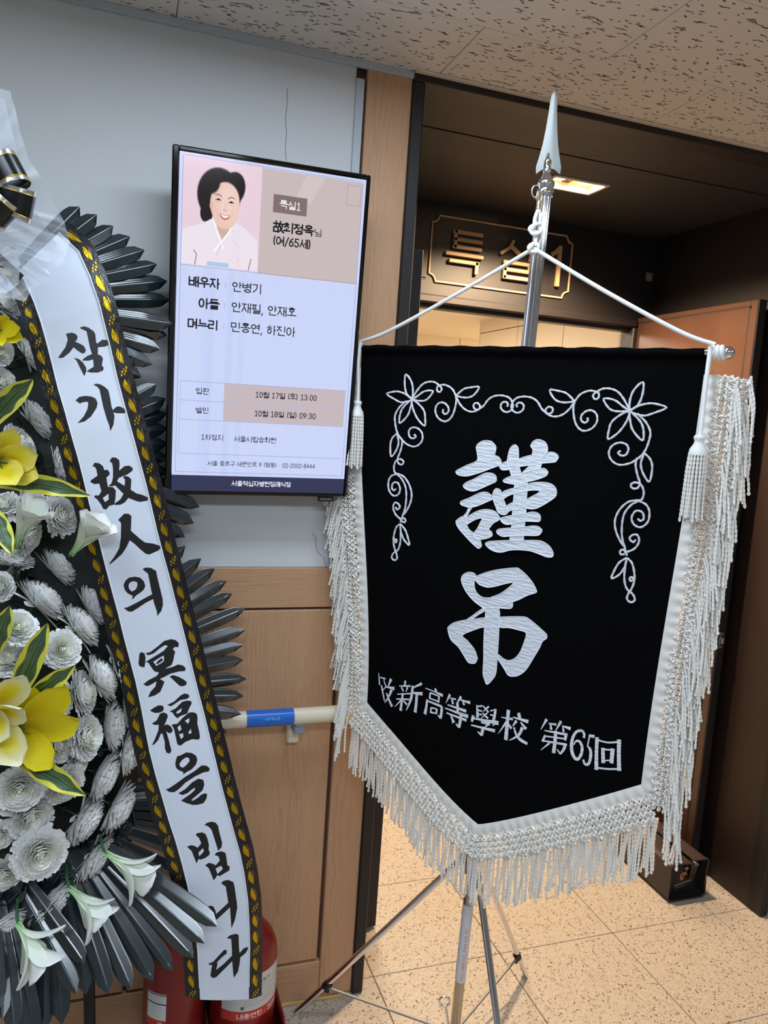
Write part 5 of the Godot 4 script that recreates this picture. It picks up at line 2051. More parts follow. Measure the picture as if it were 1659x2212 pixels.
func build_banner():
	var t := thing("mourning_banner", "black velvet banner with white Chinese lettering, vine embroidery and a cream fringe", "banner")
	var cl := MB.new()
	var pts := []
	var nu := 40
	var nv := 48
	for v in nv + 1:
		for u in nu + 1:
			var x := BW * (float(u) / nu - 0.5)
			pts.append(cloth(x, bottom_of(x) * v / nv))
	cl.grid(pts, nu, nv, 1, 1)
	put("cloth", cl, M.velvet, t)
	var sv := MB.new()
	var sp := []
	for v in 13:
		var a := TAU * v / 12.0
		for u in nu + 1:
			var x := BW * (float(u) / nu - 0.5) * 0.985
			sp.append(cloth(x, 0.006) + BN * 0.009 * cos(a) + Vector3(0, 0.009 * sin(a) + 0.0012 * sin(x * 90.0), 0))
	sv.grid(sp, nu, 12)
	put("pole_sleeve", sv, M.velvet, t)
	# satin characters cut out and sewn on
	for nm in ["sorrow", "mourn"]:
		var mb := MB.new()
		var pip := MB.new()
		var li := 0
		for flat in G[nm]:
			var p2 := PackedVector2Array()
			for i in range(0, flat.size(), 2):
				p2.append(Vector2(flat[i], flat[i + 1]))
			var sm := spline(Array(p2) + [p2[0]], 3)
			sm.pop_back()
			applique(mb, PackedVector2Array(sm), 0.0016 + 0.00016 * li)
			var loop := []
			for q in sm:
				loop.append(cloth(q.x, q.y, 0.0017 + 0.00016 * li))
			pip.tube(loop, 0.0008, 5, false, true)
			li += 1
		var o := put("character", mb, M.satin, t)
		put("piping", pip, M.piping, o)
	for nm in S:
		var mb := MB.new()
		var li := 0
		for st in S[nm]:
			li += 1
			brush(mb, st, 0.0012 + 0.0001 * li)
		put("character", mb, M.satin, t)
	for sg in [1.0, -1.0]:
		var mb := MB.new()
		for f in vine:
			var q := []
			for i in range(0, f.size(), 2):
				q.append(Vector2(f[i] * sg, f[i + 1]))
			var path := []
			var rr := []
			var sm := spline(q, 4)
			for i in sm.size():
				path.append(cloth(sm[i].x + 0.009 * BW, sm[i].y, 0.0012))
				rr.append(0.0023 + 0.0004 * sin(i * 2.1))
			mb.tube(path, rr, 6)
		put("vine_embroidery", mb, M.thread, t)
	fringe(t)
	# the bar
	var b := thing("banner_crossbar", "chrome crossbar with ball ends through the banner's top hem", "rod")
	var bm := MB.new()
	var x0 := -0.515 * BW
	var x1 := 0.535 * BW
	bm.tube([cloth(x0, 0.004), cloth(x1, 0.004)], 0.0062, 16)
	put("rod", bm, M.chrome, b)
	for x in [x0, x1]:
		var s := SphereMesh.new()
		s.radius = 0.0115
		s.height = 0.023
		var o := put_mesh("ball_end", s, M.chrome, b)
		o.position = cloth(x + (0.008 if x > 0 else -0.008), 0.004)
		var nk := MB.new()
		nk.lathe([Vector2(0.0062, -0.012), Vector2(0.0085, -0.010), Vector2(0.0085, 0.0), Vector2(0.006, 0.004)], 16, frame(cloth(x - (0.006 if x > 0 else -0.006), 0.004), (cloth(x1, 0) - cloth(x0, 0)) * signf(x), Vector3.UP))
		put("neck", nk, M.chrome, b)
	build_cord()


func applique(mb: MB, p: PackedVector2Array, lift: float):
	var tri := Geometry2D.triangulate_polygon(p)
	if tri.is_empty():
		return
	var top := []
	for q in p:
		var n := BN
		top.append(mb.v(cloth(q.x, q.y, lift), n, q))
	for i in range(0, tri.size(), 3):
		mb.t(top[tri[i]], top[tri[i + 1]], top[tri[i + 2]])
	for i in p.size():
		var j := (i + 1) % p.size()
		var e := cloth(p[j].x, p[j].y) - cloth(p[i].x, p[i].y)
		var n := e.cross(BN).normalized()
		var mid := (p[i] + p[j]) * 0.5 + Vector2(n.dot((BR0 - BL0).normalized()), -n.y) * 0.0004
		if Geometry2D.is_point_in_polygon(mid, p):
			n = -n
		mb.q(mb.v(cloth(p[i].x, p[i].y, lift), n, p[i]), mb.v(cloth(p[j].x, p[j].y, lift), n, p[j]), mb.v(cloth(p[j].x, p[j].y, 0.0001), n, p[j]), mb.v(cloth(p[i].x, p[i].y, 0.0001), n, p[i]))


func brush(mb: MB, st: Array, lift: float):
	# a tapered stroke: x, y, width triples
	var c := []
	var w := []
	for i in range(0, st.size(), 3):
		c.append(Vector2(st[i], st[i + 1]))
		w.append(st[i + 2])
	var l := PackedVector2Array()
	var r := PackedVector2Array()
	var pts := spline(c, 4) if c.size() > 2 else c
	for i in pts.size():
		var f := float(i) / (pts.size() - 1) * (w.size() - 1)
		var k := mini(int(f), w.size() - 2)
		var ww: float = lerpf(w[k], w[k + 1], f - k) * 0.5
		var d: Vector2 = ((pts[mini(i + 1, pts.size() - 1)] as Vector2) - (pts[maxi(i - 1, 0)] as Vector2)).normalized()
		var n := Vector2(-d.y, d.x)
		l.append(pts[i] + n * ww)
		r.append(pts[i] - n * ww)
	r.reverse()
	l.append_array(r)
	applique(mb, l, lift)


func fringe(t: Node3D):
	# the path of the cloth's edge: down the left side, along the pointed foot, up the right side
	var half := BW * 0.5
	var segs := [[Vector2(-half, 0.05), Vector2(-half, BH + 0.03), Vector2(-1, 0)], [Vector2(-half, BH), Vector2(0, BTIP), Vector2.ZERO], [Vector2(0, BTIP), Vector2(half, BH), Vector2.ZERO], [Vector2(half, BH + 0.03), Vector2(half, 0.045), Vector2(1, 0)]]
	var tape := MB.new()
	var knots := MB.new()
	var cords := MB.new()
	var r := RandomNumberGenerator.new()
	r.seed = 99
	for si in 4:
		var s: Array = segs[si]
		var a: Vector2 = s[0]
		var b: Vector2 = s[1]
		var L := a.distance_to(b)
		var side := si == 0 or si == 3
		var edge := func(u: float) -> Vector2:
			var p := a.lerp(b, u)
			if not side:
				p.y = bottom_of(p.x)
			return p
		var outw := func(u: float) -> Vector2:
			if side:
				return s[2]
			var d: Vector2 = (edge.call(minf(u + 0.02, 1)) as Vector2) - (edge.call(maxf(u - 0.02, 0)) as Vector2)
			d = d.normalized()
			var n := Vector2(-d.y, d.x)
			n = n if n.y > 0 else -n
			var tip := u if si == 1 else 1.0 - u
			n = n.lerp(Vector2(0, 1), smoothstep(0.8, 1.0, tip))
			return n.lerp(Vector2(-0.6 if si == 1 else 0.6, 0.8), smoothstep(0.14, 0.0, tip)).normalized()
		# tape, puckered by its stitching
		var n := int(L / 0.0045)
		var tp := []
		for i in n + 1:
			var u := float(i) / n
			var e: Vector2 = edge.call(u)
			var o: Vector2 = outw.call(u)
			for k in 5:
				var f := k / 4.0
				var q := e + o * (0.027 * f - 0.002)
				tp.append(cloth(q.x, q.y, 0.003 + 0.0022 * sin(i * 1.25 + 0.4 * sin(i * 0.31)) * f + 0.002 * sin(PI * f)))
		tape.grid(tp, 4, n)
		# crocheted heading: zigzag cords row after row
		for row in 9:
			var off := 0.0265 + row * 0.0058
			var zz := []
			var step := 0.0052
			var m := int(L / step)
			var ph := r.randf_range(0, 3)
			for i in m + 1:
				var u := float(i) / m
				var e: Vector2 = edge.call(u)
				var o: Vector2 = outw.call(u)
				var q := e + o * (off + (0.0052 if i % 2 == row % 2 else -0.0052) + r.randf_range(-0.0014, 0.0014))
				if side:
					q.y += 0.010 * pow(row / 8.0, 2.0)
				zz.append(cloth(q.x, q.y, 0.003 + 0.0045 * sin(i * 2.1 + row * 1.3 + ph) + 0.0012 * row + (0.006 * sin(u * 23.0 + row) if side else 0.0)))
			knots.rope(zz, 0.0024, 0.0075, 0.0024, 5)
			if row % 2 == 1:
				for i in range(0, m + 1, 2):
					var u := float(i) / m
					var e: Vector2 = edge.call(u)
					var o: Vector2 = outw.call(u)
					var q := e + o * off
					var c := cloth(q.x, q.y, 0.007 + 0.0012 * row)
					var lp := []
					for w in 6:
						var an := TAU * w / 5.0
						lp.append(c + Vector3(0.0036 * cos(an), 0.0036 * sin(an) - (0.005 if side else 0.0), 0) + BN * 0.002 * sin(an * 2.0))
					knots.rope(lp, 0.0018, 0.006, 0.0022, 5)
		# hanging twisted cords
		var nc := int(L / (0.0038 if side else 0.0044))
		for i in nc + 1:
			var u := (i + r.randf_range(-0.3, 0.3)) / nc
			u = clampf(u, 0, 1)
			var e: Vector2 = edge.call(u)
			var o: Vector2 = outw.call(u)
			var len := r.randf_range(0.088, 0.112) * (1.0 if side else 1.12)
			var start := 0.070 if not side else r.randf_range(0.052, 0.080)
			var q := e + o * start
			if side:
				q.y += 0.012
			var p0 := cloth(q.x, q.y, r.randf_range(0.001, 0.012) + (0.012 if side and start < 0.065 else 0.0))
			var tang := (BR0 - BL0).normalized()
			var pts := []
			var sway := Vector2(r.randf_range(-0.006, 0.006), r.randf_range(-0.006, 0.006))
			var push: float = s[2].x * r.randf_range(0.006, 0.022)
			for k in 7:
				var f := k / 6.0
				var lateral := push * (1.0 - pow(1.0 - f, 2.0)) if side else 0.0
				pts.append(p0 + Vector3(0, -len * f + (0.012 * (1.0 - f) * (1.0 - f) if side else 0.0), 0) + tang * (lateral + sway.x * f * f + 0.0014 * sin(f * 7.0 + i)) + BN * (sway.y * f * f + (0.008 * f if side else 0.0)))
			# the handrail holds the lower left fringe off the wall
			if si == 0 and p0.y < 0.98:
				for k in pts.size():
					var pk: Vector3 = pts[k]
					if pk.z < 0.105:
						pts[k] = Vector3(pk.x, pk.y, 0.105 + (pk.z - 0.105) * 0.15)
			for k in pts.size():
				var pk: Vector3 = pts[k]
				if pk.z < 0.02:
					pts[k] = Vector3(pk.x, pk.y, 0.02 + (pk.z - 0.02) * 0.1)
			cords.rope(pts, 0.00225, 0.0085, 0.0021, 5, 0.4)
	put("tape", tape, M.tape, t)
	var k1 := put("crochet_heading", knots, M.fringe, t)
	k1.set_meta("kind", "stuff")
	var k2 := put("fringe_cords", cords, M.fringe, t)
	k2.set_meta("kind", "stuff")


func build_cord():
	var t := thing("hanging_cord", "white cord looped from the pole's clip to both banner ends, with two tassels", "cord")
	var apex := Vector3(0.7886, 1.9285, 0.376)
	var endr := cloth(0.515 * BW, 0.0)
	var endl := cloth(-0.505 * BW, 0.0)
	var r := 0.0042
	for e in [[endr, 1.0], [endl, -1.0]]:
		var end: Vector3 = e[0]
		var sg: float = e[1]
		var mb := MB.new()
		var mid := apex.lerp(end, 0.82) + Vector3(0, -0.004, 0)
		mb.tube(spline([apex, apex.lerp(end, 0.4) + Vector3(0, -0.005, 0), mid + Vector3(0, 0.002, 0), end + Vector3(0, 0.010, 0) + BN * 0.004], 8), r, 12)
		put("sling", mb, M.cord, t)
		# turns round the bar
		var wr := MB.new()
		var tang := (BR0 - BL0).normalized()
		var wp := []
		for i in 34:
			var a := TAU * i / 13.0
			wp.append(end + Vector3(0, -0.004 + 0.0105 * cos(a), 0) + BN * 0.0105 * sin(a) + tang * sg * 0.0075 * (i / 13.0 - 0.4))
		wr.tube(wp, r, 10)
		put("wrap", wr, M.cord, t)
		# the hanging end and its tassel
		var top := end + BN * 0.014 + Vector3(0, -0.006, 0) - tang * sg * 0.006
		var cap := Vector3(0.9976, 1.568, 0.677) if sg > 0 else Vector3(0.5225, 1.596, 0.082)
		var hg := MB.new()
		hg.tube(spline([top + Vector3(0, 0.012, 0), top, top.lerp(cap, 0.35) + BN * 0.003, top.lerp(cap, 0.7), cap + Vector3(0, -0.004, 0)], 6), r, 12)
		put("drop", hg, M.cord, t)
		var ts := MB.new()
		ts.lathe([Vector2(0.0, 0.004), Vector2(0.0085, 0.004), Vector2(0.0105, 0.001), Vector2(0.0105, -0.003), Vector2(0.0085, -0.006), Vector2(0.0095, -0.012), Vector2(0.0155, -0.022), Vector2(0.0165, -0.032), Vector2(0.0, -0.033)], 22, Transform3D(Basis(), cap))
		var o := put("tassel_head", ts, M.cord, t)
		var sk := MB.new()
		for layer in 2:
			for i in (17 if layer == 0 else 10):
				var a: float = TAU * i / (17.0 if layer == 0 else 10.0) + layer * 0.2
				var rad := 0.0145 if layer == 0 else 0.008
				var d := Vector3(cos(a), 0, sin(a))
				var L := rng.randf_range(0.112, 0.128)
				sk.rope([cap + Vector3(0, -0.028, 0) + d * rad, cap + Vector3(0, -0.06, 0) + d * (rad + 0.002), cap + Vector3(0, -0.03 - L, 0) + d * (rad + rng.randf_range(0.002, 0.007)) + tang * rng.randf_range(-0.003, 0.003)], 0.0021, 0.008, 0.0018, 6, 0.3)
		var ss := put("tassel_strands", sk, M.fringe, t)
		ss.set_meta("kind", "stuff")
	# knots, loop and clip below the finial
	var kn := MB.new()
	var k1 := []
	for i in 40:
		var a := TAU * i / 20.0
		k1.append(apex + Vector3(0.0085 * cos(a), 0.0065 * sin(a) + 0.002 * sin(i * 0.31), 0.006 * sin(a * 1.5 + 0.6)))
	kn.tube(k1, r * 0.95, 10)
	var k2 := []
	for i in 46:
		var a := TAU * i / 15.0
		k2.append(apex + Vector3(0.001, 0.037, 0.0) + Vector3(0.0105 * cos(a), 0.0075 * sin(a + 0.4) + 0.004 * sin(i * 0.21), 0.007 * sin(a * 0.7)))
	kn.tube(k2, r * 0.95, 10)
	kn.tube([apex + Vector3(0.001, 0.004, 0.002), apex + Vector3(0.003, 0.034, 0.002)], r, 10)
	put("knot", kn, M.cord, t)
	var lp := MB.new()
	lp.tube(spline([apex + Vector3(-0.004, 0.038, 0.003), apex + Vector3(-0.005, 0.055, 0.003), apex + Vector3(0.0, 0.072, 0.003), apex + Vector3(0.006, 0.068, 0.003), apex + Vector3(0.0075, 0.052, 0.003), apex + Vector3(0.006, 0.038, 0.003)], 6), r * 0.9, 10)
	put("loop", lp, M.cord, t)
	var clip := thing("swivel_clip", "small pale metal swivel clip joining the white cord to the pole's ring", "clip", apex + Vector3(0.0015, 0.084, 0.002))
	var c1 := MB.new()
	var cp := []
	for i in 18:
		var a := TAU * i / 18.0
		cp.append(Vector3(0.0062 * cos(a), 0.017 + 0.0092 * sin(a), 0))
	c1.tube(cp, 0.0021, 8, false, true)
	c1.lathe([Vector2(0.0022, -0.008), Vector2(0.005, -0.006), Vector2(0.0042, 0.0), Vector2(0.0048, 0.006), Vector2(0.002, 0.010)], 14)
	c1.tube([Vector3(-0.006, 0.012, 0), Vector3(-0.0095, 0.013, 0.001)], 0.0016, 8)
	put("hook", c1, M.brass, clip)
	var c2 := MB.new()
	var cq := []
	for i in 16:
		var a := TAU * i / 16.0
		cq.append(Vector3(0.005 * cos(a), -0.013 + 0.0055 * sin(a), 0.001))
	c2.tube(cq, 0.0014, 8, false, true)
	put("swivel_eye", c2, M.chrome, clip)


# ---------------------------------------------------------------- the carrying case on the floor
func build_bag():
	var t := thing("carrying_case", "long dark brown case lying on the floor tiles by the open door", "case", Vector3(1.868, 0.0, -0.13))
	var w := 0.078
	var h := 0.142
	var L := 0.72
	var th := 0.005
	# soft-cornered tube of four walls, open towards the hall, the top in two flaps along the zip
	var ringf := func(k: float, s: float) -> Vector3:
		# k 0..1 round from the zip, clockwise seen from the hall
		var corners := [Vector2(0.012, h), Vector2(w * 0.9, h - 0.001), Vector2(w, h - 0.012), Vector2(w - 0.006 * (1 - s), h * 0.5), Vector2(w, 0.012), Vector2(w - 0.012, 0.002), Vector2(0, 0.0015), Vector2(-w + 0.012, 0.002), Vector2(-w, 0.012), Vector2(-w + 0.003 * (1 - s), h * 0.5), Vector2(-w, h - 0.014), Vector2(-w + 0.012, h - 0.003), Vector2(0.012, h - 0.012 * (1 - s) * (1 - s))]
		var f := k * (corners.size() - 1)
		var i := mini(int(f), corners.size() - 2)
		var p: Vector2 = corners[i].lerp(corners[i + 1], f - i)
		return Vector3(p.x, p.y, -s * L)
	for part in [["shell", 0.0, 1.0, 0.0], ["lining", 0.0, 1.0, th]]:
		var mb := MB.new()
		var pts := []
		var nu := 48
		for v in 9:
			for u in nu + 1:
				var p: Vector3 = ringf.call(float(u) / nu, v / 8.0)
				var c := Vector3(0, h * 0.5, p.z)
				pts.append(p + (c - p).normalized() * part[3])
		mb.grid(pts, nu, 8, 1, 1, true)
		if part[0] == "shell":
			# rolled rim of the open end
			var rim := []
			for u in nu + 1:
				rim.append(ringf.call(float(u) / nu, 0.0) + Vector3(0, 0, 0.001))
			mb.tube(rim, 0.0034, 8)
			mb.flat4(Vector3(-w, 0.002, -L), Vector3(w, 0.002, -L), Vector3(w, h, -L), Vector3(-w, h, -L), Vector3(0, 0, -1))
		put(part[0], mb, M.leather if part[0] == "shell" else M.rubber, t)
	var zp := MB.new()
	zp.tube([Vector3(0.012, h + 0.0005, -0.02), Vector3(0.012, h + 0.0005, -L)], 0.0022, 6)
	put("zip", zp, M.rubber, t)
	var pl := MB.new()
	pl.box(Vector3(0.014, h - 0.004, 0.006), Vector3(0.008, 0.004, 0.014), 0.001)
	var pr := []
	for i in 14:
		var a := TAU * i / 14.0
		pr.append(Vector3(0.018 + 0.007 * cos(a), h - 0.010 + 0.004 * sin(a), 0.014))
	pl.tube(pr, 0.001, 6, false, true)
	put("zip_pull", pl, M.alu, t)
	# the inner flap with its printed mark
	var can := Can.new(160, 160, rgb(13, 12, 12))
	can.blob(Vector2(104, 44), Vector2(9, 9), rgb(190, 176, 158), 0.1)
	can.path(ring_arc(Vector2(92, 82), 15, 17, 2.0, 5.9), 8, rgb(196, 110, 74))
	can.path([Vector2(84, 96), Vector2(96, 66), Vector2(104, 60)], 6, rgb(196, 110, 74))
	for i in 9:
		can.line(Vector2(52 + i * 9, 122 - i * 2.0), Vector2(57 + i * 9, 121 - i * 2.0), 6, 6, Color(rgb(150, 144, 138), 0.9))
	for i in 5:
		can.line(Vector2(60 + i * 9, 134 - i * 2.0), Vector2(64 + i * 9, 133 - i * 2.0), 4, 4, Color(rgb(150, 144, 138), 0.8))
	var fl := MB.new()
	fl.flat4(Vector3(-w + 0.006, h - 0.02, -0.035), Vector3(w - 0.006, h - 0.02, -0.035), Vector3(w - 0.006, 0.006, -0.03), Vector3(-w + 0.006, 0.006, -0.03), Vector3(0, 0, 1), Vector2(0, 0), Vector2(1, 0), Vector2(1, 1), Vector2(0, 1))
	put("inner_flap", fl, std(Color.WHITE, 0.5, 0.0, can.texture()), t)
	var st := MB.new()
	st.grid([Vector3(0.008, h - 0.012, -0.004), Vector3(0.034, h - 0.012, -0.004), Vector3(0.014, h - 0.03, -0.008), Vector3(0.042, h - 0.03, -0.008), Vector3(0.022, h - 0.06, -0.018), Vector3(0.048, h - 0.06, -0.018), Vector3(0.024, h - 0.09, -0.026), Vector3(0.048, h - 0.09, -0.026)], 1, 3)
	put("strap", st, M.leather, t)


func ring_arc(c: Vector2, rx: float, ry: float, a0: float, a1: float) -> Array:
	return ring(c.x, c.y, rx, ry, a0, a1, 14)


func fill_data():
	G["sorrow"] = []
	G["sorrow"].append([-.1199,.2705,-.1143,.2659,-.0939,.255,-.0676,.2421,-.0682,.2259,-.0712,.2131,-.067,.2054,-.0574,.1991,-.0458,.197,-.035,.1983,-.0265,.2049,-.0234,.2103,-.0238,.2175,-.0255,.2265,-.0176,.2291,-.011,.235,-.009,.242,-.0145,.2481,-.0328,.2561,-.0542,.2654,-.0742,.2729,-.0909,.2777,-.1061,.2783,-.1158,.2759])
	G["sorrow"].append([-.0994,.2991,-.0921,.2918,-.0718,.2817,-.0556,.272,-.0431,.2663,-.0285,.2659,-.0201,.2703,-.0178,.2765,-.0192,.2831,-.0342,.291,-.0521,.3001,-.0648,.3063,-.076,.3091,-.0875,.3078,-.0963,.3038])
	G["sorrow"].append([-.105,.3385,-.1017,.3332,-.0828,.3246,-.0662,.3155,-.0534,.3095,-.0433,.3074,-.0348,.3089,-.0253,.3144,-.0218,.3173,-.023,.3206,-.0391,.3289,-.0555,.3372,-.0704,.3429,-.0818,.345,-.0954,.3433,-.1023,.3416])
	G["sorrow"].append([-.0827,.3451,-.0733,.3424,-.0812,.3557,-.0865,.367,-.0923,.3677,-.0944,.3646,-.0879,.3573])
	G["sorrow"].append([-.1145,.3803,-.1117,.3758,-.0983,.3667,-.0865,.367,-.0858,.3818,-.0794,.3925,-.0674,.3992,-.061,.4083,-.0502,.411,-.0453,.4226,-.0464,.4268,-.052,.4308,-.0599,.4278,-.0741,.419,-.0905,.4071,-.1049,.3957,-.1123,.3867])
	G["sorrow"].append([-.0882,.373,-.079,.362,-.0623,.3518,-.0456,.3455,-.0289,.344,-.0157,.3465,-.007,.3536,-.0034,.3596,-.0071,.3649,-.016,.37,-.0229,.3773,-.0289,.387,-.0231,.3895,-.0194,.3964,-.0214,.4007,-.0324,.4062,-.0493,.4108,-.0609,.4099,-.0681,.4034,-.0655,.3973,-.0583,.3882,-.0514,.3743,-.0473,.3648,-.0576,.3669,-.0707,.3733,-.0858,.3826])
	G["sorrow"].append([-.0135,.2488,-.0077,.2435,.0051,.2368,.0299,.2308,.0407,.2259,.0606,.2196,.0949,.2114,.1063,.2102,.1148,.2137,.1186,.2195,.116,.2259,.1115,.2302,.0969,.2327,.0838,.2349,.0574,.2411,.0338,.2463,.0134,.2536,-.0005,.2565,-.0077,.2555])
	G["sorrow"].append([.005,.236,.0072,.2183,.0115,.2068,.0197,.201,.026,.2042,.0292,.2118,.0313,.2307,.0338,.2463,.0384,.2601,.0289,.2721,.018,.2668,.0117,.2538,.0075,.2454])
	G["sorrow"].append([.0555,.2004,.0598,.1922,.0677,.187,.076,.1867,.0863,.1903,.0922,.1976,.0941,.2068,.0917,.2132,.0844,.2231,.0837,.2341,.0814,.2452,.0742,.2584,.0525,.2635,.0402,.2607,.0496,.2496,.0573,.2403,.0606,.2204,.0612,.2078,.0575,.2042])
	G["sorrow"].append([-.0015,.279,.0026,.2746,.018,.2668,.0351,.2628,.0451,.2579,.0815,.246,.0914,.2451,.0986,.2507,.0976,.2578,.0882,.2641,.0703,.2713,.0553,.2759,.0368,.2825,.0246,.284,.0104,.2834,.0014,.2819])
	G["sorrow"].append([.0249,.2661,.0457,.2642,.0546,.2776,.0564,.2884,.0563,.3074,.0572,.3279,.0576,.3421,.0572,.358,.0567,.3724,.056,.3852,.0564,.3994,.0435,.4059,.0261,.4034,.0251,.3907,.0265,.3745,.0264,.3505,.0261,.3361,.0266,.3137,.0264,.2946,.0262,.2819])
	G["sorrow"].append([-.024,.311,-.0215,.3019,-.0155,.2969,-.0072,.2988,-.0031,.3056,-.0017,.3135,.0043,.3209,.0096,.3316,.0157,.3405,.0152,.3454,.0092,.3501,-.0008,.3504,-.0094,.3458,-.0146,.3359,-.021,.3237])
	G["sorrow"].append([-.0047,.309,.0028,.301,.0166,.2948,.0304,.2902,.054,.2811,.0707,.2757,.0908,.2733,.1076,.2747,.1182,.2814,.1222,.2911,.1202,.3007,.1079,.3113,.092,.3224,.0757,.3305,.0565,.3303,.0506,.3223,.0551,.3139,.0698,.3044,.0811,.2969,.0857,.2917,.0721,.2916,.0552,.2949,.0279,.3032,.0125,.3104,.0022,.3171])
	G["sorrow"].append([.0097,.3332,.0173,.3267,.0293,.3206,.0398,.3187,.0411,.3344,.0271,.3376,.0149,.3422])
	G["sorrow"].append([-.0029,.3595,.0069,.3552,.0245,.3499,.0558,.3423,.0694,.3376,.0814,.337,.0896,.3415,.092,.3483,.09,.3549,.0746,.3567,.052,.3594,.026,.3681,.0135,.3705,.0032,.3669])
	G["sorrow"].append([-.0092,.387,-.0022,.382,.023,.3765,.0582,.3698,.0754,.3656,.0875,.3654,.0967,.3706,.0972,.376,.0893,.3841,.0598,.3879,.0244,.394,.0082,.3969,-.0012,.3948,-.007,.3915])
	G["sorrow"].append([-.0351,.4171,-.0263,.4119,-.0022,.4071,.0251,.4027,.0572,.3985,.0903,.3942,.1044,.3963,.117,.4025,.1248,.4109,.1281,.4183,.1261,.4241,.1143,.4257,.0983,.4224,.075,.4184,.0483,.4197,.0268,.4234,.0106,.4296,-.0042,.4316,-.0195,.4289,-.0313,.4223])
	G["mourn"] = []
	G["mourn"].append([-.0953,.5042,-.0915,.4951,-.0806,.4878,-.0696,.4852,-.0602,.4865,-.0553,.4926,-.0583,.503,-.0587,.5123,-.0543,.5238,-.0445,.5314,-.0314,.5346,-.0098,.5318,.033,.5339,.0408,.5326,.043,.5382,.041,.5446,.0325,.5478,.0061,.5511,-.0259,.5611,-.0355,.5559,-.0566,.5472,-.0763,.5335,-.0884,.5201,-.0937,.5101])
	G["mourn"].append([-.0577,.4984,-.0526,.4907,-.0245,.4774,.0101,.4662,.0438,.4588,.0524,.46,.0701,.47,.0864,.4838,.097,.4984,.0951,.5039,.0774,.5118,.0581,.5238,.0399,.5327,.0161,.5427,-.0163,.542,-.0169,.533,.0056,.5218,.0239,.5083,.0406,.4908,.0211,.496,-.0011,.5047,-.0221,.5108,-.0386,.5099,-.0498,.5063])
	G["mourn"].append([-.0299,.5564,-.025,.5609,-.0436,.5741,-.0616,.588,-.073,.5893,-.0584,.5782,-.0441,.5665])
	G["mourn"].append([-.1284,.6189,-.1211,.6113,-.1075,.6025,-.0786,.5918,-.0635,.5883,-.0265,.5772,.0112,.5695,.0129,.5901,-.025,.5976,-.0488,.6073,-.0843,.627,-.07,.636,-.0495,.6507,-.0408,.6644,-.0388,.6702,-.0434,.6805,-.0548,.6836,-.0647,.6825,-.0775,.6702,-.0945,.6548,-.1131,.6459,-.1218,.6366])
	G["mourn"].append([.0112,.5695,.0443,.5627,.0734,.5583,.0856,.561,.1052,.571,.1266,.5836,.131,.5887,.1304,.5947,.122,.6022,.1168,.6165,.104,.6412,.0895,.668,.0735,.6832,.058,.6893,.0453,.6888,.0353,.6786,.0252,.6684,.0161,.6594,.0153,.6497,.0314,.6565,.0441,.6571,.0578,.6506,.0689,.6372,.0759,.6194,.0818,.5921,.0642,.5885,.0395,.5876,.0129,.5901])
	G["mourn"].append([-.0252,.5572,.0043,.5507,.0117,.5585,.0127,.5704,.0133,.5945,.0143,.6278,.0142,.6583,.0142,.6889,.0081,.704,-.0074,.7204,-.016,.709,-.0208,.6976,-.0216,.6653,-.0241,.635,-.025,.5983,-.0244,.5768])
	S["respect"] = []
	S["respect"].append([-.3456,.7701,.001,-.3429,.7844,.0032,-.3404,.7988,.0036])
	S["respect"].append([-.3394,.7796,.0028,-.3206,.7792,.0027])
	S["respect"].append([-.3278,.7789,.002,-.3229,.7906,.002])
	S["respect"].append([-.334,.7983,.0043,-.3268,.8185,.0039,-.3212,.8331,.0028])
	S["respect"].append([-.3302,.8113,.002,-.3168,.7961,.0027])
	S["respect"].append([-.3235,.7898,.0027,-.3151,.8,.002])
	S["respect"].append([-.3017,.7757,.0078,-.3123,.7994,.0016])
	S["respect"].append([-.3138,.7974,.0027,-.2898,.7958,.0082])
	S["respect"].append([-.2987,.8016,.0078,-.3078,.8217,.0047,-.3194,.8371,.002])
	S["respect"].append([-.3156,.8127,.0024,-.3059,.8272,.0047,-.2938,.8411,.0059])
	S["new"] = []
	S["new"].append([-.2541,.7689,.0057,-.256,.7814,.0046])
	S["new"].append([-.2737,.7857,.0019,-.2373,.7773,.0046])
	S["new"].append([-.2661,.7868,.0046,-.2592,.7951,.0035])
	S["new"].append([-.2464,.7826,.005,-.2502,.794,.0019])
	S["new"].append([-.2786,.8069,.0019,-.236,.7951,.0034])
	S["new"].append([-.281,.819,.0027,-.2381,.8096,.0035])
	S["new"].append([-.2602,.8,.0054,-.2626,.8222,.0062,-.2648,.8435,.0082])
	S["new"].append([-.2631,.8164,.0046,-.2849,.839,.0012])
	S["new"].append([-.2583,.8172,.0023,-.2446,.8239,.005])
	S["new"].append([-.2006,.7629,.0064,-.2316,.781,.0023])
	S["new"].append([-.2288,.775,.0065,-.2324,.8068,.0073,-.2455,.8379,.0015])
	S["new"].append([-.2322,.7922,.0031,-.1968,.7861,.0079])
	S["new"].append([-.2144,.7908,.0072,-.2145,.8121,.0072,-.216,.8348,.0088])
	S["tall"] = []
	S["tall"].append([-.1587,.7642,.0037,-.1532,.7705,.0056])
	S["tall"].append([-.1886,.7708,.0015,-.1568,.7723,.0026,-.1329,.7747,.0067])
	S["tall"].append([-.1721,.7778,.0045,-.173,.7923,.0045])
	S["tall"].append([-.1716,.7776,.0026,-.1437,.7792,.0026])
	S["tall"].append([-.1438,.7786,.0048,-.145,.794,.0048])
	S["tall"].append([-.1732,.7908,.0026,-.1452,.7916,.0026])
	S["tall"].append([-.1805,.796,.0053,-.1816,.8135,.0064,-.1846,.8312,.0091])
	S["tall"].append([-.1829,.7981,.003,-.1344,.8004,.0048])
	S["tall"].append([-.1333,.7997,.0067,-.1331,.8148,.0071,-.1349,.8276,.0078])
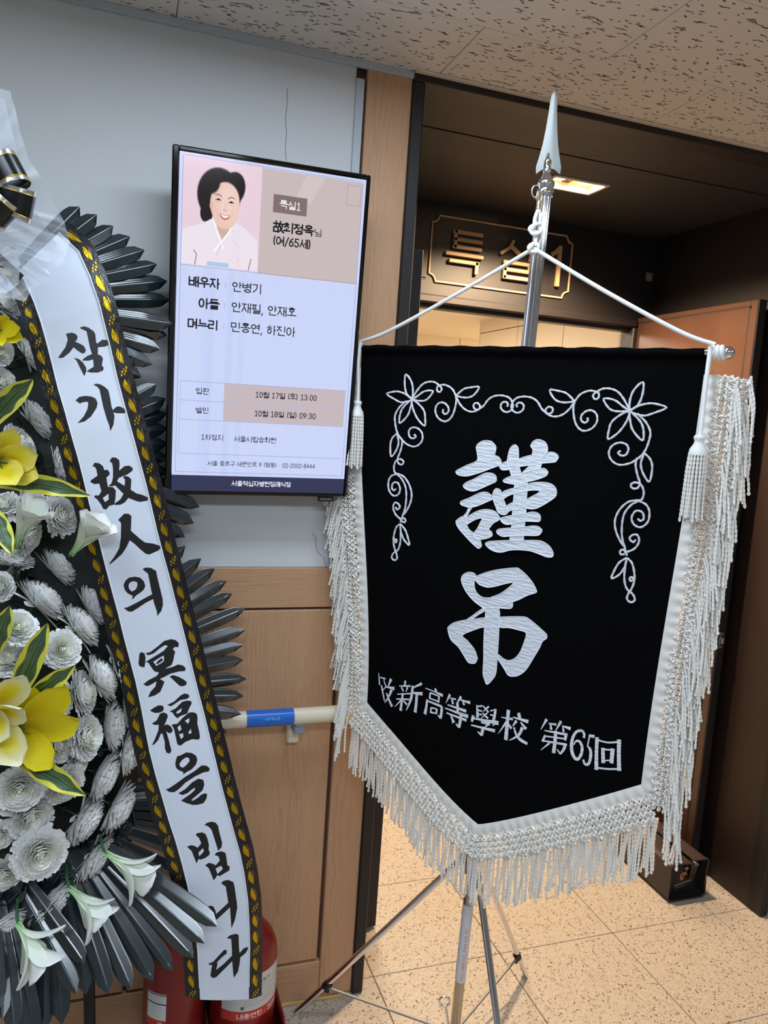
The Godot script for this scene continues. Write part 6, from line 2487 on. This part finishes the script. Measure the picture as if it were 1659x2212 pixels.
	S["tall"].append([-.1348,.8285,.0026,-.1436,.8231,.0015])
	S["tall"].append([-.1663,.8116,.0041,-.1665,.8235,.0041])
	S["tall"].append([-.1663,.8108,.0023,-.1474,.81,.0022])
	S["tall"].append([-.1477,.8093,.0045,-.1488,.8216,.0045])
	S["tall"].append([-.1666,.822,.0026,-.1477,.8203,.0026])
	S["rank"] = []
	S["rank"].append([-.1115,.7673,.007,-.1218,.7894,.0011])
	S["rank"].append([-.1108,.7752,.0022,-.0929,.7736,.0037])
	S["rank"].append([-.1041,.7768,.0044,-.1002,.7865,.0051])
	S["rank"].append([-.0782,.7643,.0069,-.0907,.7843,.0015])
	S["rank"].append([-.0793,.7716,.0022,-.0508,.7713,.0065])
	S["rank"].append([-.0717,.7721,.004,-.0674,.7807,.0051])
	S["rank"].append([-.0871,.7797,.0066,-.084,.8028,.0062])
	S["rank"].append([-.116,.7918,.0022,-.0604,.7927,.0065])
	S["rank"].append([-.1225,.8012,.0019,-.0536,.8033,.0076])
	S["rank"].append([-.1174,.8109,.0022,-.0573,.8131,.0058])
	S["rank"].append([-.0734,.8003,.0073,-.0749,.8193,.0077,-.0772,.8339,.0077])
	S["rank"].append([-.0772,.8345,.0037,-.0873,.8284,.0015])
	S["rank"].append([-.1038,.8132,.003,-.0982,.8213,.0048,-.0937,.8277,.0078])
	S["learn"] = []
	S["learn"].append([-.032,.7718,.0022,-.0292,.7825,.0054,-.0271,.7989,.0076])
	S["learn"].append([-.0277,.7737,.0032,-.0171,.771,.0043])
	S["learn"].append([-.0269,.7823,.0025,-.0167,.7824,.0036])
	S["learn"].append([-.026,.7913,.0025,-.016,.7901,.0036])
	S["learn"].append([.0199,.7696,.005,.0188,.7825,.0064,.0168,.796,.0075])
	S["learn"].append([.0061,.7766,.0021,.0212,.77,.0028])
	S["learn"].append([.0069,.7852,.0025,.0189,.7842,.0029])
	S["learn"].append([-.0146,.7697,.0018,.0017,.7809,.0039])
	S["learn"].append([.0009,.768,.0046,-.0137,.783,.0014])
	S["learn"].append([-.0141,.786,.0022,.0017,.7944,.0039])
	S["learn"].append([-.0021,.7836,.0039,-.0172,.7988,.0014])
	S["learn"].append([-.0391,.7977,.0072,-.0415,.8115,.0062])
	S["learn"].append([-.0374,.8032,.0025,.0302,.7984,.0082])
	S["learn"].append([.0249,.7996,.0046,.0149,.8077,.0011])
	S["learn"].append([-.0155,.8068,.0025,.0079,.8054,.0065])
	S["learn"].append([.0046,.8065,.0043,-.01,.8206,.0018])
	S["learn"].append([-.01,.8162,.0069,-.01,.8257,.0072,-.0121,.8355,.0076])
	S["learn"].append([-.0116,.8358,.0029,-.0231,.83,.0015])
	S["learn"].append([-.0425,.8198,.0018,.0229,.8172,.0064])
	S["school"] = []
	S["school"].append([.0531,.7643,.0084,.0529,.79,.0081,.0529,.8311,.0092])
	S["school"].append([.036,.7841,.0015,.0663,.7818,.0051])
	S["school"].append([.0498,.7925,.0055,.0322,.8214,.0011])
	S["school"].append([.0555,.794,.0026,.0646,.8032,.0059])
	S["school"].append([.0793,.7652,.0072,.0835,.7767,.0073])
	S["school"].append([.0663,.7773,.0015,.1052,.7791,.0076])
	S["school"].append([.0756,.7834,.0065,.0678,.7963,.0029])
	S["school"].append([.0865,.7843,.0025,.1013,.7962,.0065])
	S["school"].append([.0711,.7989,.0037,.0784,.814,.004,.0901,.8224,.0062,.1078,.8276,.0047])
	S["school"].append([.0919,.7951,.0076,.0838,.8137,.0058,.0625,.8293,.0015])
	S["ordinal"] = []
	S["ordinal"].append([.1487,.765,.0064,.137,.7901,.0011])
	S["ordinal"].append([.1541,.7729,.0018,.1728,.7715,.0046])
	S["ordinal"].append([.1594,.7743,.0036,.162,.7847,.0057])
	S["ordinal"].append([.183,.7626,.0067,.1723,.7854,.0014])
	S["ordinal"].append([.1865,.7715,.0018,.2071,.7733,.0067])
	S["ordinal"].append([.1887,.7735,.0028,.1919,.7837,.0046])
	S["ordinal"].append([.1462,.7899,.0022,.1984,.7877,.005])
	S["ordinal"].append([.1985,.7855,.0064,.1969,.8004,.0061])
	S["ordinal"].append([.1489,.7999,.0047,.1439,.8143,.0051])
	S["ordinal"].append([.1471,.8018,.0025,.1955,.7974,.0028])
	S["ordinal"].append([.1441,.8124,.0025,.1999,.8092,.0046])
	S["ordinal"].append([.1735,.7855,.0068,.1738,.8109,.0075,.1732,.833,.0083])
	S["ordinal"].append([.1612,.8141,.0047,.1422,.8331,.0011])
	S["ordinal"].append([.1997,.8074,.0068,.1961,.8205,.0061,.1893,.8315,.0036])
	S["ordinal"].append([.1893,.8315,.0032,.1803,.8237,.0011])
	S["six"] = []
	S["six"].append([.2398,.7861,.0063,.2394,.7769,.0042,.2322,.7719,.0042,.221,.7772,.0053,.2144,.7912,.0067,.2133,.8095,.0075,.2184,.8265,.0075,.2289,.835,.0061,.2372,.8241,.0064,.2384,.8076,.0064,.232,.7964,.0042,.2233,.7961,.0035,.218,.8057,.0025])
	S["five"] = []
	S["five"].append([.2636,.7782,.006,.2509,.7788,.0053])
	S["five"].append([.2525,.7791,.0032,.2502,.8018,.0028])
	S["five"].append([.2502,.8018,.0021,.2575,.8071,.0056,.2603,.8209,.0064,.2572,.8378,.006,.2485,.8404,.0043,.244,.832,.0046])
	S["round"] = []
	S["round"].append([.2698,.7785,.0081,.2723,.8111,.0077,.2764,.8461,.0088])
	S["round"].append([.3193,.7726,.009,.3228,.8038,.0084,.3277,.8364,.0091])
	S["round"].append([.2705,.7837,.0028,.2953,.7839,.0031,.3199,.7771,.0038])
	S["round"].append([.2765,.8418,.0028,.302,.8386,.0032,.3269,.8327,.0038])
	S["round"].append([.2856,.7975,.0077,.2903,.8286,.0081])
	S["round"].append([.3076,.7942,.0091,.3087,.8246,.0084])
	S["round"].append([.2869,.8004,.0025,.3074,.7968,.0028])
	S["round"].append([.2906,.8232,.0025,.3091,.8184,.0024])
	vine.append([.2449,.118,.2438,.096,.2497,.0766,.2643,.0625,.2662,.0842,.2599,.1062,.2449,.118])
	vine.append([.2449,.118,.2589,.109,.2744,.1033,.2902,.102,.3134,.1084,.2924,.1195,.2744,.1259,.2551,.1229,.2449,.118])
	vine.append([.2449,.118,.2317,.1104,.2137,.0988,.1924,.097,.2011,.1119,.2133,.1196,.2328,.12,.2449,.118])
	vine.append([.2449,.118,.2281,.1271,.213,.1419,.2093,.1589,.2098,.1757,.2267,.1634,.2386,.1459,.2449,.129,.2449,.118])
	vine.append([.2449,.118,.2486,.137,.2563,.1558,.2763,.1737,.2769,.1572,.2709,.1412,.2585,.1282,.2449,.118])
	vine.append([.2429,.1126,.2298,.0939,.2174,.082,.203,.0771,.189,.0776,.1782,.0836,.1704,.0909,.1741,.0986,.1811,.0966,.1816,.0882,.174,.0838,.161,.0829,.1444,.0906,.1341,.1053,.1266,.1185,.113,.1321,.0955,.138,.0798,.1339,.0744,.1255,.0814,.1184,.0894,.1218,.0886,.1296,.0798,.1339])
	vine.append([.0798,.1339,.0666,.1244,.056,.1103,.0428,.1022,.0238,.1001,.0067,.1052,-.0018,.119,.0024,.1307,.014,.1345,.0246,.128,.0253,.1177,.0169,.1128,.01,.1169,.0114,.1228])
	vine.append([.1341,.1053,.1107,.1084,.0921,.1029,.0797,.0846,.0995,.0859,.1164,.0903,.1341,.1053])
	vine.append([.1341,.1053,.1328,.121,.1381,.1436,.1469,.1573,.1592,.1628,.1746,.1569,.1833,.1437,.1818,.1297,.1723,.1218,.1608,.1229,.1515,.1314,.1511,.1414,.1584,.1466,.1649,.142,.1631,.1358])
	vine.append([.2605,.1226,.2786,.138,.2895,.1564,.2887,.1756,.2831,.1952,.2713,.21,.256,.2202,.2368,.2241,.2217,.2169,.2144,.2035,.2184,.1891,.2316,.1811,.2458,.1829,.2519,.1921,.2483,.2035,.2388,.2057,.2325,.2006,.2377,.1966])
	vine.append([.2835,.1979,.2957,.2079,.3019,.2239,.3002,.2516,.2858,.2364,.2792,.2176,.2835,.1979])
	vine.append([.271,.2072,.2695,.2212,.2753,.2401,.2824,.2561,.2787,.2662,.2691,.2672,.2654,.2606,.2731,.2556,.2847,.2587,.292,.2718,.2912,.2859,.2849,.2907,.272,.2991,.2602,.3173,.2581,.3402,.2615,.3654,.2693,.3843,.276,.4005])
	vine.append([.2849,.2907,.2996,.2961,.3083,.309,.3084,.3286,.2962,.3412,.2815,.3374,.2754,.324,.282,.3106,.2948,.312,.2993,.324,.293,.329,.2874,.3249])
	vine.append([.2847,.2893,.2656,.2942,.2506,.31,.2432,.3307,.2458,.3503,.2556,.369,.2661,.3818])
	vine.append([.275,.3935,.2896,.3844,.2966,.3694,.2914,.3573,.2816,.3586,.2769,.3662,.285,.3723,.2894,.3669])
	vine.append([.2713,.3982,.2632,.3993,.2617,.3924,.2686,.3895,.2723,.3953])
	vine.append([.2766,.4047,.2621,.4167,.2532,.438,.2512,.4499,.2654,.4406,.2748,.4235,.2766,.4047])
	vine.append([.2766,.4047,.2879,.413,.2959,.4319,.2979,.4516,.2918,.4697,.2815,.4598,.2762,.4376,.2766,.4047])
	vine.append([.2904,.4498,.2951,.4463,.2927,.4415,.288,.4439,.2904,.4498])
	vine.append([.2918,.4697,.2881,.4846,.2965,.4914,.3046,.4864,.3008,.4769,.2918,.4697])
	rib.append([-.171,1.771,.34,-.109,1.842,.34])
	rib.append([-.158,1.75,.361,-.076,1.812,.361])
	rib.append([-.142,1.717,.383,-.056,1.769,.383])
	rib.append([-.13,1.684,.394,-.04,1.725,.394])
	rib.append([-.121,1.653,.397,-.031,1.691,.397])
	rib.append([-.111,1.615,.4,-.02,1.65,.4])
	rib.append([-.101,1.576,.403,-.01,1.609,.403])
	rib.append([-.091,1.543,.405,-.001,1.576,.405])
	rib.append([-.08,1.504,.408,.011,1.535,.408])
	rib.append([-.068,1.463,.409,.023,1.494,.409])
	rib.append([-.059,1.429,.41,.033,1.459,.41])
	rib.append([-.049,1.388,.411,.045,1.417,.411])
	rib.append([-.038,1.346,.411,.056,1.374,.411])
	rib.append([-.029,1.311,.412,.065,1.338,.412])
	rib.append([-.018,1.268,.412,.077,1.295,.412])
	rib.append([-.006,1.224,.413,.09,1.251,.413])
	rib.append([.004,1.188,.414,.1,1.213,.414])
	rib.append([.015,1.144,.416,.113,1.168,.416])
	rib.append([.027,1.1,.418,.125,1.123,.418])
	rib.append([.037,1.063,.421,.135,1.084,.421])
	rib.append([.047,1.018,.424,.147,1.039,.424])
	rib.append([.056,.973,.428,.16,.993,.428])
	rib.append([.064,.935,.432,.17,.954,.432])
	rib.append([.076,.889,.436,.182,.909,.436])
	rib.append([.09,.842,.44,.194,.862,.44])
	rib.append([.101,.804,.443,.205,.823,.443])
	rib.append([.116,.758,.447,.219,.774,.447])
	rib.append([.129,.712,.45,.234,.724,.45])
	rib.append([.139,.673,.452,.244,.68,.452])
	rib.append([.149,.626,.454,.253,.626,.454])
	rib.append([.157,.579,.455,.258,.572,.455])
	rib.append([.162,.538,.456,.261,.527,.456])
	rib.append([.166,.489,.458,.262,.473,.458])
	rib.append([.17,.438,.46,.264,.42,.46])
	ink.append([1,.343,.161,.438,.162,.496,.166,.517,.171,.491,.176,.454,.178,.521,.183,.58,.189,.594,.196,.567,.2,.523,.2,.474,.195,.407,.186,.315,.193,.195,.198,.114,.196,.184,.19,.28,.182,.347,.171])
	ink.append([1,.586,.158,.661,.158,.727,.162,.797,.17,.812,.175,.792,.189,.809,.191,.903,.187,.987,.19,1,.194,.988,.198,.919,.199,.801,.197,.771,.208,.825,.212,.839,.217,.796,.227,.817,.232,.795,.236,.702,.237,.586,.234,.522,.23,.586,.228,.654,.226,.664,.222,.675,.214,.593,.214,.494,.211,.516,.209,.597,.206,.677,.205,.671,.195,.682,.167,.609,.161])
	ink.append([1,.37,.203,.445,.207,.5,.215,.529,.224,.519,.23,.467,.237,.447,.229,.42,.217,.403,.209])
	ink.append([1,.218,.272,.298,.268,.403,.269,.501,.273,.556,.278,.566,.286,.53,.293,.396,.305,.273,.31,.149,.31,.285,.301,.375,.291,.417,.281,.4,.279,.318,.278,.277,.279])
	ink.append([1,.58,.255,.628,.254,.696,.257,.757,.263,.801,.27,.796,.284,.779,.298,.787,.304,.859,.3,.92,.301,.976,.306,.999,.312,.962,.314,.845,.311,.784,.308,.788,.314,.729,.328,.649,.337,.657,.326,.645,.316,.642,.295,.66,.265,.63,.259])
	ink.append([1,.197,.387,.248,.382,.319,.385,.366,.391,.376,.399,.423,.399,.453,.405,.435,.409,.376,.412,.363,.428,.446,.431,.479,.438,.443,.45,.398,.461,.309,.461,.245,.466,.198,.464,.18,.455,.14,.445,.101,.44,.115,.437,.18,.439,.24,.433,.236,.419,.156,.418,.098,.413,.111,.41,.239,.405,.246,.395,.239,.39])
	ink.append([0,.233,.445,.346,.44,.327,.45,.255,.453])
	ink.append([1,.501,.386,.554,.381,.62,.383,.663,.389,.651,.396,.616,.406,.727,.401,.8,.402,.853,.407,.841,.412,.74,.416,.58,.418,.536,.423,.643,.434,.676,.424,.655,.419,.686,.417,.743,.42,.781,.426,.749,.436,.725,.443,.807,.452,.898,.457,.984,.464,.966,.469,.833,.468,.776,.465,.656,.456,.577,.462,.495,.464,.397,.462,.416,.459,.516,.455,.591,.447,.489,.429,.424,.429,.377,.427,.437,.424,.486,.415,.523,.4,.534,.391])
	ink.append([1,.395,.489,.442,.486,.525,.481,.591,.483,.631,.488,.598,.501,.563,.513,.615,.521,.681,.531,.751,.54,.89,.546,.989,.553,.995,.556,.946,.56,.771,.563,.714,.56,.646,.55,.574,.538,.505,.529,.428,.539,.327,.549,.205,.556,.087,.562,.067,.561,.193,.55,.3,.538,.369,.521,.432,.496,.415,.492])
	ink.append([1,.208,.605,.258,.598,.331,.594,.431,.595,.512,.599,.557,.607,.562,.616,.522,.622,.445,.626,.361,.629,.329,.632,.279,.634,.313,.628,.238,.621,.207,.613])
	ink.append([0,.284,.608,.321,.603,.389,.602,.445,.606,.435,.612,.388,.618,.318,.62,.286,.615])
	ink.append([1,.112,.646,.179,.646,.343,.642,.523,.637,.646,.634,.638,.643,.501,.646,.345,.652,.231,.656,.17,.654])
	ink.append([1,.594,.585,.653,.584,.736,.587,.808,.595,.799,.608,.797,.625,.795,.648,.776,.658,.721,.668,.632,.675,.645,.667,.634,.65,.643,.625,.662,.596,.614,.589])
	ink.append([1,.178,.735,.218,.733,.26,.737,.259,.745,.239,.752,.203,.762,.161,.761,.12,.757,.12,.752])
	ink.append([1,.274,.737,.361,.737,.51,.73,.641,.723,.756,.723,.834,.727,.876,.734,.852,.741,.791,.739,.748,.742,.778,.748,.751,.753,.707,.763,.662,.77,.555,.773,.545,.774,.668,.774,.773,.772,.852,.776,.888,.782,.869,.787,.76,.785,.615,.785,.462,.789,.408,.79,.474,.797,.447,.802,.365,.814,.271,.818,.146,.819,.201,.81,.305,.802,.345,.793,.229,.797,.168,.798,.112,.793,.203,.788,.372,.783,.42,.778,.349,.774,.321,.767,.283,.755,.237,.753,.379,.748,.584,.741,.68,.734,.636,.731,.542,.734,.41,.741,.313,.742])
	ink.append([0,.367,.756,.471,.752,.572,.749,.557,.758,.524,.761,.4,.765,.394,.762])
	ink.append([1,.407,.76,.456,.756,.521,.753,.542,.756,.529,.758,.434,.762])
	ink.append([1,.581,.79,.648,.789,.725,.794,.807,.802,.849,.808,.826,.813,.767,.814,.715,.812,.661,.803,.62,.796])
	ink.append([1,.128,.844,.213,.84,.289,.838,.354,.84,.367,.845,.344,.85,.29,.852,.22,.851,.183,.849])
	ink.append([1,.118,.869,.209,.865,.285,.854,.345,.853,.394,.857,.404,.862,.331,.875,.306,.877,.368,.877,.414,.882,.434,.89,.405,.894,.364,.894,.324,.889,.337,.908,.34,.927,.303,.932,.254,.929,.246,.92,.266,.909,.256,.892,.231,.891,.169,.902,.087,.909,.053,.909,.119,.899,.203,.884,.227,.874,.167,.873])
	ink.append([1,.431,.841,.558,.838,.688,.83,.763,.828,.821,.831,.84,.836,.783,.839,.672,.838,.547,.843,.488,.845])
	ink.append([1,.448,.854,.561,.851,.693,.842,.777,.842,.842,.845,.847,.849,.768,.859,.726,.866,.612,.867,.55,.87,.517,.865,.491,.857])
	ink.append([0,.554,.858,.663,.853,.634,.86,.56,.862])
	ink.append([1,.435,.879,.53,.88,.631,.872,.757,.865,.825,.866,.879,.87,.883,.877,.853,.889,.854,.905,.845,.916,.812,.919,.711,.915,.596,.917,.502,.922,.457,.918,.457,.907,.457,.889])
	ink.append([0,.66,.878,.744,.875,.737,.88,.702,.885])
	ink.append([0,.517,.887,.572,.883,.577,.892,.528,.895])
	ink.append([0,.519,.9,.588,.9,.581,.907,.534,.91])
	ink.append([0,.667,.902,.73,.895,.726,.904,.69,.904])
	ink.append([1,.348,.953,.376,.946,.41,.94,.464,.94,.567,.937,.655,.941,.709,.948,.714,.956,.675,.964,.59,.971,.488,.974,.433,.977,.438,.972,.38,.967,.345,.961])
	ink.append([0,.412,.955,.474,.949,.549,.946,.59,.949,.584,.955,.516,.961,.455,.964,.413,.961])
	ink.append([1,.088,.997,.147,.996,.269,.991,.456,.982,.622,.976,.761,.969,.837,.972,.879,.979,.855,.984,.76,.983,.615,.986,.432,.993,.299,1.002,.207,1.006,.131,1.003])
	ink.append([1,.268,1.01,.404,1.005,.536,.996,.657,.992,.728,.997,.727,1.006,.675,1.016,.574,1.022,.494,1.026,.446,1.029,.468,1.031,.56,1.028,.627,1.024,.699,1.023,.731,1.026,.7,1.034,.63,1.041,.53,1.041,.45,1.039,.365,1.033,.28,1.025,.367,1.021,.461,1.017,.544,1.012,.567,1.007,.508,1.009,.412,1.014,.327,1.015])
	ink.append([1,.545,1.083,.601,1.08,.673,1.08,.738,1.084,.765,1.091,.756,1.107,.754,1.126,.724,1.134,.649,1.14,.648,1.128,.644,1.111,.638,1.095,.597,1.087])
	ink.append([1,.155,1.117,.232,1.116,.284,1.119,.324,1.124,.406,1.117,.392,1.105,.352,1.098,.386,1.095,.473,1.096,.52,1.101,.529,1.112,.523,1.124,.497,1.132,.502,1.14,.477,1.144,.394,1.148,.318,1.149,.286,1.147,.236,1.155,.225,1.144,.212,1.128,.175,1.121])
	ink.append([0,.315,1.134,.413,1.127,.411,1.134,.311,1.142])
	ink.append([1,.372,1.162,.444,1.159,.51,1.163,.547,1.167,.637,1.159,.626,1.15,.569,1.146,.616,1.142,.704,1.142,.76,1.147,.753,1.16,.746,1.172,.782,1.176,.755,1.183,.674,1.186,.577,1.19,.531,1.187,.508,1.191,.453,1.196,.44,1.184,.417,1.169,.388,1.165])
	ink.append([0,.533,1.173,.638,1.17,.655,1.177,.543,1.185])
	ink.append([1,.247,1.25,.311,1.247,.369,1.249,.399,1.258,.407,1.266,.647,1.246,.646,1.213,.574,1.205,.618,1.201,.707,1.201,.79,1.207,.8,1.216,.799,1.24,.8,1.26,.74,1.283,.663,1.299,.665,1.28,.668,1.256,.403,1.278,.27,1.287,.261,1.266])
	ink.append([1,.193,1.37,.285,1.366,.42,1.351,.504,1.342,.552,1.343,.55,1.35,.468,1.356,.367,1.366,.365,1.373,.337,1.383,.48,1.372,.655,1.355,.649,1.321,.563,1.318,.629,1.313,.74,1.311,.794,1.314,.791,1.341,.802,1.351,.875,1.343,.956,1.34,.972,1.344,.923,1.352,.818,1.36,.809,1.37,.775,1.388,.691,1.4,.675,1.388,.658,1.366,.477,1.384,.34,1.398,.273,1.4,.224,1.396,.245,1.383,.266,1.373,.209,1.372])
	mums.append([-.194,1.716,.327,.637,.665,.39,.0318,"white chrysanthemum cut by the left edge, just under the crumpled white gauze"])
	mums.append([-.159,1.635,.279,.899,.438,-.022,.0309,"plump side-on white chrysanthemum pressed against the left border of the ribbon's top stretch"])
	mums.append([-.195,1.631,.365,.698,.022,.716,.025,"white chrysanthemum under the topmost yellow lily at the left edge"])
	mums.append([-.197,1.581,.348,.667,.41,.622,.0301,"white chrysanthemum just above the uppermost striped leaf, cut by the left edge"])
	mums.append([-.146,1.518,.283,.837,.542,-.076,.0439,"slanted white chrysanthemum just below the tip of the uppermost striped leaf"])
	mums.append([-.168,1.475,.342,.792,.542,.281,.0389,"white chrysanthemum mostly hidden behind the upper large yellow lily"])
	mums.append([-.103,1.44,.308,.981,.193,-.002,.0338,"narrow side-on white chrysanthemum between the upper large yellow lily and the ribbon"])
	mums.append([-.097,1.355,.374,.8,.273,.535,.0375,"white chrysanthemum right under the tip half of the long horizontal striped leaf"])
	mums.append([-.143,1.381,.364,.795,.549,.258,.034,"white chrysanthemum head directly behind the white lily nearest the left edge"])
	mums.append([-.183,1.374,.385,-.253,.718,.649,.0253,"loose scraggly chrysanthemum at the left edge under the long horizontal striped leaf"])
	mums.append([-.148,1.318,.379,.892,-.271,.363,.0338,"white chrysanthemum peeping out below the green base of the upper left white lily"])
	mums.append([-.172,1.275,.369,.23,.969,.088,.0356,"white chrysanthemum opening upward, crossed by the tip of the drooping striped leaf"])
	mums.append([-.104,1.254,.33,.752,.627,-.203,.044,"slanted white chrysanthemum left of the white lily that points at the ribbon's fourth character"])
	mums.append([-.125,1.201,.366,.71,.692,-.13,.0512,"wide slanted white chrysanthemum, next one below and left of the ring-shaped ribbon letter"])
	mums.append([-.181,1.243,.437,-.494,.201,.846,.0262,"white chrysanthemum cut by the left edge, above the front-facing bloom beside the striped leaf"])
	mums.append([-.042,1.185,.345,.872,.461,-.164,.041,"small side-on white chrysanthemum close to the ribbon's ring-shaped first letter of four"])
	mums.append([-.06,1.157,.38,.803,.591,-.076,.0458,"slanted white chrysanthemum right of and above the round front-facing bloom by the striped leaf tip"])
	mums.append([-.153,1.181,.472,.29,.615,.734,.0335,"round front-facing white chrysanthemum left of the upright striped leaf's tip"])
	mums.append([-.084,1.147,.486,.401,.389,.829,.0339,"round front-facing white chrysanthemum right of the upright striped leaf's tip"])
	mums.append([.007,1.088,.371,.984,.173,-.052,.0445,"narrow side-on white chrysanthemum touching the ribbon's left border beside its sixth character"])
	mums.append([-.163,1.123,.456,-.237,.789,.567,.0371,"white chrysanthemum behind the upright striped leaf, near the left edge"])
	mums.append([-.023,1.063,.394,.885,.46,-.07,.0453,"slanted white chrysanthemum left of the bloom touching the ribbon beside its sixth character"])
	mums.append([-.054,1.047,.422,.925,.308,.224,.0409,"white chrysanthemum with spread petals just right of the lower yellow lily's upper petal"])
	mums.append([-.004,.961,.366,.998,.024,-.056,.0503,"tall side-on white chrysanthemum with green calyx showing, middle of the bloom's right flank"])
	mums.append([.027,.992,.365,.999,-.032,-.023,.0375,"small side-on white chrysanthemum with green calyx, hugging the ribbon beside its seventh character"])
	mums.append([.029,.91,.373,.99,-.123,.075,.0436,"side-on white chrysanthemum hugging the ribbon, just under the small one with green calyx"])
	mums.append([-.047,.969,.434,.803,.211,.557,.041,"white chrysanthemum right of the lower yellow lily's longest petal tip"])
	mums.append([-.09,.964,.449,.753,.216,.622,.0321,"white chrysanthemum half hidden below the lower yellow lily's longest petal"])
	mums.append([-.091,1.044,.45,.663,.564,.492,.0287,"white chrysanthemum half hidden above the lower yellow lily's longest petal"])
	mums.append([-.015,.866,.372,.913,-.371,.169,.0503,"tall tilted white chrysanthemum right of the lowest striped leaf's middle"])
	mums.append([-.081,.891,.448,.394,-.256,.883,.0373,"white chrysanthemum hanging under the tip half of the lowest striped leaf"])
	mums.append([-.06,.914,.429,.852,-.184,.491,.028,"small white chrysanthemum peeping above the lowest striped leaf"])
	mums.append([-.146,.909,.482,.113,-.042,.993,.042,"large front-facing white chrysanthemum under the lower yellow lily and left of the lowest striped leaf"])
	mums.append([.013,.798,.371,.883,-.412,.225,.0492,"tilted white chrysanthemum lowest on the right flank, beside the dark moulded palm ring"])
	mums.append([-.046,.788,.386,.833,-.458,.312,.0516,"tilted white chrysanthemum just below the tip of the lowest striped leaf"])
	mums.append([-.132,.842,.456,.478,-.122,.87,.04,"ragged white chrysanthemum with curled petals under the large front-facing one"])
	mums.append([-.115,.783,.474,.33,.023,.944,.0478,"largest flat front-facing white chrysanthemum near the bottom of the wreath"])
	mums.append([-.027,.701,.373,.788,-.525,.321,.0474,"tilted white chrysanthemum above the right-hand hanging white lily"])
	mums.append([-.101,.623,.368,.719,-.605,.342,.0523,"tilted white chrysanthemum resting on the base of the middle hanging white lily"])
	mums.append([-.18,.818,.465,.134,-.144,.981,.0267,"white chrysanthemum sliver at the left edge beside the ragged bloom with curled petals"])
	mums.append([-.177,.733,.445,.128,-.253,.959,.0322,"white chrysanthemum at the left edge beside the largest flat bloom"])
	mums.append([-.175,.608,.39,.396,-.729,.559,.0389,"lowest white chrysanthemum, cut by the left edge above the leftmost hanging lily"])
	lilies.append([-.075,1.294,.417,-.059,1.377,.459,-.002,1.343,.463,-.023,1.371,.439,-.03,1.366,.48,-.024,1.352,.482,-.042,1.372,.429])
	lilies.append([-.161,1.311,.435,-.139,1.413,.475,-.102,1.371,.49,-.116,1.398,.466,-.118,1.377,.509,-.149,1.395,.477,-.134,1.405,.445])
	lilies.append([-.008,.745,.432,.088,.73,.474,.071,.705,.498,.037,.679,.501,.082,.741,.452,.066,.706,.456,.045,.679,.459])
	lilies.append([-.068,.69,.438,.017,.668,.492,-.007,.661,.515,-.034,.622,.509,.01,.675,.47,-.01,.651,.452,-.026,.62,.455])
	lilies.append([-.149,.652,.464,-.14,.57,.527,-.113,.593,.546,-.071,.618,.531,-.069,.654,.495,-.108,.598,.48,-.13,.569,.484])
	golds.append([-.148,1.017,.489,-.05,1.05,.547,-.072,1.104,.531,-.121,1.099,.521,-.089,.976,.566,-.156,.991,.565,-.197,1.046,.528])
	golds.append([-.189,1.06,.515,-.13,1.137,.569,-.127,1.098,.605,-.143,1.05,.6,-.133,.994,.586,-.2,1.011,.584,-.192,1.139,.558])
	golds.append([-.19,1.453,.44,-.158,1.511,.483,-.12,1.474,.508,-.118,1.434,.503,-.148,1.421,.524,-.215,1.439,.502,-.203,1.503,.494])
	golds.append([-.207,1.665,.383,-.173,1.686,.433,-.154,1.668,.443,-.151,1.651,.433,-.182,1.635,.443,-.231,1.645,.443,-.22,1.683,.433])
	blades.append([-.2,1.519,.392,-.136,1.588,.445,0.016])
	blades.append([-.187,1.42,.443,-.044,1.408,.506,0.014])
	blades.append([-.188,1.37,.469,-.156,1.313,.517,0.013])
	blades.append([-.15,1.076,.503,-.101,1.21,.549,0.017])
	blades.append([-.183,1.152,.494,-.158,1.233,.526,0.014])
	blades.append([-.131,1.069,.504,-.06,1.136,.537,0.014])
	blades.append([-.136,.978,.524,-.04,.935,.581,0.016])
	fans.append([-.241,1.734,.2,-.088,1.938,.12,-.056,1.928,.12,-.025,1.913,.11,.008,1.898,.1,.037,1.875,.1,.063,1.852,.09,.085,1.821,.08,.092,1.784,.07,.097,1.73,.12,.087,1.707,.1,.074,1.676,.11,.059,1.643,.12,.037,1.614,.13])
	fans.append([-.16,1.452,.2,.023,1.65,.15,.068,1.602,.12,.09,1.574,.07,.094,1.542,.055,.097,1.51,.05,.099,1.476,.05,.101,1.443,.045,.103,1.41,.045,.108,1.381,.045,.172,1.337,.06,.16,1.301,.07,.141,1.271,.08,.093,1.227,.1])
	fans.append([-.157,.956,.19,.141,1.254,.1,.177,1.224,.09,.208,1.201,.09,.236,1.172,.09,.25,1.142,.09,.28,1.106,.09,.284,1.056,.09,.28,1.02,.09,.282,.984,.09,.292,.938,.09,.285,.9,.1,.281,.857,.1,.249,.815,.1])
	fans.append([-.114,.782,.31,.217,.83,.2,.248,.771,.2,.253,.717,.2,.272,.669,.2,.282,.619,.2,.291,.586,.2,.252,.563,.25,.224,.569,.36,.187,.629,.52,.166,.599,.52,.149,.558,.5,.114,.524,.48,.08,.51,.48,.042,.501,.48,.003,.5,.48,-.035,.49,.46,-.075,.439,.46,-.104,.429,.46,-.131,.407,.46])
	fans.append([-.212,.744,.32,-.039,.566,.48,-.051,.511,.48,-.118,.444,.48,-.136,.444,.48,-.149,.473,.5,-.167,.503,.5,-.178,.514,.5])
